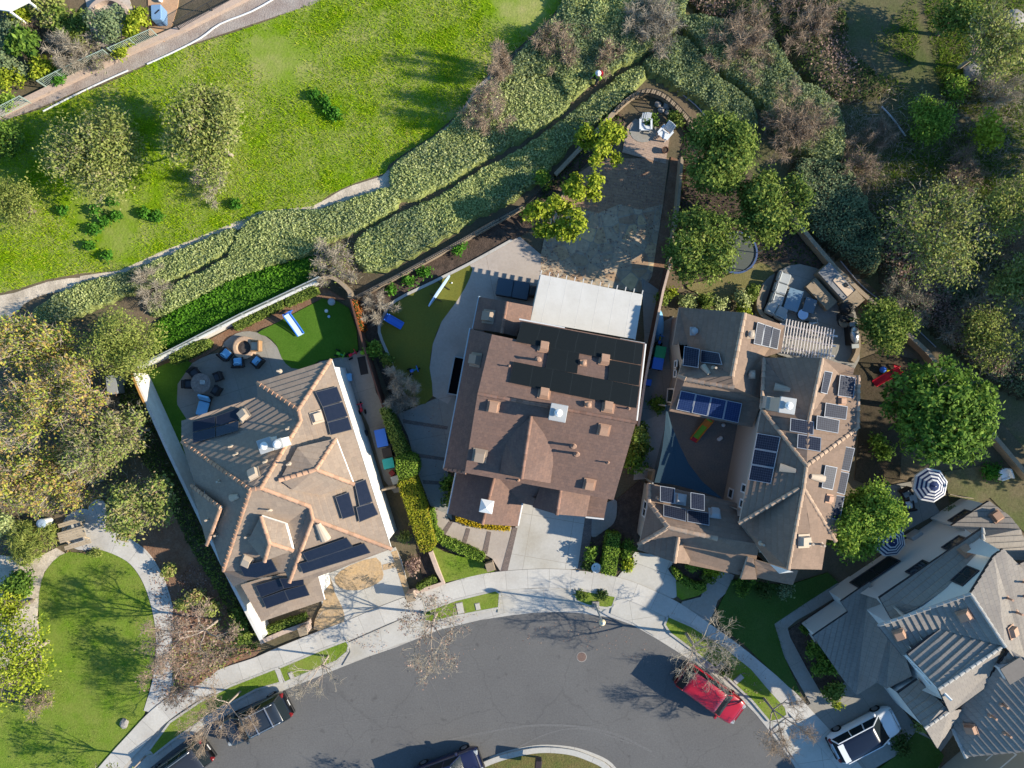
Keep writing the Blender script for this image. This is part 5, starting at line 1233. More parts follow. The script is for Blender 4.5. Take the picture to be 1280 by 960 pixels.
# middle house: patio cover, spa, pit
pc = thing('patio_cover', 'large white flat patio cover with rafter tails behind the middle house', 'patio cover', P(733,382,0))
H_ = 2.75; q = [P(676,343,H_), P(803,368,H_), P(794,424,H_), P(663,401,H_)]; W2 = parent_inv(pc)
mb = MB(); mb.add([W2 @ v for v in q] + [W2 @ (v - Vector((0,0,.08))) for v in q], [(0,3,2,1),(4,5,6,7),(0,1,5,4),(1,2,6,5),(2,3,7,6),(3,0,4,7)])
M_cover = mat('white_cover_panels', (.565, .55, .515), .75, scale=.8, col2=(.49, .47, .43), mix=.4, fine=.05)
mb.build('roof_panel', M_cover, pc)
for k in range(1, 7):
    a = q[0].lerp(q[1], (k-.35)/6.3); b = q[3].lerp(q[2], (k-.35)/6.3); a = W2 @ a; b = W2 @ b
    MB().tube(a + Vector((0,0,-.004)), b + Vector((0,0,-.004)), .012, n=4).build('seam', mat('seam_white', (.59,.575,.54), .75), pc)
ax = (q[1]-q[0]).normalized(); ay = (q[0]-q[3]).normalized()
for k in range(13):
    a = q[0].lerp(q[1], k/12) - Vector((0,0,.2)); MB().box(W2 @ (a + ay*.05), (.06,.5,.14), math.atan2(ay.y, ay.x)-math.pi/2).build('rafter_tail', M_cover, pc)
for u in (0,1): a = q[0].lerp(q[1], u) - Vector((0,0,.32)); b = q[3].lerp(q[2], u) - Vector((0,0,.32)); MB().tube(W2 @ a, W2 @ b, .07, n=4).build('beam', M_cover, pc)
for u in (0,.5,1): a = q[0].lerp(q[1], u) - ay*.3; a = W2 @ a; MB().box((a.x,a.y,1.25), (.14,.14,2.5), -.18).build('post', M_cover, pc)
p = P(641, 363, 0); r_ = thing('spa', 'dark covered spa in the shade beside the white patio cover', 'spa', (p.x, p.y, .1), R(-10))
MB().bbox((0,0,.36), (2.25,1.15,.72), .08).build('tub', M_wicker, r_)
for x in (-.56,.56): MB().bbox((x,0,.78), (1.1,1.2,.12), .05).build('cover', mat('slate_blue_vinyl', (.06,.085,.11), .6), r_)
p = P(666, 366, 0); r_ = thing('grill', 'small black grill next to the covered spa', 'grill', (p.x, p.y, .1), R(-10))
MB().bbox((0,0,.45), (.5,.75,.7), .04).build('cabinet', M_trimblk, r_); MB().bbox((0,0,.9), (.45,.7,.24), .1).build('hood', M_iron, r_)
p = P(571, 470, 0); r_ = thing('window_well', 'dark sunken window well along the middle house', 'window well', (p.x, p.y, .1), R(-11))
for c_, d_ in (((-.38,0,.12),(.08,2.6,.3)), ((.38,0,.12),(.08,2.6,.3)), ((0,1.3,.12),(.84,.08,.3)), ((0,-1.3,.12),(.84,.08,.3))): MB().box(c_, d_).build('rim', M_grey, r_)
MB().box((0,0,.02), (.7,2.5,.03)).build('shaft_darkness', mat('near_black', (.006,.006,.007), .95), r_)  # black sheet standing in for the darkness down the well
# two white chairs on the hilltop terrace
def adirondack(px, py, rz, label):
    p = P(px, py, 0); r = thing('garden_chair', label, 'chair', (p.x, p.y, .13), rz); m = mat('pale_blue_white_paint', (.62,.66,.70), .6)
    mb = MB()
    for k in range(6): mb.box((.3-.1*k, 0, .38-.03*k), (.085,.62,.03))
    mb.build('seat', m, r); mb = MB()
    for k in range(5): mb.box((-.42, -.26+.13*k, .72+(.05 if k in (1,3) else .08 if k == 2 else 0)), (.03,.115,.85), tilt=('Y', -.38))
    mb.build('backrest', m, r)
    for s_ in (1,-1):
        MB().box((-.02, s_*.38, .58), (.72,.13,.03)).build('armrest', m, r); MB().box((.3, s_*.33, .28), (.09,.04,.56)).build('leg', m, r); MB().box((-.25, s_*.31, .18), (.7,.04,.12), tilt=('Y', .25)).build('leg', m, r)
adirondack(805, 160, R(-90), 'white slatted garden chair facing down, left of the pair on the terrace')
adirondack(829, 170, R(-130), 'white slatted garden chair turned sideways, right of the pair on the terrace')
p = P(830, 190, 0); r_ = thing('plant_pot', 'small dark plant pot on the terrace corner', 'pot', (p.x, p.y, .13)); MB().lathe((0,0,0), [(.16,0),(.22,.3),(.24,.34),(.2,.34),(.18,.28)], 14).build('pot', M_fencewood, r_); MB().lathe((0,0,.28), [(.18,0),(.05,.02)], 10).build('soil', M_mulch, r_)
def rock(px, py, s, label, z=.0, m=None):
    p = P(px, py, 0); me = bpy.data.meshes.new('boulder'); bm = bmesh.new(); bmesh.ops.create_icosphere(bm, subdivisions=2, radius=1)
    rr = random.Random(int(px*7+py)); 
    for v in bm.verts: v.co *= rr.uniform(.85, 1.12); v.co.z *= .6
    bm.to_mesh(me); bm.free(); o = bpy.data.objects.new('boulder', me); COL.objects.link(o); me.materials.append(m or mat('boulder_grey', (.27,.25,.23), .95, fine=.3))
    o.location = (p.x, p.y, z+s*.3); o.scale = (s, s*rr.uniform(.8,1.1), s*.9); o.rotation_euler = (0,0,rr.uniform(0,6)); return tag(o, label, 'rock')
for x, y, s_, lab in ((157,903,.36,'pale round rock on the park lawn'), (822,131,.26,'upper left rock in the terrace rock pile'), (826,138,.24,'lower left rock in the terrace rock pile'), (833,133,.28,'upper right rock in the terrace rock pile'), (834,141,.22,'lower right rock in the terrace rock pile'),
        (1212,92,.6,'pale broken boulder among the canyon shrubs'), (1265,26,.7,'pale boulder at the right edge of the canyon')): rock(x, y, s_, lab, .05)
# ---- right house patio
armset = [((972,362),R(-15),1.15,2.1), ((962,385),R(-15),1.0,1.2)]
def sofa(px, py, rz, w, l, label, z=.1):
    p = P(px, py, 0); r = thing('patio_sofa', label, 'sofa', (p.x, p.y, z), rz)
    MB().bbox((0,0,.2), (w,l,.3), .05).build('base', M_wicker, r); n = max(1, round(l/.75))
    for k in range(n):
        y = -l/2 + l*(k+.5)/n; MB().bbox((.08,y,.43), (w-.2,l/n-.04,.18), .06).build('cushion', M_grayc, r); MB().bbox((-w/2+.14,y,.66), (.22,l/n-.06,.42), .08).build('back_cushion', M_grayc, r)
sofa(971, 362, R(-18), 1.0, 2.3, 'long grey cushioned sofa on the round patio'); sofa(966, 390, R(62), 1.0, 1.5, 'short grey cushioned sofa closing the corner of the round patio')
def low_table(px, py, rz, w, l, label, top, z=.1, h=.45):
    p = P(px, py, 0); r = thing('low_table', label, 'table', (p.x, p.y, z), rz)
    MB().bbox((0,0,h), (w,l,.06), .02).build('table_top', top, r)
    for x in (1,-1):
        for y in (1,-1): MB().box((x*(w/2-.08),y*(l/2-.08),h/2), (.07,.07,h)).build('leg', M_wicker, r)
low_table(988, 376, R(-18), 1.0, 1.5, 'glass topped low table in front of the grey sofa', mat('blue_glass_top', (.16,.24,.31), .12, spec=.7)); low_table(1008, 383, R(-18), .8, 1.0, 'smaller blue grey low table on the round patio', mat('slate_top', (.12,.16,.2), .4))
round_table(974, 396, 'small grey round side table by the short sofa', .34, M_grey, h=.5); round_table(1000, 394, 'small pale blue round side table near the pergola', .36, M_pb, h=.45); round_table(1051, 403, 'tan round stone table near the steel barbecue', .4, M_wallt, h=.5)
p = P(1040, 358, 0); r_ = thing('outdoor_kitchen', 'long stone outdoor kitchen counter with pale top and black burner', 'outdoor kitchen', (p.x, p.y, .1), R(-48))
MB().box((0,0,.44), (3.0,.95,.88)).build('counter', M_wallt, r_); MB().bbox((0,.02,.91), (3.1,1.05,.07), .02).build('counter_top', mat('slate_counter', (.20,.20,.20), .5, fine=.15), r_)
MB().bbox((.25,.12,.97), (1.5,.55,.05), .02).build('raised_top', mat('pale_counter', (.55,.42,.30), .5), r_); MB().bbox((.35,.3,1.03), (.28,.24,.07), .02).build('burner', M_trimblk, r_); MB().box((-.2,-1.15,.3), (2.2,.9,.5)).build('bench', M_wallt, r_)
MB().box((1.5,0,.5), (.9,1.2,1.0)).build('end_block', M_wallt, r_)
p = P(1050, 387, 0); r_ = thing('kettle_grill', 'round black covered kettle grill', 'grill', (p.x, p.y, .1))
MB().lathe((0,0,.45), [(.1,0),(.42,.15),(.48,.36),(.42,.58),(.12,.72)], 18).build('bowl', M_trimblk, r_, smooth=True); MB().bbox((.15,-.6,.4), (.9,.6,.75), .1).build('side_cart', M_iron, r_)
for a in (0,2.1,4.2): MB().tube((.3*math.cos(a),.3*math.sin(a),0),(.2*math.cos(a),.2*math.sin(a),.55),.025,n=6).build('leg', M_iron, r_)
p = P(1060, 420, 0); r_ = thing('gas_barbecue', 'steel gas barbecue beside the curved seat wall', 'grill', (p.x, p.y, .1), R(-85))
MB().bbox((0,0,.42), (1.3,.6,.8), .04).build('cabinet', M_trimblk, r_); MB().lathe((0,0,.84), [(.3,0),(.29,.12),(.2,.24),(.04,.3)], 14, sx=2.0).build('hood', mat('brushed_steel', (.5,.5,.5), .3, metal=.7), r_, smooth=True)
for x in (.75,-.75): MB().bbox((x,0,.82), (.3,.5,.05), .02).build('side_shelf', M_grey, r_)
pg = thing('pergola', 'white slatted pergola attached to the brown tiled house', 'pergola', P(1010,425,0)); W2 = parent_inv(pg); H_ = 2.7
q = [P(983,402,H_), P(1042,415,H_), P(1037,448,H_), P(977,438,H_)]; M_pg = mat('pinkish_white_wood', (.70,.64,.60), .7)
for k in range(17):
    a, b = q[0].lerp(q[1], k/16), q[3].lerp(q[2], k/16); d_ = (b-a).normalized(); c_ = W2 @ ((a+b)/2); MB().box((c_.x,c_.y,H_), ((b-a).length+.35,.042,.12), math.atan2(d_.y,d_.x)).build('slat', M_pg, pg)
for u in (.12,.5,.88):
    a, b = q[0].lerp(q[3], u), q[1].lerp(q[2], u); d_ = (b-a).normalized(); c_ = W2 @ ((a+b)/2); MB().box((c_.x,c_.y,H_-.17), ((b-a).length+.7,.1,.2), math.atan2(d_.y,d_.x)).build('beam', M_pg, pg)
for v in (q[1].lerp(q[2],.12), q[1].lerp(q[2],.88)): c_ = W2 @ v; MB().box((c_.x,c_.y,1.3), (.15,.15,2.5)).build('post', M_pg, pg)
# shade sail
ss = thing('shade_sail', 'dark blue triangular shade sail over the courtyard', 'shade sail', P(845,580,0)); W2 = parent_inv(ss)
edge = [(833,508,3.3),(839,530,3.1),(848,553,3.0),(861,580,2.9),(878,602,2.9),(904,624,3.0),(880,616,2.9),(855,609,2.85),(838,605,2.85),(818,603,2.9),(823,585,2.95),(828,560,3.05),(831,535,3.2)]
vs = [W2 @ P(*e) for e in edge] + [W2 @ P(845,583,2.9)]
MB().add(vs, [(i,(i+1)%13,13) for i in range(13)]).build('canopy', mat('navy_sailcloth', (.032,.058,.078), .85, fine=.1), ss)
for e in ((833,507,3.3),(817,604,2.9)): c_ = W2 @ P(*e); MB().tube((c_.x-.05,c_.y,0),(c_.x-.05,c_.y,e[2]),.05,n=8).build('post', M_grey, ss)
# parasols
def parasol(px, py, label, rad=1.18, h=2.45, rz=.2):
    c = P(px, py, h); r = thing('parasol', label, 'parasol', (c.x, c.y, .05), rz); N_ = 8; K = 10
    mn, mw = mat('navy_canvas', (.035,.05,.12), .85), mat('white_canvas', (.62,.62,.62), .85); mb = MB()
    z = lambda t: h - .05 - .55*t**1.3
    for k in range(K):
        t0, t1 = k/K, (k+1)/K
        for i in range(N_):
            a, b = 2*math.pi*i/N_, 2*math.pi*(i+1)/N_; f = lambda t, an: (rad*t*math.cos(an), rad*t*math.sin(an), z(t))
            mb.add([f(t0,a), f(t1,a), f(t1,b), f(t0,b)], [(0,1,2,3)], (0 if k < 2 else k % 2))
    mb.build('canopy', [mn, mw], r)
    vl = MB()
    for i in range(N_):
        a, b = 2*math.pi*i/N_, 2*math.pi*(i+1)/N_; A_ = (rad*math.cos(a), rad*math.sin(a)); B_ = (rad*math.cos(b), rad*math.sin(b)); vl.add([(*A_,z(1)),(*B_,z(1)),(*B_,z(1)-.16),(*A_,z(1)-.16)], [(0,1,2,3)])
    vl.build('valance', mw, r); rb = MB()
    for i in range(N_): a = 2*math.pi*i/N_; rb.tube((0,0,h-.12),(rad*.98*math.cos(a),rad*.98*math.sin(a),z(1)-.03),.012,n=4)
    rb.build('ribs', M_grey, r); MB().tube((0,0,.08),(0,0,h+.05),.028,n=8).build('pole', M_white, r); MB().lathe((0,0,0), [(.28,0),(.28,.06),(.06,.12)], 14).build('base', M_gutter, r)
parasol(1169, 608, 'navy and white striped parasol in the open below the big round tree'); parasol(1117, 678, 'navy and white striped parasol half hidden under the leafy tree', 1.1, rz=.5)
p = P(1141, 671, 0); r_ = thing('air_conditioner', 'grey air conditioning unit against the white walled house', 'air conditioner', (p.x, p.y, .05), R(34))
MB().bbox((0,0,.42), (.85,.85,.8), .04).build('housing', M_grayc, r_); MB().lathe((0,0,.82), [(.34,0),(.34,.03),(.3,.04)], 22).build('fan_ring', M_grey, r_); mb = MB().lathe((0,0,.84), [(.27,0),(.27,.01)], 18)
mb.build('fan_opening', M_trimblk, r_); mb = MB()
for k in range(5): mb.box((0,0,.87), (.6,.012,.012), k*math.pi/5)
mb.build('guard', M_grey, r_)
armchair(1128, 615, R(-60), 'grey garden chair nearest the big round tree', M_grayc, z=.08, w=.7); armchair(1131, 630, R(100), 'pale garden chair below the grey one in the shade', M_white, z=.08, w=.65)
low_table(1136, 621, R(10), .5, .7, 'small low table between the shaded garden chairs', M_grey, z=.08)
armchair(1249, 592, R(200), 'lone white garden chair on the shaded grass at right', M_white, M_white, z=.05, w=.7)
fence_run('picket_fence', [(1188,618),(1200,621),(1216,623)], .9, 'short wooden picket fence beside the open parasol', 'fence', M_plank, base=.05, bars=.11, bar_r=.03)
low_table(935, 640, R(-10), .5, .6, 'little table by the courtyard house wall', M_teak)
p = P(899, 548, 0); tag(MB().bbox((p.x,p.y,.2), (.4,.25,.2), .06, .6).build('toy_boat', M_white), 'small white toy lying in the courtyard', 'toy')
p = P(640, 712, 0)
p = P(744, 707, .0); r_ = thing('garden_urn', 'white garden urn in the dark bed by the clipped hedge', 'urn', (p.x, p.y, .05)); MB().lathe((0,0,0), [(.2,0),(.12,.1),(.3,.4),(.34,.62),(.26,.6),(.2,.5)], 16).build('bowl', M_white, r_); MB().lathe((0,0,0), [(.26,0),(.26,.05)], 12).build('foot', M_white, r_)
# trampoline half hidden under the trees
p = P(917, 318, 0); r_ = thing('trampoline', 'round blue edged trampoline half hidden under the green trees', 'trampoline', (p.x, p.y, .05))
MB().lathe((0,0,.6), [(1.45,0),(1.45,.05),(1.33,.05),(1.33,0)], 30, caps=False).build('pad', mat('dull_blue_pad', (.05,.09,.2), .6), r_); MB().lathe((0,0,.58), [(1.32,-.03),(1.32,.0)], 30).build('bed', mat('mesh_bed', (.09,.10,.09), .9), r_)
for k in range(6): a = k*math.pi/3; MB().tube((1.4*math.cos(a),1.4*math.sin(a),0),(1.4*math.cos(a),1.4*math.sin(a),1.9),.03,n=6).build('leg', M_grey, r_)
# top left yard
p = P(200, 24, 0); r_ = thing('covered_bench', 'blue topped storage bench on the orange patio', 'bench', (p.x, p.y, .08), R(2))
MB().box((-.35,0,.4), (.5,1.0,.8)).build('dark_panel', mat('brown_panel', (.09,.06,.045), .7), r_); MB().bbox((.2,0,.45), (.72,1.05,.9), .06).build('chest', mat('steel_blue_cover', (.16,.27,.42), .6), r_); MB().box((.3,0,.92), (.4,.06,.03), .7).build('strap', M_trimblk, r_)
p = P(202, 2, 0); tag(MB().lathe((p.x,p.y,.08), [(.12,0),(.16,.2),(.1,.3)], 10).build('lantern', M_white), 'small white lantern at the top of the orange patio', 'lantern')
ring = MB().lathe((0,0,0), [(1.5,0),(1.5,.5),(1.25,.5),(1.25,0)], 36, caps=False); p = P(140, 28, 0); o = ring.build('stone_ring', M_pinkwall); o.location = (p.x,p.y,.05); tag(o, 'round pink stone planter ring in the upper left garden', 'planter')
cn = thing('patio_canopy', 'white patio canopy cut by the upper left corner', 'canopy', P(8,2,0)); W2 = parent_inv(cn)
q = [P(-40,6,2.6),P(12,14,2.6),P(36,2,2.6),P(42,-40,2.9),P(-40,-50,2.9)]; MB().add([W2@v for v in q]+[W2@(v-Vector((0,0,.12))) for v in q], [(0,1,2,3,4),(9,8,7,6,5)]+[(i,5+i,5+(i+1)%5,(i+1)%5) for i in range(5)]).build('roof_panel', M_white, cn)
for v in (q[1],q[2]): c_ = W2@v; MB().box((c_.x,c_.y,1.25), (.12,.12,2.5)).build('post', M_white, cn)

# ================================================================ person on the trail
def skin_body(name, verts, edges, radii, m, parent, root_i=0, sub=2):
    me = bpy.data.meshes.new(name); me.from_pydata(verts, edges, []); o = bpy.data.objects.new(name, me); COL.objects.link(o); me.materials.append(m)
    md = o.modifiers.new('skin', 'SKIN'); md.use_smooth_shade = True
    for i, r in enumerate(radii): me.skin_vertices[0].data[i].radius = (r, r) if not isinstance(r, tuple) else r
    me.skin_vertices[0].data[root_i].use_root = True
    o.modifiers.new('sub', 'SUBSURF').levels = sub; o.modifiers['sub'].render_levels = sub
    dg = bpy.context.evaluated_depsgraph_get(); me2 = bpy.data.meshes.new_from_object(o.evaluated_get(dg)); me2.name = name
    o.modifiers.clear(); o.data = me2; me2.materials.clear(); me2.materials.append(m); o.parent = parent
    return o
hp = P(745, 104, 0); pr = thing('person', 'person in white hat and lime green top with red backpack walking the trail', 'person', (hp.x, hp.y, .02), R(215))
SK = mat('skin', (.45, .27, .19), .6)
V_ = [(0,0,.95),(0,0,1.15),(.02,0,1.38),(.03,0,1.5),(.06,0,1.62),(.07,0,1.72), (0,.1,.9),(.16,.11,.5),(.1,.11,.09),(.24,.11,.05), (0,-.1,.9),(-.1,-.11,.5),(-.26,-.11,.14),(-.14,-.11,.06),
      (.02,.2,1.4),(-.1,.24,1.14),(.06,.22,.92),(.12,.22,.84), (.02,-.2,1.4),(.12,-.24,1.14),(.32,-.2,1.02),(.4,-.19,1.0)]
E_ = [(0,1),(1,2),(2,3),(3,4),(4,5),(0,6),(6,7),(7,8),(8,9),(0,10),(10,11),(11,12),(12,13),(2,14),(14,15),(15,16),(16,17),(2,18),(18,19),(19,20),(20,21)]
rad_ = [(.15,.13),(.13,.12),(.15,.12),.06,.095,.085,.1,.065,.045,.04,.1,.065,.045,.04,.06,.045,.034,.03,.06,.045,.034,.03]
skin_body('body', V_, E_, rad_, SK, pr)
V2 = [(0,0,.98),(0,0,1.15),(.02,0,1.4),(.02,.21,1.4),(-.1,.25,1.13),(.05,.23,.95),(.02,-.21,1.4),(.12,-.25,1.13),(.3,-.21,1.03)]
skin_body('shirt', V2, [(0,1),(1,2),(2,3),(3,4),(4,5),(2,6),(6,7),(7,8)], [(.17,.15),(.16,.14),(.17,.13),.08,.062,.05,.08,.062,.05], mat('lime_shirt', (.28,.50,.05), .85), pr)
skin_body('trousers', [(0,0,.97),(0,.1,.88),(.16,.11,.5),(.1,.11,.12),(0,-.1,.88),(-.1,-.11,.5),(-.25,-.11,.17)], [(0,1),(1,2),(2,3),(0,4),(4,5),(5,6)], [(.165,.15),.115,.08,.062,.115,.08,.062], mat('dark_trousers', (.03,.035,.05), .85), pr)
MB().lathe((.06,0,1.69), [(.19,-.02),(.2,.0),(.12,.03),(.115,.10),(.08,.14),(.02,.15)], 20).build('hat', mat('white_hat', (.72,.72,.72), .8), pr, smooth=True)
MB().bbox((-.24,0,1.25), (.2,.32,.46), .07).build('backpack', mat('red_fabric', (.42,.015,.03), .8), pr)
for s_ in (1,-1): MB().bbox((.2 if s_ > 0 else -.12, s_*.11, .05), (.28,.1,.09), .03).build('shoe', M_trimblk, pr)
# fingers
for (bx, by, bz, dx, dz) in ((.12,.22,.84,.15,-.98), (.4,-.19,1.0,.9,-.2)):
    fm = MB()
    for k in range(4): 
        y = by-.03+.02*k; l = (.07,.08,.076,.06)[k]; fm.tube((bx,y,bz),(bx+dx*l,y,bz+dz*l),.0095,n=6).tube((bx+dx*l,y,bz+dz*l),(bx+dx*l*1.4+.012,y,bz+dz*l*1.4-.012),.0085,n=6)
    fm.tube((bx,by-.03,bz+.01),(bx+.045,by-.06,bz-.02),.011,n=6); fm.build('fingers', SK, pr)
# ================================================================ vegetation
M_bark = mat('grey_bark', (.20, .165, .135), .95, scale=5, col2=(.13, .105, .085), mix=.5, fine=.25)
M_palebark = mat('pale_bark', (.40, .33, .27), .9, scale=5, col2=(.30, .24, .20), mix=.5, fine=.2)
M_twig = mat('brown_twigs', (.31, .235, .17), .95, island=.3)
M_twiggrey = mat('grey_twigs', (.34, .295, .23), .95, island=.3)
LM = {
 'green':  leafmat('broad_green_leaves', [(.035,.065,.014),(.10,.155,.028),(.20,.26,.05),(.32,.36,.09)]),
 'deep':   leafmat('deep_green_leaves', [(.03,.06,.014),(.075,.14,.022),(.15,.25,.035),(.27,.38,.07)]),
 'yellowgreen': leafmat('yellow_green_leaves', [(.08,.13,.015),(.21,.27,.022),(.36,.41,.035),(.50,.50,.08)]),
 'olive':  leafmat('olive_leaves', [(.09,.115,.03),(.20,.24,.055),(.31,.34,.09),(.38,.33,.18)]),
 'fineolive': leafmat('fine_olive_leaves', [(.08,.11,.025),(.18,.225,.045),(.29,.32,.075),(.35,.34,.10)]),
 'autumn': leafmat('autumn_leaves', [(.09,.14,.03),(.19,.27,.045),(.33,.38,.06),(.45,.42,.07),(.46,.30,.09),(.36,.22,.13),(.28,.33,.11)], nscale=.4),
 'pinkish': leafmat('pinkish_green_leaves', [(.09,.14,.03),(.22,.28,.06),(.34,.33,.11),(.42,.25,.18)]),
 'sage':   leafmat('sage_leaves', [(.19,.24,.085),(.31,.37,.135),(.43,.475,.19),(.56,.57,.28)], nscale=.4),
 'sagedark': leafmat('blue_sage_leaves', [(.10,.145,.075),(.165,.22,.11),(.24,.29,.14),(.32,.34,.19)], nscale=.4),
 'ivy':    leafmat('ivy_leaves', [(.035,.11,.010),(.07,.19,.014),(.11,.26,.02),(.15,.30,.03)]),
 'bright': leafmat('bright_green_leaves', [(.045,.095,.014),(.125,.22,.028),(.23,.335,.045),(.34,.43,.08)]),
 'goldhedge': leafmat('golden_hedge_leaves', [(.15,.18,.018),(.27,.29,.02),(.33,.32,.028),(.33,.19,.05)], nscale=1.2),
 'gold':   leafmat('golden_flowers', [(.30,.25,.02),(.52,.36,.02),(.62,.42,.03)]),
 'flower': leafmat('orange_flowers', [(.45,.10,.03),(.55,.16,.04),(.40,.07,.03)]),
 'drybrown': leafmat('dry_brown_leaves', [(.12,.075,.06),(.27,.175,.14),(.40,.27,.22),(.30,.24,.14)]),
 'darkcover': leafmat('dark_cover_leaves', [(.02,.045,.012),(.04,.075,.018),(.07,.11,.026),(.11,.13,.05)]),
 'weed':   leafmat('weed_leaves', [(.03,.10,.015),(.07,.20,.02),(.13,.30,.035)]),
}
def tubes_mesh(name, segs, m, parent, n=5):
    """segs: list of (p, q, r0, r1)"""
    A = np.array([s[0] for s in segs], float); B = np.array([s[1] for s in segs], float); r0 = np.array([s[2] for s in segs]); r1 = np.array([s[3] for s in segs])
    d = unit(B-A); ref = np.where(np.abs(d[:, 2:3]) < .9, np.array([[0,0,1.]]), np.array([[1.,0,0]])); u = unit(np.cross(d, ref)); v = np.cross(d, u)
    an = np.arange(n)*2*math.pi/n; c, s = np.cos(an), np.sin(an)
    ring = u[:,None,:]*c[None,:,None] + v[:,None,:]*s[None,:,None]
    V = np.concatenate([A[:,None,:]+ring*r0[:,None,None], B[:,None,:]+ring*r1[:,None,None]], 1).reshape(-1,3)
    K = len(segs); base = (np.arange(K)*2*n)[:,None,None]; i = np.arange(n); j = (i+1) % n
    F = np.stack([i, j, n+j, n+i], 1)[None] + base; F = F.reshape(-1)
    me = bpy.data.meshes.new(name); me.vertices.add(len(V)); me.vertices.foreach_set('co', V.astype(np.float32).ravel())
    me.loops.add(len(F)); me.loops.foreach_set('vertex_index', F.astype(np.int32)); nf = len(F)//4
    me.polygons.add(nf); me.polygons.foreach_set('loop_start', np.arange(0, nf*4, 4, dtype=np.int32)); me.polygons.foreach_set('loop_total', np.full(nf, 4, np.int32))
    me.polygons.foreach_set('use_smooth', np.ones(nf, bool)); me.update(calc_edges=True)
    o = bpy.data.objects.new(name, me); COL.objects.link(o); me.materials.append(m); o.parent = parent; return o
def grow(rg, p, d, L, r, depth, segs, tips, spread=.75, nb=(2,4), up=.25, kink=.18, shrink=.68, minr=.006):
    """recursive branch"""
    k = 3; q = np.array(p, float); dd = np.array(d, float)
    for i in range(k):
        dd = dd + rg.normal(size=3)*kink + np.array([0,0,up*.25]); dd /= np.linalg.norm(dd)
        q2 = q + dd*L/k; ra = r*(1-.3*i/k); rb = r*(1-.3*(i+1)/k); segs.append((q, q2, max(minr, ra), max(minr, rb))); q = q2
        if depth > 0 and i > 0:
            for _ in range(rg.integers(0, 2)):
                b = dd + rg.normal(size=3)*spread; b[2] = b[2]*.7+up*.5; b /= np.linalg.norm(b); grow(rg, q, b, L*shrink*rg.uniform(.6,1), rb*.55, depth-1, segs, tips, spread, nb, up, kink, shrink, minr)
    if depth > 0:
        for _ in range(rg.integers(*nb)+0):
            b = dd + rg.normal(size=3)*spread*.75; b[2] += up*.4; b /= np.linalg.norm(b); grow(rg, q, b, L*shrink*rg.uniform(.75,1.1), r*.62, depth-1, segs, tips, spread, nb, up, kink, shrink, minr)
    else: tips.append(q)
def lobes_for(rg, R_, H, base, n, flat=.75, lob=(.30,.46)):
    """lobe centres and radii filling a crown of radius R_ from height base to H"""
    out = []; hc = (H+base)/2; hz = (H-base)/2
    for i in range(n):
        a = rg.uniform(0, 6.28); t = math.sqrt(rg.uniform(0, 1)); z = rg.uniform(-.55, .75)
        rr = R_*rg.uniform(*lob); rad = (R_-rr)*t*1.02*math.sqrt(max(.1, 1-(z*.75)**2))
        out.append((rad*math.cos(a), rad*math.sin(a), hc+z*(hz-rr*.5), rr, rr*flat))
    return out
def crown_pts(rg, lobes, n, clump=9, clump_r=.28, shell=.72):
    L = np.array(lobes); w = L[:,3]**2; w /= w.sum(); nc = max(1, n//clump)
    idx = rg.choice(len(L), nc, p=w); d = unit(rg.normal(size=(nc,3))); d[:,2] = np.abs(d[:,2])*np.where(rg.uniform(size=nc) < .82, 1, -1)
    rad = rg.uniform(shell, 1.06, nc)[:,None]
    c = L[idx,:3] + d*rad*np.stack([L[idx,3], L[idx,3], L[idx,4]], 1)
    P_ = np.repeat(c, clump, 0) + rg.normal(size=(nc*clump,3))*clump_r*np.array([1,1,.7]); Nn = np.repeat(d, clump, 0)*.6 + rg.normal(size=(nc*clump,3))*.55 + np.array([0,0,.45])
    return P_, Nn
def tree(name, label, px, py, Rpx, H, kind, n=4500, size=.16, base=None, nl=14, clump=9, clump_r=.28, bark=None, group=None, cat='tree', aspect=.55, seed=None, trunk_r=.16, limbs=True, squash=1.0, flat=.75, shell=.72, twigs=0, lob=(.30,.46)):
    base = H*.3 if base is None else base; hc = (H+base)/2
    b = P(px, py, hc); R_ = Rpx/PXM*(CAMH-hc)/CAMH; rg = np.random.default_rng(int(seed if seed is not None else px*31+py))
    r = thing(name, label, cat, (b.x, b.y, 0), 0, group)
    lb = lobes_for(rg, R_, H, base, nl, flat, lob); pt, nm = crown_pts(rg, lb, n, clump, clump_r, shell)
    pt[:,1] *= squash; pt[:,2] = np.maximum(pt[:,2], .12)
    np_mesh('crown', leaf_quads(pt, nm, rg.uniform(.65,1.25,len(pt))*size, aspect, rg), 4, LM[kind], r)
    segs = [(np.array([0,0,-.1]), np.array([0,0,base*.9+.1]), trunk_r, trunk_r*.75)]
    if limbs:
        for (x,y,z,rr,_) in lb:
            p0 = np.array([0,0,base*.8+.1]); q = np.array([x,y*squash,z]); md = p0.lerp(q,.5) if hasattr(p0,'lerp') else (p0+q)/2 + np.array([0,0,-.1*R_])
            segs += [(p0, md, trunk_r*.55, trunk_r*.35), (md, q, trunk_r*.35, trunk_r*.12)]
            for _ in range(5): segs.append((q, q+unit(rg.normal(size=(1,3)))[0]*rr*.95, trunk_r*.12, .006))
    tubes_mesh('trunk', segs, bark or M_bark, r)
    if twigs:
        i = rg.integers(0, len(pt), twigs); e_ = pt[i]*np.array([1,1,1.02]); s_ = e_ - unit(e_-np.array([0,0,base]))*rg.uniform(.3,.9,(twigs,1)) + rg.normal(size=(twigs,3))*.12
        np_mesh('twigs', twig_cards(rg, s_, e_+rg.normal(size=(twigs,3))*.15), 4, M_twiggrey, r)
    return r
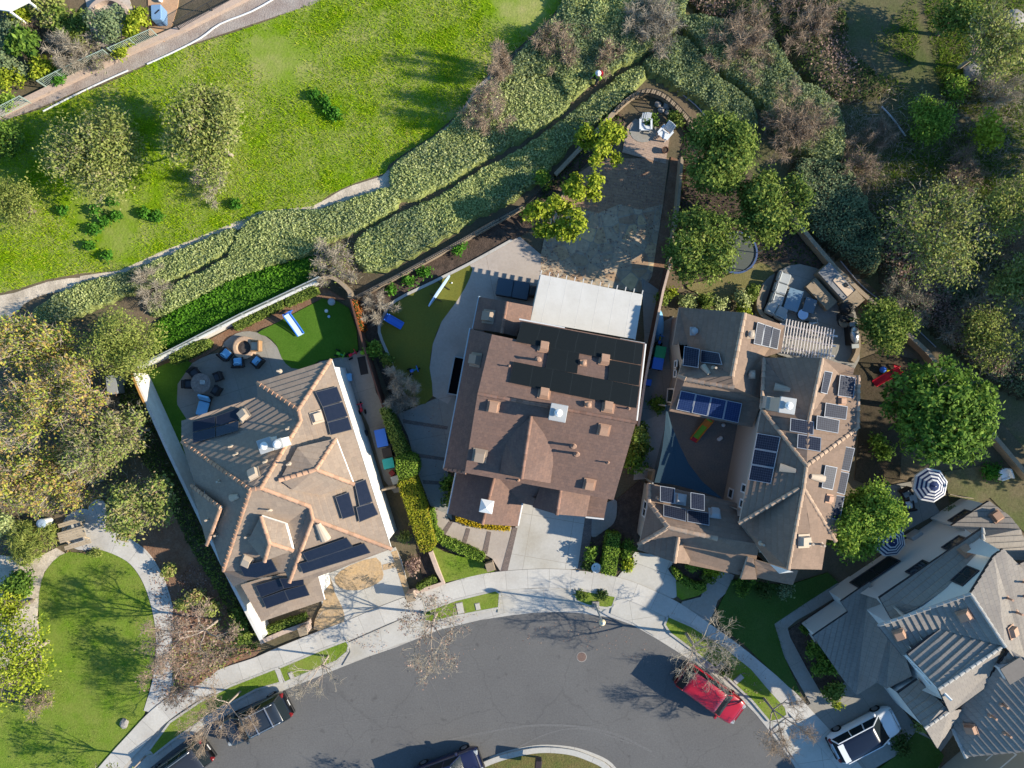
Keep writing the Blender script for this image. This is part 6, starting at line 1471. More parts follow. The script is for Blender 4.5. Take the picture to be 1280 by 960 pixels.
def bush(name, label, px, py, Rpx, H, kind, n=900, size=.11, group=None, **kw):
    kw.setdefault('base', .1); kw.setdefault('nl', 7); kw.setdefault('trunk_r', .05); kw.setdefault('cat', 'shrub'); kw.setdefault('clump_r', .14); kw.setdefault('limbs', False)
    return tree(name, label, px, py, Rpx, H, kind, n=n, size=size, group=group, **kw)
def bare_tree(label, bx, by, H, depth=5, r=.13, leafkind=None, nleaf=0, seed=0, bark=None, twig=None, spread=.75, lean=(0,0), name='bare_tree', up=.25, trunk=.32, nb=(3,5), kink=.14, group=None):
    b = P(bx, by, 0); rg = np.random.default_rng(seed); root = thing(name, label, 'tree', (b.x, b.y, 0), 0, group); segs, tips = [], []
    tp = np.array([lean[0]*H*trunk, lean[1]*H*trunk, H*trunk]); r = r*.72; segs.append((np.array([0,0,-.1]), tp*.5, r*1.15, r)); segs.append((tp*.5, tp, r, r*.85))
    n0 = rg.integers(4, 6)
    for k in range(n0):
        a = 2*math.pi*k/n0 + rg.uniform(-.4,.4); d = np.array([math.cos(a)*spread, math.sin(a)*spread, 1.0])+np.array([lean[0],lean[1],0]); d /= np.linalg.norm(d)
        grow(rg, tp, d, H*.26, r*.55, depth-2, segs, tips, spread, nb, up, kink)
    thick = [s for s in segs if s[2] > .022]; thin = [s for s in segs if s[2] <= .022]
    for q_ in tips:
        for _ in range(3): d_ = rg.normal(size=3)+np.array([0,0,.5]); d_ /= np.linalg.norm(d_); thin.append((q_, q_+d_*rg.uniform(.2,.5), .008, .004))
    tubes_mesh('trunk', thick, bark or M_palebark, root, 6)
    if thin: tubes_mesh('twigs', thin, twig or M_twiggrey, root, 3)
    if nleaf and tips:
        T = np.array(tips); c = T[rg.integers(0, len(T), nleaf)] + rg.normal(size=(nleaf,3))*.16
        np_mesh('dry_leaves', leaf_quads(c, rg.normal(size=(nleaf,3))+np.array([0,0,.4]), rg.uniform(.05,.10,nleaf), .6, rg), 4, LM[leafkind], root)
    return root
def twig_cards(rg, st, end, wmin=.007, wmax=.017):
    n = len(st); w = unit(np.cross(end-st, rg.normal(size=(n,3))))*rg.uniform(wmin,wmax,(n,1)); mid = st*.55+end*.45 + rg.normal(size=(n,3))*.06
    return np.stack([st-w, mid+w*.9, end, mid-w*.9], 1).reshape(-1,3)
def twig_shrub(label, px, py, Rpx, H, n=1500, m=None, seed=None, leaf=None, nleaf=0, group=None, squash=1.0, name='bare_shrub', cat='shrub'):
    """many-stemmed dry shrub: forking stems, each carrying its own spray of fine twigs"""
    b = P(px, py, H*.5); R_ = Rpx/PXM*(CAMH-H*.5)/CAMH; rg = np.random.default_rng(int(seed if seed is not None else px*13+py*7)); root = thing(name, label, cat, (b.x, b.y, 0), 0, group)
    ns = max(10, int(R_*R_*9)); a = rg.uniform(0, 6.28, ns); t = np.sqrt(rg.uniform(0, 1, ns)); wob = 1+.25*np.sin(3*a+seed_ph(px))+.15*np.sin(5*a+py)
    C = np.stack([np.cos(a)*t*R_*wob*.86, np.sin(a)*t*R_*squash*wob*.86, H*(.3+.6*np.sqrt(np.clip(1-t*t*.9,0,1)))*rg.uniform(.55,1.1,ns)], 1)
    foot = C[:, :] * np.array([.45,.45,0]) + rg.normal(size=(ns,3))*np.array([.15,.15,0]); segs = []
    for k in range(ns):
        md = (foot[k]+C[k])/2 + rg.normal(size=3)*.12; segs += [(foot[k], md, .022, .016), (md, C[k], .016, .008)]
    N_ = int(n*1.9); i = rg.integers(0, ns, N_); d = unit(rg.normal(size=(N_,3)) + unit(C[i]+np.array([0,0,.4]))*.8); L_ = rg.uniform(.2,.75,(N_,1))*min(1.1, .45+.25*R_)
    u = rg.uniform(.45,1,(N_,1)); st = foot[i]*(1-u)+C[i]*u; end = st + d*L_; end[:,2] = np.maximum(.03, end[:,2])
    k2 = N_//2; j = rg.integers(0, N_, k2); s2 = st[j]*.5+end[j]*.5; e2 = s2 + unit(d[j]+rg.normal(size=(k2,3))*.7)*L_[j]*.6; e2[:,2] = np.maximum(.03, e2[:,2])
    np_mesh('twigs', np.concatenate([twig_cards(rg, st, end), twig_cards(rg, s2, e2, .005, .011)]), 4, m or M_twig, root)
    tubes_mesh('stems', segs, M_bark, root, 4)
    if nleaf:
        i = rg.integers(0, N_, nleaf); np_mesh('leaves', leaf_quads(end[i] + rg.normal(size=(nleaf,3))*.08, rg.normal(size=(nleaf,3))+np.array([0,0,.6]), rg.uniform(.05,.1,nleaf), .5, rg), 4, LM[leaf], root)
    return root
def seed_ph(x): return (x*12.9898) % 6.28
def brush(name, pts, dens, hmax, m, seed=0, bend=.5):
    """dry twiggy undergrowth nobody could count"""
    rg = np.random.default_rng(seed); p = scatter([P2(x, y, .3) for x, y in pts], dens, rg); k = len(p); keep = vnoise(p, .5, seed) + rg.uniform(-.2,.2,k) > .42; p = p[keep]; k = len(p)
    st = np.column_stack([p, rg.uniform(.0,.3,k)]); d = unit(rg.normal(size=(k,3))*np.array([1,1,.5])+np.array([0,0,bend])); end = st + d*rg.uniform(.3,1.0,(k,1))*hmax; end[:,2] = np.maximum(.05, end[:,2])
    o = np_mesh(name, twig_cards(rg, st, end, .008, .018), 4, m); o['kind'] = 'stuff'; return o
def bank(name, pts, h, kind, under, dens=210, size=.085, sm=1, label=None, cat=None, edge=.7, rough=.5, kind2=None, share2=0.0, seed=0, stuff=True, noise_s=1.1):
    """shrub mass: rounded bulk with leaves all over it, outline in photo px"""
    if sm: pts = smooth_poly(pts, sm+1)
    poly = [P2(x, y, h*.6) for x, y in pts]; rg = np.random.default_rng(seed+int(abs(pts[0][0])))
    if name == 'shrub_bank': poly = [tuple(v) for v in inset([Vector(p) for p in poly], -.05)]
    def hz(p):
        d = edge_dist(p, poly); d = d + .22*(vnoise(p, 4.5, seed+5)-.5); e = np.clip(d/edge, 0, 1); e = np.sqrt(1-(1-e)**2)
        return h*e*(1-rough*.5+rough*vnoise(p, noise_s*2.2, seed)) + .12*h*vnoise(p, 6, seed+3)*e
    A = np.array(poly); lo, hi = A.min(0)-.3, A.max(0)+.3; st = .3
    xs = np.arange(lo[0], hi[0], st); ys = np.arange(lo[1], hi[1], st); X, Y = np.meshgrid(xs, ys); G = np.stack([X.ravel(), Y.ravel()], 1); ins = in_poly(G, poly); Z = np.where(ins, hz(G)*.86, -.06); nx, ny = len(xs), len(ys)
    I = ins.reshape(ny, nx); any4 = I[:-1,:-1]|I[1:,:-1]|I[:-1,1:]|I[1:,1:]; jj, ii = np.nonzero(any4); i0 = jj*nx+ii
    me = bpy.data.meshes.new(name); me.from_pydata(np.column_stack([G, Z]).tolist(), [], np.stack([i0, i0+1, i0+1+nx, i0+nx], 1).tolist())
    bm = bmesh.new(); bm.from_mesh(me); bmesh.ops.delete(bm, geom=[v for v in bm.verts if not v.link_faces], context='VERTS'); bm.to_mesh(me); bm.free()
    o = bpy.data.objects.new(name, me); COL.objects.link(o); me.materials.append(under)
    p = scatter(poly, dens, rg); z = hz(p)*rg.uniform(.86, 1.06, len(p)) + rg.uniform(-.02, .08, len(p))
    c = np.column_stack([p, np.maximum(.03, z)]); nm = rg.normal(size=c.shape)*.6 + np.array([0,0,.75])
    sz = rg.uniform(.6,1.3,len(c))*size
    if kind2 and share2:
        pick = vnoise(p, .8, seed+9) + rg.uniform(-.25,.25,len(p)) < share2
        np_mesh('leaves', leaf_quads(c[pick], nm[pick], sz[pick], .6, rg), 4, LM[kind2], o); c, nm, sz = c[~pick], nm[~pick], sz[~pick]
    np_mesh('leaves', leaf_quads(c, nm, sz, .6, rg), 4, LM[kind], o)
    if stuff: o['kind'] = 'stuff'
    if label: o['label'] = label; o['category'] = cat or 'ground cover'
    return o
def hedge(label, pts, h, kind, dens=420, size=.055, z0=.02, name='hedge', under=None, sm=0, cat='hedge', wob=.05):
    """clipped hedge: solid core with leaves on its top and sides"""
    if sm: pts = smooth_poly(pts, sm+1)
    poly = [P2(x, y, h) for x, y in pts]; rg = np.random.default_rng(int(pts[0][0]*3+pts[0][1]))
    root = thing(name, label, cat, (poly[0][0], poly[0][1], 0)); off = np.array([poly[0][0], poly[0][1], 0])
    MB().prism([(x-off[0], y-off[1]) for x, y in poly], 0, h-.06).build('core', under or M_hedgecore, root)
    p = scatter(poly, dens, rg); c = [np.column_stack([p, np.full(len(p), h)+rg.normal(size=len(p))*wob])]; nn = [np.tile([0,0,1.], (len(p),1))]
    n = len(poly); Ar = sum(poly[i][0]*poly[(i+1)%n][1]-poly[(i+1)%n][0]*poly[i][1] for i in range(n))
    for i in range(n):
        a, b = np.array(poly[i]), np.array(poly[(i+1)%n]); L = np.linalg.norm(b-a); k = int(L*h*dens)
        if k < 1: continue
        t = rg.uniform(0,1,k); q = a+(b-a)*t[:,None]; d = (b-a)/L; o_ = np.array([d[1],-d[0]])*(1 if Ar > 0 else -1)
        c.append(np.column_stack([q + o_*rg.normal(size=(k,1))*wob, rg.uniform(.05,h,k)])); nn.append(np.tile([o_[0],o_[1],.2], (k,1)))
    c = np.concatenate(c) - off; nn = np.concatenate(nn) + rg.normal(size=c.shape)*.55
    np_mesh('foliage', leaf_quads(c, nn, rg.uniform(.6,1.3,len(c))*size, .6, rg), 4, LM[kind], root)
    return root
M_hedgecore = mat('hedge_core', (.03, .05, .012), .95, fine=.3)
M_sageunder = mat('sage_underlayer', (.24, .27, .085), .98, scale=1.2, col2=(.15, .17, .06), mix=.5, fine=.4)
M_dkunder = mat('brush_underlayer', (.05, .06, .028), .98, scale=1.2, col2=(.09, .07, .045), mix=.5, fine=.4)
M_ivyunder = mat('ivy_underlayer', (.05, .13, .014), .98, fine=.4)
# ---------------------------------------------------------------- shrub banks between the trails (uncountable ground cover)
SB = lambda *a, **k: bank('shrub_bank', *a, **k)
SB([(46,386),(95,358),(150,344),(212,320),(286,288),(293,290),(292,299),(279,315),(231,341),(189,356),(149,371),(105,389),(78,400),(50,400)], 0.38, 'sage', M_sageunder, kind2='sagedark', share2=.38, seed=1, edge=.22, rough=.3)
SB([(299,291),(330,267),(395,263),(450,247),(494,233),(499,246),(490,262),(462,278),(430,293),(412,300),(396,312),(340,331),(298,345),(250,370),(204,394),(186,388),(194,366),(236,349),(285,322)], 0.42, 'sage', M_sageunder, seed=2, edge=.22, rough=.35, kind2='sagedark', share2=.28)
SB([(488,214),(520,187),(562,159),(596,121),(640,97),(690,98),(706,112),(712,126),(698,142),(648,175),(600,201),(570,222),(538,238),(508,250),(494,238)], 0.5, 'sage', M_sageunder, seed=3, kind2='sagedark', share2=.32, edge=.22, rough=.3)
SB([(456,292),(500,268),(541,250),(574,233),(605,212),(653,187),(703,152),(748,116),(794,84),(804,95),(772,129),(722,170),(690,205),(644,246),(600,267),(560,292),(490,332),(458,338),(443,312)], 0.5, 'sage', M_sageunder, seed=4, kind2='sagedark', share2=.36, edge=.22, rough=.3)
SB([(658,58),(700,15),(722,-20),(845,-20),(850,28),(800,68),(742,98),(714,122),(704,108),(690,92),(650,96),(622,100)], 0.8, 'sagedark', M_sageunder, edge=.3, rough=.4, seed=5, kind2='sage', share2=.4)
SB([(806,78),(846,46),(868,60),(898,98),(938,128),(944,158),(925,165),(900,142),(862,117),(818,92)], 0.7, 'sagedark', M_sageunder, edge=.3, rough=.4, seed=6)
SB([(874,20),(960,45),(1000,104),(1045,128),(1052,198),(1000,190),(952,130),(908,95),(874,58),(852,24)], 0.8, 'sagedark', M_sageunder, edge=.3, rough=.4, seed=7, kind2='sage', share2=.25)
SB([(1000,198),(1060,208),(1085,258),(1102,302),(1090,345),(1064,325),(1018,288),(992,240)], 1.2, 'sagedark', M_dkunder, seed=8)
SB([(1105,300),(1180,330),(1260,360),(1300,420),(1300,500),(1240,470),(1170,410),(1110,350)], 1.0, 'sagedark', M_dkunder, seed=9, kind2='drybrown', share2=.4)
SB([(870,-20),(1040,-20),(1060,60),(1110,110),(1050,125),(1000,90),(960,40),(880,15)], .8, 'darkcover', M_dkunder, seed=11, kind2='drybrown', share2=.4, dens=90)
bank('ivy_bank', [(186,438),(196,400),(240,372),(300,343),(380,322),(394,326),(398,344),(350,366),(300,391),(212,436)], .35, 'ivy', M_ivyunder, dens=160, size=.09, seed=13)
bank('ground_cover', [(146,500),(160,478),(172,478),(236,625),(286,735),(324,802),(312,812),(282,760),(240,690),(196,604),(168,560)], .35, 'darkcover', M_dkunder, dens=110, seed=14, kind2='green', share2=.3)
bank('ground_cover', [(215,760),(240,700),(270,740),(320,805),(290,830),(218,872)], .22, 'drybrown', M_redmulch, dens=70, seed=15, kind2='olive', share2=.35, size=.08)
bank('ground_cover', [(700,212),(740,170),(775,138),(780,160),(760,190),(730,205),(700,240),(660,280),(648,268)], .3, 'darkcover', M_mulch, dens=60, seed=16)
bank('ground_cover', [(860,150),(900,180),(990,280),(1040,340),(1000,330),(960,325),(905,345),(850,350),(842,300),(850,210)], .2, 'darkcover', M_mulch, dens=40, seed=17)
# ---------------------------------------------------------------- grass (uncountable)
def grass(name, polys, dens, hmin, hmax, cols, seed=0, w=.022, parent=None, bald=-1):
    rg = np.random.default_rng(seed); m = leafmat(name + '_blades', cols, nscale=.22, trans=.3); V = []
    for pl in polys:
        p = scatter([P2(x, y, .05) for x, y in pl], dens, rg); p = p[(vnoise(p, .55, seed+20)+rg.uniform(-.18,.18,len(p))) > bald]; k = len(p); z0 = .02; hh = rg.uniform(hmin, hmax, k)*(.6+.8*vnoise(p, 1.3, seed)); a = rg.uniform(0, 6.28, k)
        wv = np.stack([np.cos(a), np.sin(a), 0*a], 1)*rg.uniform(.7,1.6,(k,1))*w; c = np.column_stack([p, np.full(k, z0)]); tip = c + np.column_stack([rg.normal(size=(k,2))*hh[:,None]*.75, hh])
        V.append(np.stack([c-wv, c+wv, tip], 1).reshape(-1,3))
    o = np_mesh(name, np.concatenate(V), 3, m); o['kind'] = 'stuff'; return o
FG = [(.17,.30,.004),(.235,.39,.005),(.30,.45,.008),(.38,.45,.02),(.50,.44,.14)]
grass('field_grass', [smooth_poly(FIELD, 1)], 170, .07, .16, FG, 1, .022, bald=.22)
grass('park_grass', [smooth_poly(LAWN, 2)], 130, .07, .14, [(.11,.18,.02),(.19,.29,.035),(.28,.35,.07),(.38,.39,.13)], 2, .02)
grass('parkway_grass', STRIPS, 160, .17, .22, [(.10,.19,.02),(.18,.28,.03),(.26,.30,.06),(.34,.30,.12)], 3, .018)
grass('canyon_grass', [[(1090,170),(1290,150),(1290,480),(1240,440),(1150,360),(1090,260)], [(1150,-10),(1290,-10),(1290,150),(1180,140)], [(1046,-10),(1145,-10),(1150,55),(1138,84),(1100,62),(1060,30)], [(1120,130),(1190,140),(1185,175),(1130,170)], [(1080,190),(1240,200),(1280,260),(1180,270)], [(1000,90),(1120,95),(1140,120),(1040,128)], [(1180,10),(1250,10),(1240,100),(1170,90)]], 90, .12, .3, [(.05,.11,.01),(.11,.20,.018),(.20,.28,.03),(.28,.28,.08)], 4, .028, bald=.3)
grass('dry_lawn_grass', [[(858,356),(905,346),(950,328),(968,342),(948,372),(905,374),(872,366)]], 120, .10, .16, [(.09,.12,.02),(.18,.18,.05),(.26,.22,.09)], 5, .018)
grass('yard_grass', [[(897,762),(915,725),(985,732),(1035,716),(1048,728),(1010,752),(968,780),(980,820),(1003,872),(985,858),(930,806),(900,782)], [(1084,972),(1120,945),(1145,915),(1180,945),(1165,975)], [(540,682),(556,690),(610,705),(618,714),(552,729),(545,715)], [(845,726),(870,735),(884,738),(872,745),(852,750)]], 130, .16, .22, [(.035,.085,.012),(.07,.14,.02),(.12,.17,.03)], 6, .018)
# ---------------------------------------------------------------- trees
M_dark = M_bark
tree('sparse_tree', 'sparse olive green tree in the field, the left of two, casting a dark shadow', 120, 192, 72, 4.6, 'olive', n=15500, size=.10, twigs=1200, nl=16, clump=6, clump_r=.3, bark=M_palebark, shell=.45)
tree('sparse_tree', 'sparse olive green tree in the field, taller one near the pale gravel strip', 257, 168, 52, 6.6, 'olive', n=14000, size=.105, twigs=1200, nl=14, clump=6, clump_r=.3, bark=M_palebark, shell=.45, squash=1.3)
tree('fine_tree', 'brownish olive fine leaved tree at the left edge of the field', 20, 256, 40, 3.4, 'fineolive', n=6000, size=.07, nl=12, base=.4)
tree('bushy_tree', 'shaded dark bush at the left edge under the gravel strip', 5, 175, 30, 2.2, 'deep', n=2000, size=.12, base=.2)
tree('bushy_tree', 'fine leaved olive tree beside the ivy bank and white wall corner', 154, 432, 50, 5.2, 'fineolive', n=11000, size=.075, nl=18, clump=14, clump_r=.24, base=.9)
AU = dict(n=2700, size=.10, twigs=1900, clump=6, clump_r=.24, bark=M_palebark, shell=.5, lob=(.16,.32), nl=26)
tree('autumn_tree', 'yellow green autumn tree furthest up the left edge near the trail', 28, 428, 44, 5.5, 'autumn', **AU)
tree('autumn_tree', 'yellow brown autumn tree left of the grey cabinet', 85, 490, 54, 6.0, 'autumn', **AU)
tree('autumn_tree', 'big brownish autumn tree at the left edge, middle of the thicket', 25, 530, 60, 6.5, 'autumn', **AU)
tree('autumn_tree', 'orange tinged autumn tree between thicket and dark bed', 120, 562, 50, 6.0, 'pinkish', **AU)
tree('autumn_tree', 'yellow green autumn tree just above the picnic pad', 55, 600, 44, 5.0, 'autumn', **AU)
tree('autumn_tree', 'yellow green autumn tree between trail end and fine leaved olive tree', 72, 440, 38, 5.0, 'autumn', **AU)
tree('autumn_tree', 'brownish autumn tree at the right of the thicket over the dark bed', 158, 540, 40, 5.0, 'pinkish', **AU)
tree('autumn_tree', 'sparse yellow autumn tree at the left edge above the pale shrub', 8, 598, 40, 5.4, 'autumn', **AU)
tree('autumn_tree', 'small yellow autumn tree between thicket and picnic pad', 98, 606, 32, 4.2, 'autumn', **AU)
tree('flowering_tree', 'pinkish green flowering tree overhanging the park path by the house wall', 178, 622, 46, 5.2, 'pinkish', n=3200, size=.11, clump=6, clump_r=.26, lob=(.2,.34), bark=M_palebark, shell=.5, squash=1.1, twigs=700)
tree('flowering_tree', 'smaller pinkish green tree beside the round picnic pad', 154, 655, 22, 3.4, 'pinkish', n=1700, size=.11, clump=6, bark=M_palebark, shell=.5)
tree('yellow_tree', 'yellow green tree at the left edge of the park lawn', 24, 822, 48, 4.6, 'yellowgreen', n=3800, size=.10, nl=15, clump=7, shell=.5, bark=M_palebark, squash=1.25)
tree('yellow_tree', 'small yellow green tree above the park lawn by the dark bush', 15, 762, 26, 3.2, 'yellowgreen', n=1500, size=.1, shell=.5)
bush('round_bush', 'dark green round bush at the top of the park lawn', 28, 735, 25, 2.0, 'deep', n=2600, size=.12)
bush('grass_clump', 'wide olive clump of long grass below the litter bin', 40, 682, 36, 1.5, 'fineolive', n=2600, size=.22, aspect=.12)
bush('grass_clump', 'pale grey green shrub at the left edge beside the thicket', 4, 660, 26, 1.6, 'sage', n=1500, size=.12)
T_ = dict(bark=M_bark)
tree('green_tree', 'big round green tree touching the top of the terrace wall', 897, 193, 53, 6.6, 'green', n=12000, size=.115, nl=34, clump=12, clump_r=.2, lob=(.18,.32), shell=.8)
tree('green_tree', 'green tree between the round green tree and the dark canyon slope', 963, 262, 46, 6.0, 'green', n=10000, size=.115, nl=30, clump=12, clump_r=.2, lob=(.18,.32), shell=.8, squash=1.1)
tree('green_tree', 'yellowish green tree over the dry lawn and trampoline', 876, 305, 51, 6.0, 'green', n=12000, size=.105, twigs=500, nl=34, clump=9, clump_r=.2, lob=(.18,.3), shell=.75)
tree('magnolia_tree', 'very large deep green round tree with bright rosettes of leaves', 1180, 512, 76, 8.2, 'deep', n=18000, size=.145, nl=26, clump=14, clump_r=.16, shell=.8, trunk_r=.24)
tree('green_tree', 'large leafy light green tree between the right house and the parasols', 1078, 650, 54, 6.8, 'bright', n=14000, size=.105, nl=34, clump=10, clump_r=.2, lob=(.18,.32), shell=.75)
tree('green_tree', 'medium green tree below the outdoor kitchen', 1106, 406, 40, 4.4, 'green', n=7500, size=.10, nl=14, clump=10, clump_r=.22)
tree('loquat_tree', 'yellow green tree leaning over the terrace edge, the top one', 752, 180, 34, 4.6, 'yellowgreen', n=3000, size=.13, nl=12, clump=10, clump_r=.16, lob=(.16,.28), twigs=150)
tree('loquat_tree', 'yellow green tree beside the flagstones, the lower larger one', 692, 280, 42, 4.4, 'yellowgreen', n=3800, size=.13, nl=14, clump=10, clump_r=.16, lob=(.15,.26), twigs=150, squash=.85)
tree('loquat_tree', 'small yellow green tree between the two larger ones by the flagstones', 728, 232, 25, 3.8, 'yellowgreen', n=1700, size=.13, nl=8, clump=10, clump_r=.16, lob=(.2,.3))
tree('bright_tree', 'bright green feathery bush at the end of the short white pipe', 1160, 150, 26, 3.2, 'bright', n=4200, size=.09, nl=10, base=.3)
tree('bright_tree', 'yellow green bush right of the bright feathery bush', 1232, 166, 22, 3.0, 'yellowgreen', n=1500, size=.12, nl=7)
tree('bright_tree', 'small bright green bush above the feathery bush', 1196, 110, 15, 1.8, 'bright', n=900, size=.1, base=.2)
tree('canyon_tree', 'large sparse olive tree with pale branches in the right canyon', 1175, 292, 76, 5.5, 'olive', n=7000, size=.10, twigs=1800, nl=22, clump=8, clump_r=.28, bark=M_palebark, shell=.4)
tree('canyon_tree', 'sparse grey green tree at the right edge of the canyon', 1262, 270, 46, 5.0, 'fineolive', n=4000, size=.09, twigs=900, nl=12, bark=M_palebark, shell=.4)
tree('canyon_tree', 'greyish tree in the upper right corner', 1240, 55, 52, 5.5, 'olive', n=4500, size=.095, twigs=1200, nl=14, bark=M_palebark, shell=.4)
tree('canyon_tree', 'green tree at the top edge left of the corner', 1200, 20, 30, 4.0, 'green', n=2000, size=.12)
tree('canyon_tree', 'grey green shrubby tree above the huge round tree', 1235, 420, 48, 3.6, 'fineolive', n=3600, size=.09, twigs=900, nl=12, shell=.5)
tree('canyon_tree', 'pale green shrubby tree at the right edge beside the huge round tree', 1268, 350, 36, 4.0, 'olive', n=2400, size=.11, nl=10, shell=.5)
# ---- bare trees along the kerb
bare_tree('bare kerb tree with dry reddish leaves by the driveway of the left house', 546, 766, 6.6, depth=5, r=.13, leafkind='drybrown', nleaf=650, seed=3, lean=(-.05,-.05), spread=.7)
bare_tree('thin bare kerb tree over the left lawn strip', 411, 819, 5.6, depth=4, r=.10, seed=8, spread=.65)
bare_tree('bare twiggy kerb tree hanging over the parked black SUV', 302, 863, 5.6, depth=5, r=.10, seed=15, spread=.6, twig=M_twig, lean=(-.12,-.05))
bare_tree('tall bare tree whose branches spread over the red SUV', 857, 791, 7.0, depth=5, r=.14, seed=21, spread=.75, lean=(.0,-.02))
bare_tree('bare kerb tree at the lower right driveway with pale trunk', 954, 872, 5.8, depth=5, r=.12, seed=27, spread=.7, twig=M_twig)
bare_tree('bare tree with pale leaning trunk in the reddish planting bed', 277, 772, 6.8, depth=5, r=.13, leafkind='drybrown', nleaf=700, seed=33, lean=(-.1,-.05), spread=.7, twig=M_twig)
bare_tree('low bare reddish tree beside the concrete footpath corner', 236, 826, 4.6, depth=5, r=.09, leafkind='drybrown', nleaf=600, seed=37, spread=.9, twig=M_twig)
bare_tree('thin bare kerb tree in the lower left corner', 182, 945, 5.6, depth=4, r=.09, seed=41, spread=.7, leafkind='olive', nleaf=500)
bare_tree('bare tree at the bottom edge on the road island', 640, 985, 5.0, depth=5, r=.1, seed=45, spread=.8)
bare_tree('bare tree beyond the bottom edge casting shade on the road', 590, 1012, 6.5, depth=5, r=.12, leafkind='drybrown', nleaf=900, seed=49, spread=.8)
# ---- bare shrubs
for i, (x, y, r_, h, n, mm, lf, nl_, lab) in enumerate([
  (415,326,34,2.4,1900,M_twiggrey,'olive',500,'grey twiggy shrub above the bend of the tan block wall'), (472,385,24,2.0,1000,M_twiggrey,None,0,'small bare shrub at the head of the putting green'),
  (503,488,32,2.8,2100,M_twiggrey,None,0,'round bare grey shrub between hedge and putting green'), (622,78,24,4.6,1800,M_twig,None,0,'bare brown shrub on the field edge, the upper one'),
  (608,135,34,4.4,2600,M_twig,'sage',300,'bare brown shrub on the field edge above the sage bank'), (700,55,36,2.4,1700,M_twig,'sage',300,'brown twiggy shrub at the top left of the dark sage bank'),
  (815,22,46,2.8,2600,M_twiggrey,None,0,'broad pale twiggy shrub at the top edge'), (760,68,26,2.0,1000,M_twig,'sage',200,'brown twiggy shrub where the trails meet'),
  (930,52,52,2.6,2800,M_twig,None,0,'broad brown twiggy shrub left of the grey blue pipe'), (998,150,50,2.6,3000,M_twig,None,0,'broad brown twiggy shrub in the middle of the canyon'),
  (1010,25,40,2.4,1800,M_twig,None,0,'dark brown shrub right of the grey blue pipe'), (1075,205,36,2.0,1400,M_twig,'darkcover',300,'brown shrub below the bright feathery bush'),
  (1100,168,26,1.8,900,M_twig,None,0,'small brown shrub beside the short white pipe'), (1235,392,56,2.8,2800,M_twiggrey,None,0,'broad grey brown shrub above the huge round tree'),
  (1140,372,36,2.2,1600,M_twiggrey,'sagedark',400,'grey shrub right of the canyon pipe'), (1205,215,34,2.0,1200,M_twig,'olive',200,'brown shrub below the yellow green bush'),
  (1270,300,34,2.2,1300,M_twig,None,0,'brown shrub at the right edge of the canyon'), (1245,110,40,2.2,1500,M_twiggrey,'olive',300,'grey twiggy shrub beside the broken boulder'),
  (85,62,34,2.4,2000,M_twiggrey,None,0,'grey bare shrub in the upper left garden'), (45,33,18,1.6,700,M_twig,None,0,'pinkish dry shrub below the white canopy'),
  (115,70,24,1.6,1000,M_twiggrey,'olive',200,'pale straggly shrub over the metal fence'), (262,228,26,1.8,1000,M_twiggrey,'olive',300,'low grey twigs under the taller field tree'),
  (190,355,30,1.6,900,M_twiggrey,None,0,'dry twigs spread over the sage bank near the trail'), (70,590,20,3.0,900,M_twig,None,0,'reddish dry twigs inside the autumn thicket'), (100,525,30,5.8,900,M_twiggrey,None,0,'pale bare branches poking through the autumn thicket'),
  (45,880,22,1.6,600,M_twig,'yellowgreen',200,'thin yellow shrub at the edge of the park lawn')]):
    twig_shrub(lab, x, y, r_, h, n, mm, leaf=lf, nleaf=nl_)
brush('dry_brush', [(870,-20),(1045,-20),(1060,60),(1140,120),(1290,190),(1290,470),(1180,400),(1090,330),(1000,230),(930,130),(880,60)], 55, .9, M_twig, 61)
brush('dry_brush', [(1050,100),(1290,120),(1290,480),(1150,360),(1060,240)], 40, 1.0, M_twiggrey, 62)
brush('dry_brush', [(640,70),(720,-20),(850,-20),(850,40),(760,90),(700,110),(610,150),(590,130)], 40, .9, M_twiggrey, 63)
brush('dry_brush', [(0,400),(60,385),(180,480),(220,600),(150,640),(60,690),(0,690)], 30, 1.0, M_twiggrey, 64)
brush('dry_brush', [(0,10),(110,0),(180,50),(60,110),(0,135)], 30, .8, M_twiggrey, 65)
brush('dry_brush', [(380,310),(440,290),(460,340),(440,372),(400,345)], 45, .7, M_twiggrey, 66)
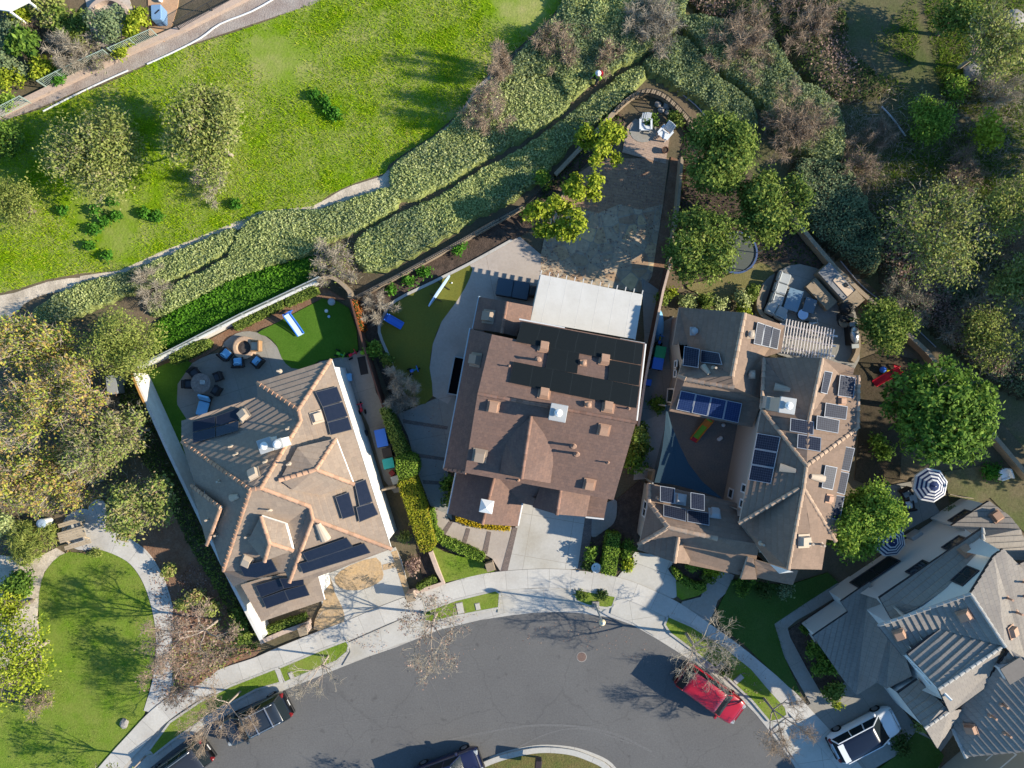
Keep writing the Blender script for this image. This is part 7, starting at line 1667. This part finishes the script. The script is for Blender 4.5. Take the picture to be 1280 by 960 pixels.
# ---- upper left garden plants
for x, y, r_, h, k, n, s_, lab, nm in [
  (10,40,26,2.6,'sagedark',1600,.12,'grey green bush under the white canopy','garden_bush'), (24,20,16,2.0,'yellowgreen',900,.10,'yellow green bush beside the white canopy','garden_bush'), (34,52,24,2.2,'deep',1300,.2,'dark palm like plant in the upper left garden','garden_bush'),
  (12,78,24,1.8,'sagedark',1400,.11,'blue grey bush at the left edge of the garden','garden_bush'), (60,12,26,2.4,'olive',1600,.11,'olive bush at the top edge of the garden','garden_bush'), (85,28,26,2.6,'green',1700,.12,'green mound with a pale dead branch','garden_bush'),
  (140,28,27,3.4,'sagedark',2200,.10,'round blue grey tree inside the stone ring','garden_tree'), (173,22,16,2.2,'yellowgreen',900,.13,'lemon tree beside the orange patio','garden_tree'), (165,40,14,1.8,'yellowgreen',600,.13,'lower branch bush of lemon leaves by the metal fence','garden_bush'),
  (14,100,20,1.4,'yellowgreen',1000,.11,'yellow shrub at the left end of the metal fence','garden_bush'), (48,85,22,1.4,'yellowgreen',1100,.11,'yellow shrub behind the middle of the metal fence','garden_bush'), (5,125,14,1.2,'bright',700,.1,'bright shrub at the frame edge behind the metal fence','garden_bush'),
  (72,96,14,.9,'weed',500,.1,'green creeper inside the metal fence corner','garden_bush'), (150,62,12,1.0,'yellowgreen',500,.1,'yellow flowering creeper on the fence top','garden_bush'), (100,45,16,1.6,'olive',700,.1,'straggly olive bush by the gravel yard','garden_bush'),
  # near the houses
  (800,552,22,2.6,'green',1900,.12,'tall dark green shrub against the middle house wall','house_shrub'), (792,580,16,2.2,'deep',1000,.12,'dark shrub below the tall one at the middle house','house_shrub'), (824,508,12,1.4,'deep',700,.1,'dark round shrub at the passage corner','house_shrub'),
  (566,625,12,1.6,'green',900,.1,'green shrub in front of the front wing with cupola','house_shrub'), (559,605,10,1.4,'deep',600,.1,'dark shrub beside the side driveway','house_shrub'),
  (740,690,9,1.2,'deep',500,.11,'dark shrub beside the white urn','house_shrub'), (734,706,6,.7,'darkcover',250,.1,'low dark shrub next to the driveway paver strip','house_shrub'), (786,684,9,1.1,'deep',500,.1,'round dark bush at the corner of the garage wall','house_shrub'),
  (784,706,7,.6,'yellowgreen',400,.11,'yellow green agave like plant beside the clipped hedge','house_shrub'), (781,692,6,.6,'bright',250,.11,'bright green plant above the agave like plant','house_shrub'),
  (833,372,12,1.2,'green',700,.09,'green shrub at the fence end of the small rock garden','rock_garden_shrub'), (858,376,12,1.1,'sage',700,.09,'pale green shrub second in the rock garden row','rock_garden_shrub'), (882,377,12,1.1,'green',700,.09,'green shrub third in the rock garden row','rock_garden_shrub'),
  (899,379,10,1.0,'sage',600,.09,'pale shrub fourth in the rock garden row','rock_garden_shrub'), (926,374,12,1.2,'sage',700,.09,'pale round shrub near the curved seat wall','rock_garden_shrub'), (931,386,10,1.0,'yellowgreen',500,.09,'yellow green shrub at the roof corner','rock_garden_shrub'), (838,364,8,.8,'yellowgreen',300,.09,'small yellow shrub beside the fence end','rock_garden_shrub'), (941,366,9,1.2,'green',500,.09,'green shrub hugging the seat wall','rock_garden_shrub'),
  (467,437,11,1.6,'bright',900,.1,'bright green shrub between wood fence and putting green','house_shrub'), (486,452,9,1.2,'green',500,.1,'small green shrub below the bright one at the wood fence','house_shrub'), (530,340,9,.6,'weed',350,.1,'small green plant in the bed behind the putting green','bed_plant'), (512,352,8,.5,'weed',260,.1,'small green plant in the bed, middle one','bed_plant'), (575,312,9,.6,'weed',300,.1,'small green plant in the bed near the railing','bed_plant'), (488,363,7,.5,'weed',220,.1,'small green plant in the bed, nearest the bare shrub','bed_plant'),
  (1147,690,12,1.0,'deep',600,.1,'dark shrub beside the air conditioning unit','house_shrub'), (1190,640,9,.7,'sagedark',350,.09,'grey round plant by the white house wall','house_shrub'), (1202,636,8,.6,'sagedark',300,.09,'smaller grey round plant by the white house wall','house_shrub'),
  (1030,832,16,1.5,'deep',1300,.11,'dark hedge like shrub in front of the grey garage','house_shrub'), (1042,862,14,1.4,'green',1000,.11,'green shrub at the end of the grey garage bed','house_shrub'), (1018,812,14,1.3,'deep',900,.11,'dark shrub at the top of the grey garage bed','house_shrub'), (1046,878,5,.8,'yellowgreen',200,.09,'small yellow green tip plant at the driveway edge','house_shrub'),
  (982,738,10,1.0,'sagedark',500,.09,'grey green shrub at the corner of the right house','house_shrub'), (1128,928,16,1.0,'darkcover',800,.1,'dark shrubs beside the white car lawn','house_shrub'), (1150,905,10,.9,'olive',400,.1,'olive plant by the front step of the grey house','house_shrub'),
  (245,748,13,1.4,'pinkish',900,.1,'pinkish shrub in the planting bed, upper one','bed_shrub'), (262,757,12,1.3,'olive',800,.1,'olive shrub in the planting bed, beside the pinkish one','bed_shrub'), (228,757,9,1.0,'olive',500,.1,'small olive shrub near the park path','bed_shrub'), (300,775,14,1.4,'green',1000,.1,'green shrub against the house end of the planting bed','bed_shrub'), (304,795,13,1.2,'green',900,.1,'lower green shrub by the white wall end','bed_shrub'), (212,712,10,1.1,'pinkish',500,.1,'reddish shrub where the path leaves the flowering tree','bed_shrub'),
  (870,708,11,.8,'bright',600,.09,'bright low plant in the curved front bed','bed_shrub'), (893,712,12,.8,'yellowgreen',600,.09,'yellow green low plant in the curved front bed','bed_shrub'), (885,724,8,.7,'green',400,.09,'green plant at the inner curve of the front bed','bed_shrub'), (930,733,14,.9,'deep',700,.1,'dark plants under the small front gable','bed_shrub'), (955,738,12,.8,'darkcover',500,.1,'dark low plants below the front eave','bed_shrub'),
  (515,705,12,.8,'drybrown',500,.09,'reddish dry plant in the pink walled bed','bed_shrub'), (505,672,7,.9,'olive',300,.09,'small olive plant by the white side wall','bed_shrub'), (753,744,5,.35,'darkcover',300,.08,'dark low plant at the foot of the street lamp','bed_shrub'), (728,743,6,.3,'green',400,.08,'green low plant on the street lamp lawn','bed_shrub'),
  (905,837,9,.6,'darkcover',350,.08,'dark low plant on the kerb strip by the bare tree','bed_shrub'), (1240,590,14,.6,'weed',500,.1,'green tuft on the shaded grass near the lone chair','bed_plant'), (1100,560,18,1.4,'deep',900,.11,'dark shrub at the foot of the huge round tree','house_shrub'), (1125,640,10,1.0,'bright',500,.1,'bright leafy shoot below the shaded garden chairs','house_shrub'),
  (815,150,10,.7,'deep',400,.1,'dark green plant beside the terrace rocks','bed_plant'), (845,148,10,.9,'green',450,.1,'green plant inside the terrace wall','bed_plant'), (682,226,14,1.0,'bright',700,.1,'bright green plant outside the wall by the loquats','bed_plant'),
  (120,690,6,.5,'olive',150,.08,'tiny olive plant at the edge of the park path','bed_plant')]:
    bush(nm, lab, x, y, r_, h, k, n=n, size=s_, cat='tree' if nm.endswith('tree') else 'shrub')
# ---- hedges
hedge('long clipped hedge with golden and reddish leaves beside the side driveway', [(497,603),(517,597),(532,640),(543,682),(536,689),(526,690),(514,655)], 2.0, 'goldhedge')
hedge('bright green rounded hedge just above the golden one', [(495,572),(507,567),(520,574),(521,588),(516,596),(499,600)], 1.9, 'bright', sm=1)
hedge('narrow dark green hedge rising beside the blue and teal bins', [(475,512),(484,508),(494,535),(508,565),(496,570),(486,545)], 2.0, 'green')
hedge('bright green flat topped hedge between the two driveways', [(760,667),(775,668),(773,692),(769,720),(752,717),(756,690)], 1.1, 'bright')
hedge('curved green hedge in front of the right house garage', [(842,710),(846,712),(856,722),(870,730),(882,730),(883,737),(872,739),(856,732),(844,720)], .7, 'bright')
hedge('clipped green hedge behind the pink brick wall of the left house', [(322,789),(350,779),(379,770),(381,775),(352,786),(324,797)], .8, 'green')
hedge('clipped green hedge along the left end of the front roof', [(303,755),(311,752),(328,790),(320,795)], .8, 'green')
hedge('golden flower border under the front wing of the middle house', [(570,645),(590,650),(612,655),(637,657),(637,663),(612,662),(588,658),(570,651)], .5, 'gold', name='flower_border', cat='flowers')
hedge('leafy green border above the front lawn of the middle house', [(553,671),(562,674),(590,686),(606,694),(603,702),(585,697),(562,686),(550,680)], .7, 'bright', name='green_border', cat='border')
hedge('leafy border along the white wall of the left yard, the lower piece', [(212,444),(240,428),(258,424),(260,432),(236,446),(214,455)], .9, 'green', name='green_border', cat='border')
hedge('leafy border along the white wall of the left yard, the upper piece', [(290,405),(330,384),(352,374),(354,381),(330,394),(294,412)], .8, 'green', name='green_border', cat='border')
hedge('leafy border in the top corner of the left yard', [(356,373),(384,358),(394,358),(396,366),(372,376),(358,382)], .8, 'green', name='green_border', cat='border')
hedge('orange flowering creeper on the wall between the two back yards', [(439,376),(444,375),(449,395),(453,412),(448,413),(443,395)], 1.6, 'flower', name='flower_border', cat='flowers', dens=160)
hedge('green border along the right side of the golden hedge', [(534,640),(541,636),(545,660),(553,668),(549,676),(544,676)], .9, 'bright', name='green_border', cat='border')
hedge('dark hedge in the shaded bed of the grey house', [(1004,788),(1044,762),(1047,768),(1008,794)], .8, 'deep')
hedge('square green hedge inside the pink walled bed', [(520,733),(541,721),(546,727),(524,738)], .6, 'green')
# ---- weeds in the field
WG = 'leafy weeds scattered over the green field'
for i, (x, y, r_, lab) in enumerate([(420,143,9,'largest leafy weed clump in the middle of the field'), (404,125,6,'leafy weed just above the largest clump'), (394,120,5,'leafy weed at the top of the middle clumps'), (410,135,6,'leafy weed touching the largest clump'),
   (180,266,6,'leafy weed below the left field tree, upper right'), (198,270,5,'leafy weed furthest right of the row below the field tree'), (121,263,6,'leafy weed left of the row below the field tree'), (132,277,5,'leafy weed in the middle of the row'), (118,287,7,'leafy weed lower left of the row'), (112,307,5,'lowest leafy weed below the field tree'), (146,270,4,'tiny leafy weed in the middle of the row'), (78,264,4,'tiny leafy weed at the left below the field tree'), (135,320,4,'tiny leafy weed close to the dark trail edge'), (142,252,4,'tiny leafy weed under the field tree crown'), (294,254,4,'tiny leafy weed right of the grey twigs')]):
    bush('field_weed', lab, x, y, r_, .5, 'weed', n=260, size=.11, group=WG, cat='weed')
# ---- tall trees on the slope just outside the right edge: their shade falls across the canyon
proto = None; rg = np.random.default_rng(99)
for i, (x, y, h, r_, lab) in enumerate([(1395,205,11.5,85,0), (1400,310,11,80,0), (1440,370,12,90,0), (1460,450,11,80,0), (1440,540,10.5,70,0), (1395,585,10.5,70,0)]):
    hc = h*.65; b = P(x, y, 0)
    if proto is None:
        proto = thing('shade_tree', 'tall dense tree on the slope beyond the right edge', 'tree', (b.x, b.y, 0), 0, 'tall trees beyond the right edge')
        lb = lobes_for(rg, 4.2, 15, 2.0, 22, .9); pt, nm = crown_pts(rg, lb, 5200, 8, .35, .4); np_mesh('crown', leaf_quads(pt, nm, rg.uniform(.2,.4,len(pt)), .6, rg), 4, LM['olive'], proto); tubes_mesh('trunk', [(np.array([0,0,-.1]), np.array([0,0,9.]), .3, .18)], M_palebark, proto)
        proto.scale = (h/15,)*3
    else: copy_tree(proto, (b.x, b.y, 0), i*1.3, 'tall dense tree on the slope beyond the right edge', h/15)

# ---- fallen leaves on the hard ground
def litter(name, pts, n, z, kind, seed, size=.05):
    rg = np.random.default_rng(seed); poly = [P2(x, y, z) for x, y in pts]; A = np.array(poly); ar = abs(sum(poly[i][0]*poly[(i+1)%len(poly)][1]-poly[(i+1)%len(poly)][0]*poly[i][1] for i in range(len(poly))))/2
    p = scatter(poly, n/ar, rg); p = p[vnoise(p, .9, seed)+rg.uniform(-.3,.3,len(p)) > .45]; c = np.column_stack([p, np.full(len(p), z)])
    o = np_mesh(name, leaf_quads(c, rg.normal(size=c.shape)*.25+np.array([0,0,1.]), rg.uniform(.5,1.3,len(c))*size, .6, rg), 4, LM[kind]); o['kind'] = 'stuff'
litter('leaf_litter', [(676,345),(676,318),(684,280),(712,225),(752,198),(836,198),(828,260),(815,345),(804,366)], 2600, .15, 'drybrown', 71, .06)
litter('leaf_litter', [(430,800),(530,760),(560,745),(600,770),(540,790),(470,818)], 500, .185, 'drybrown', 72)
litter('leaf_litter', [(180,700),(215,730),(220,880),(190,890),(195,760)], 900, .125, 'drybrown', 73)
litter('leaf_litter', [(60,640),(135,620),(140,690),(85,695)], 250, .115, 'drybrown', 74)
litter('leaf_litter', [(0,400),(180,400),(230,600),(150,690),(0,700)], 5000, .04, 'autumn', 75, .08)
litter('leaf_litter', [(820,760),(900,780),(980,870),(985,910),(900,840)], 350, .2, 'drybrown', 76)
litter('leaf_litter', [(480,520),(560,500),(556,640),(540,640)], 250, .14, 'drybrown', 77)
litter('leaf_litter', [(520,830),(700,770),(760,775),(850,820),(880,850),(700,800)], 260, .022, 'drybrown', 78)
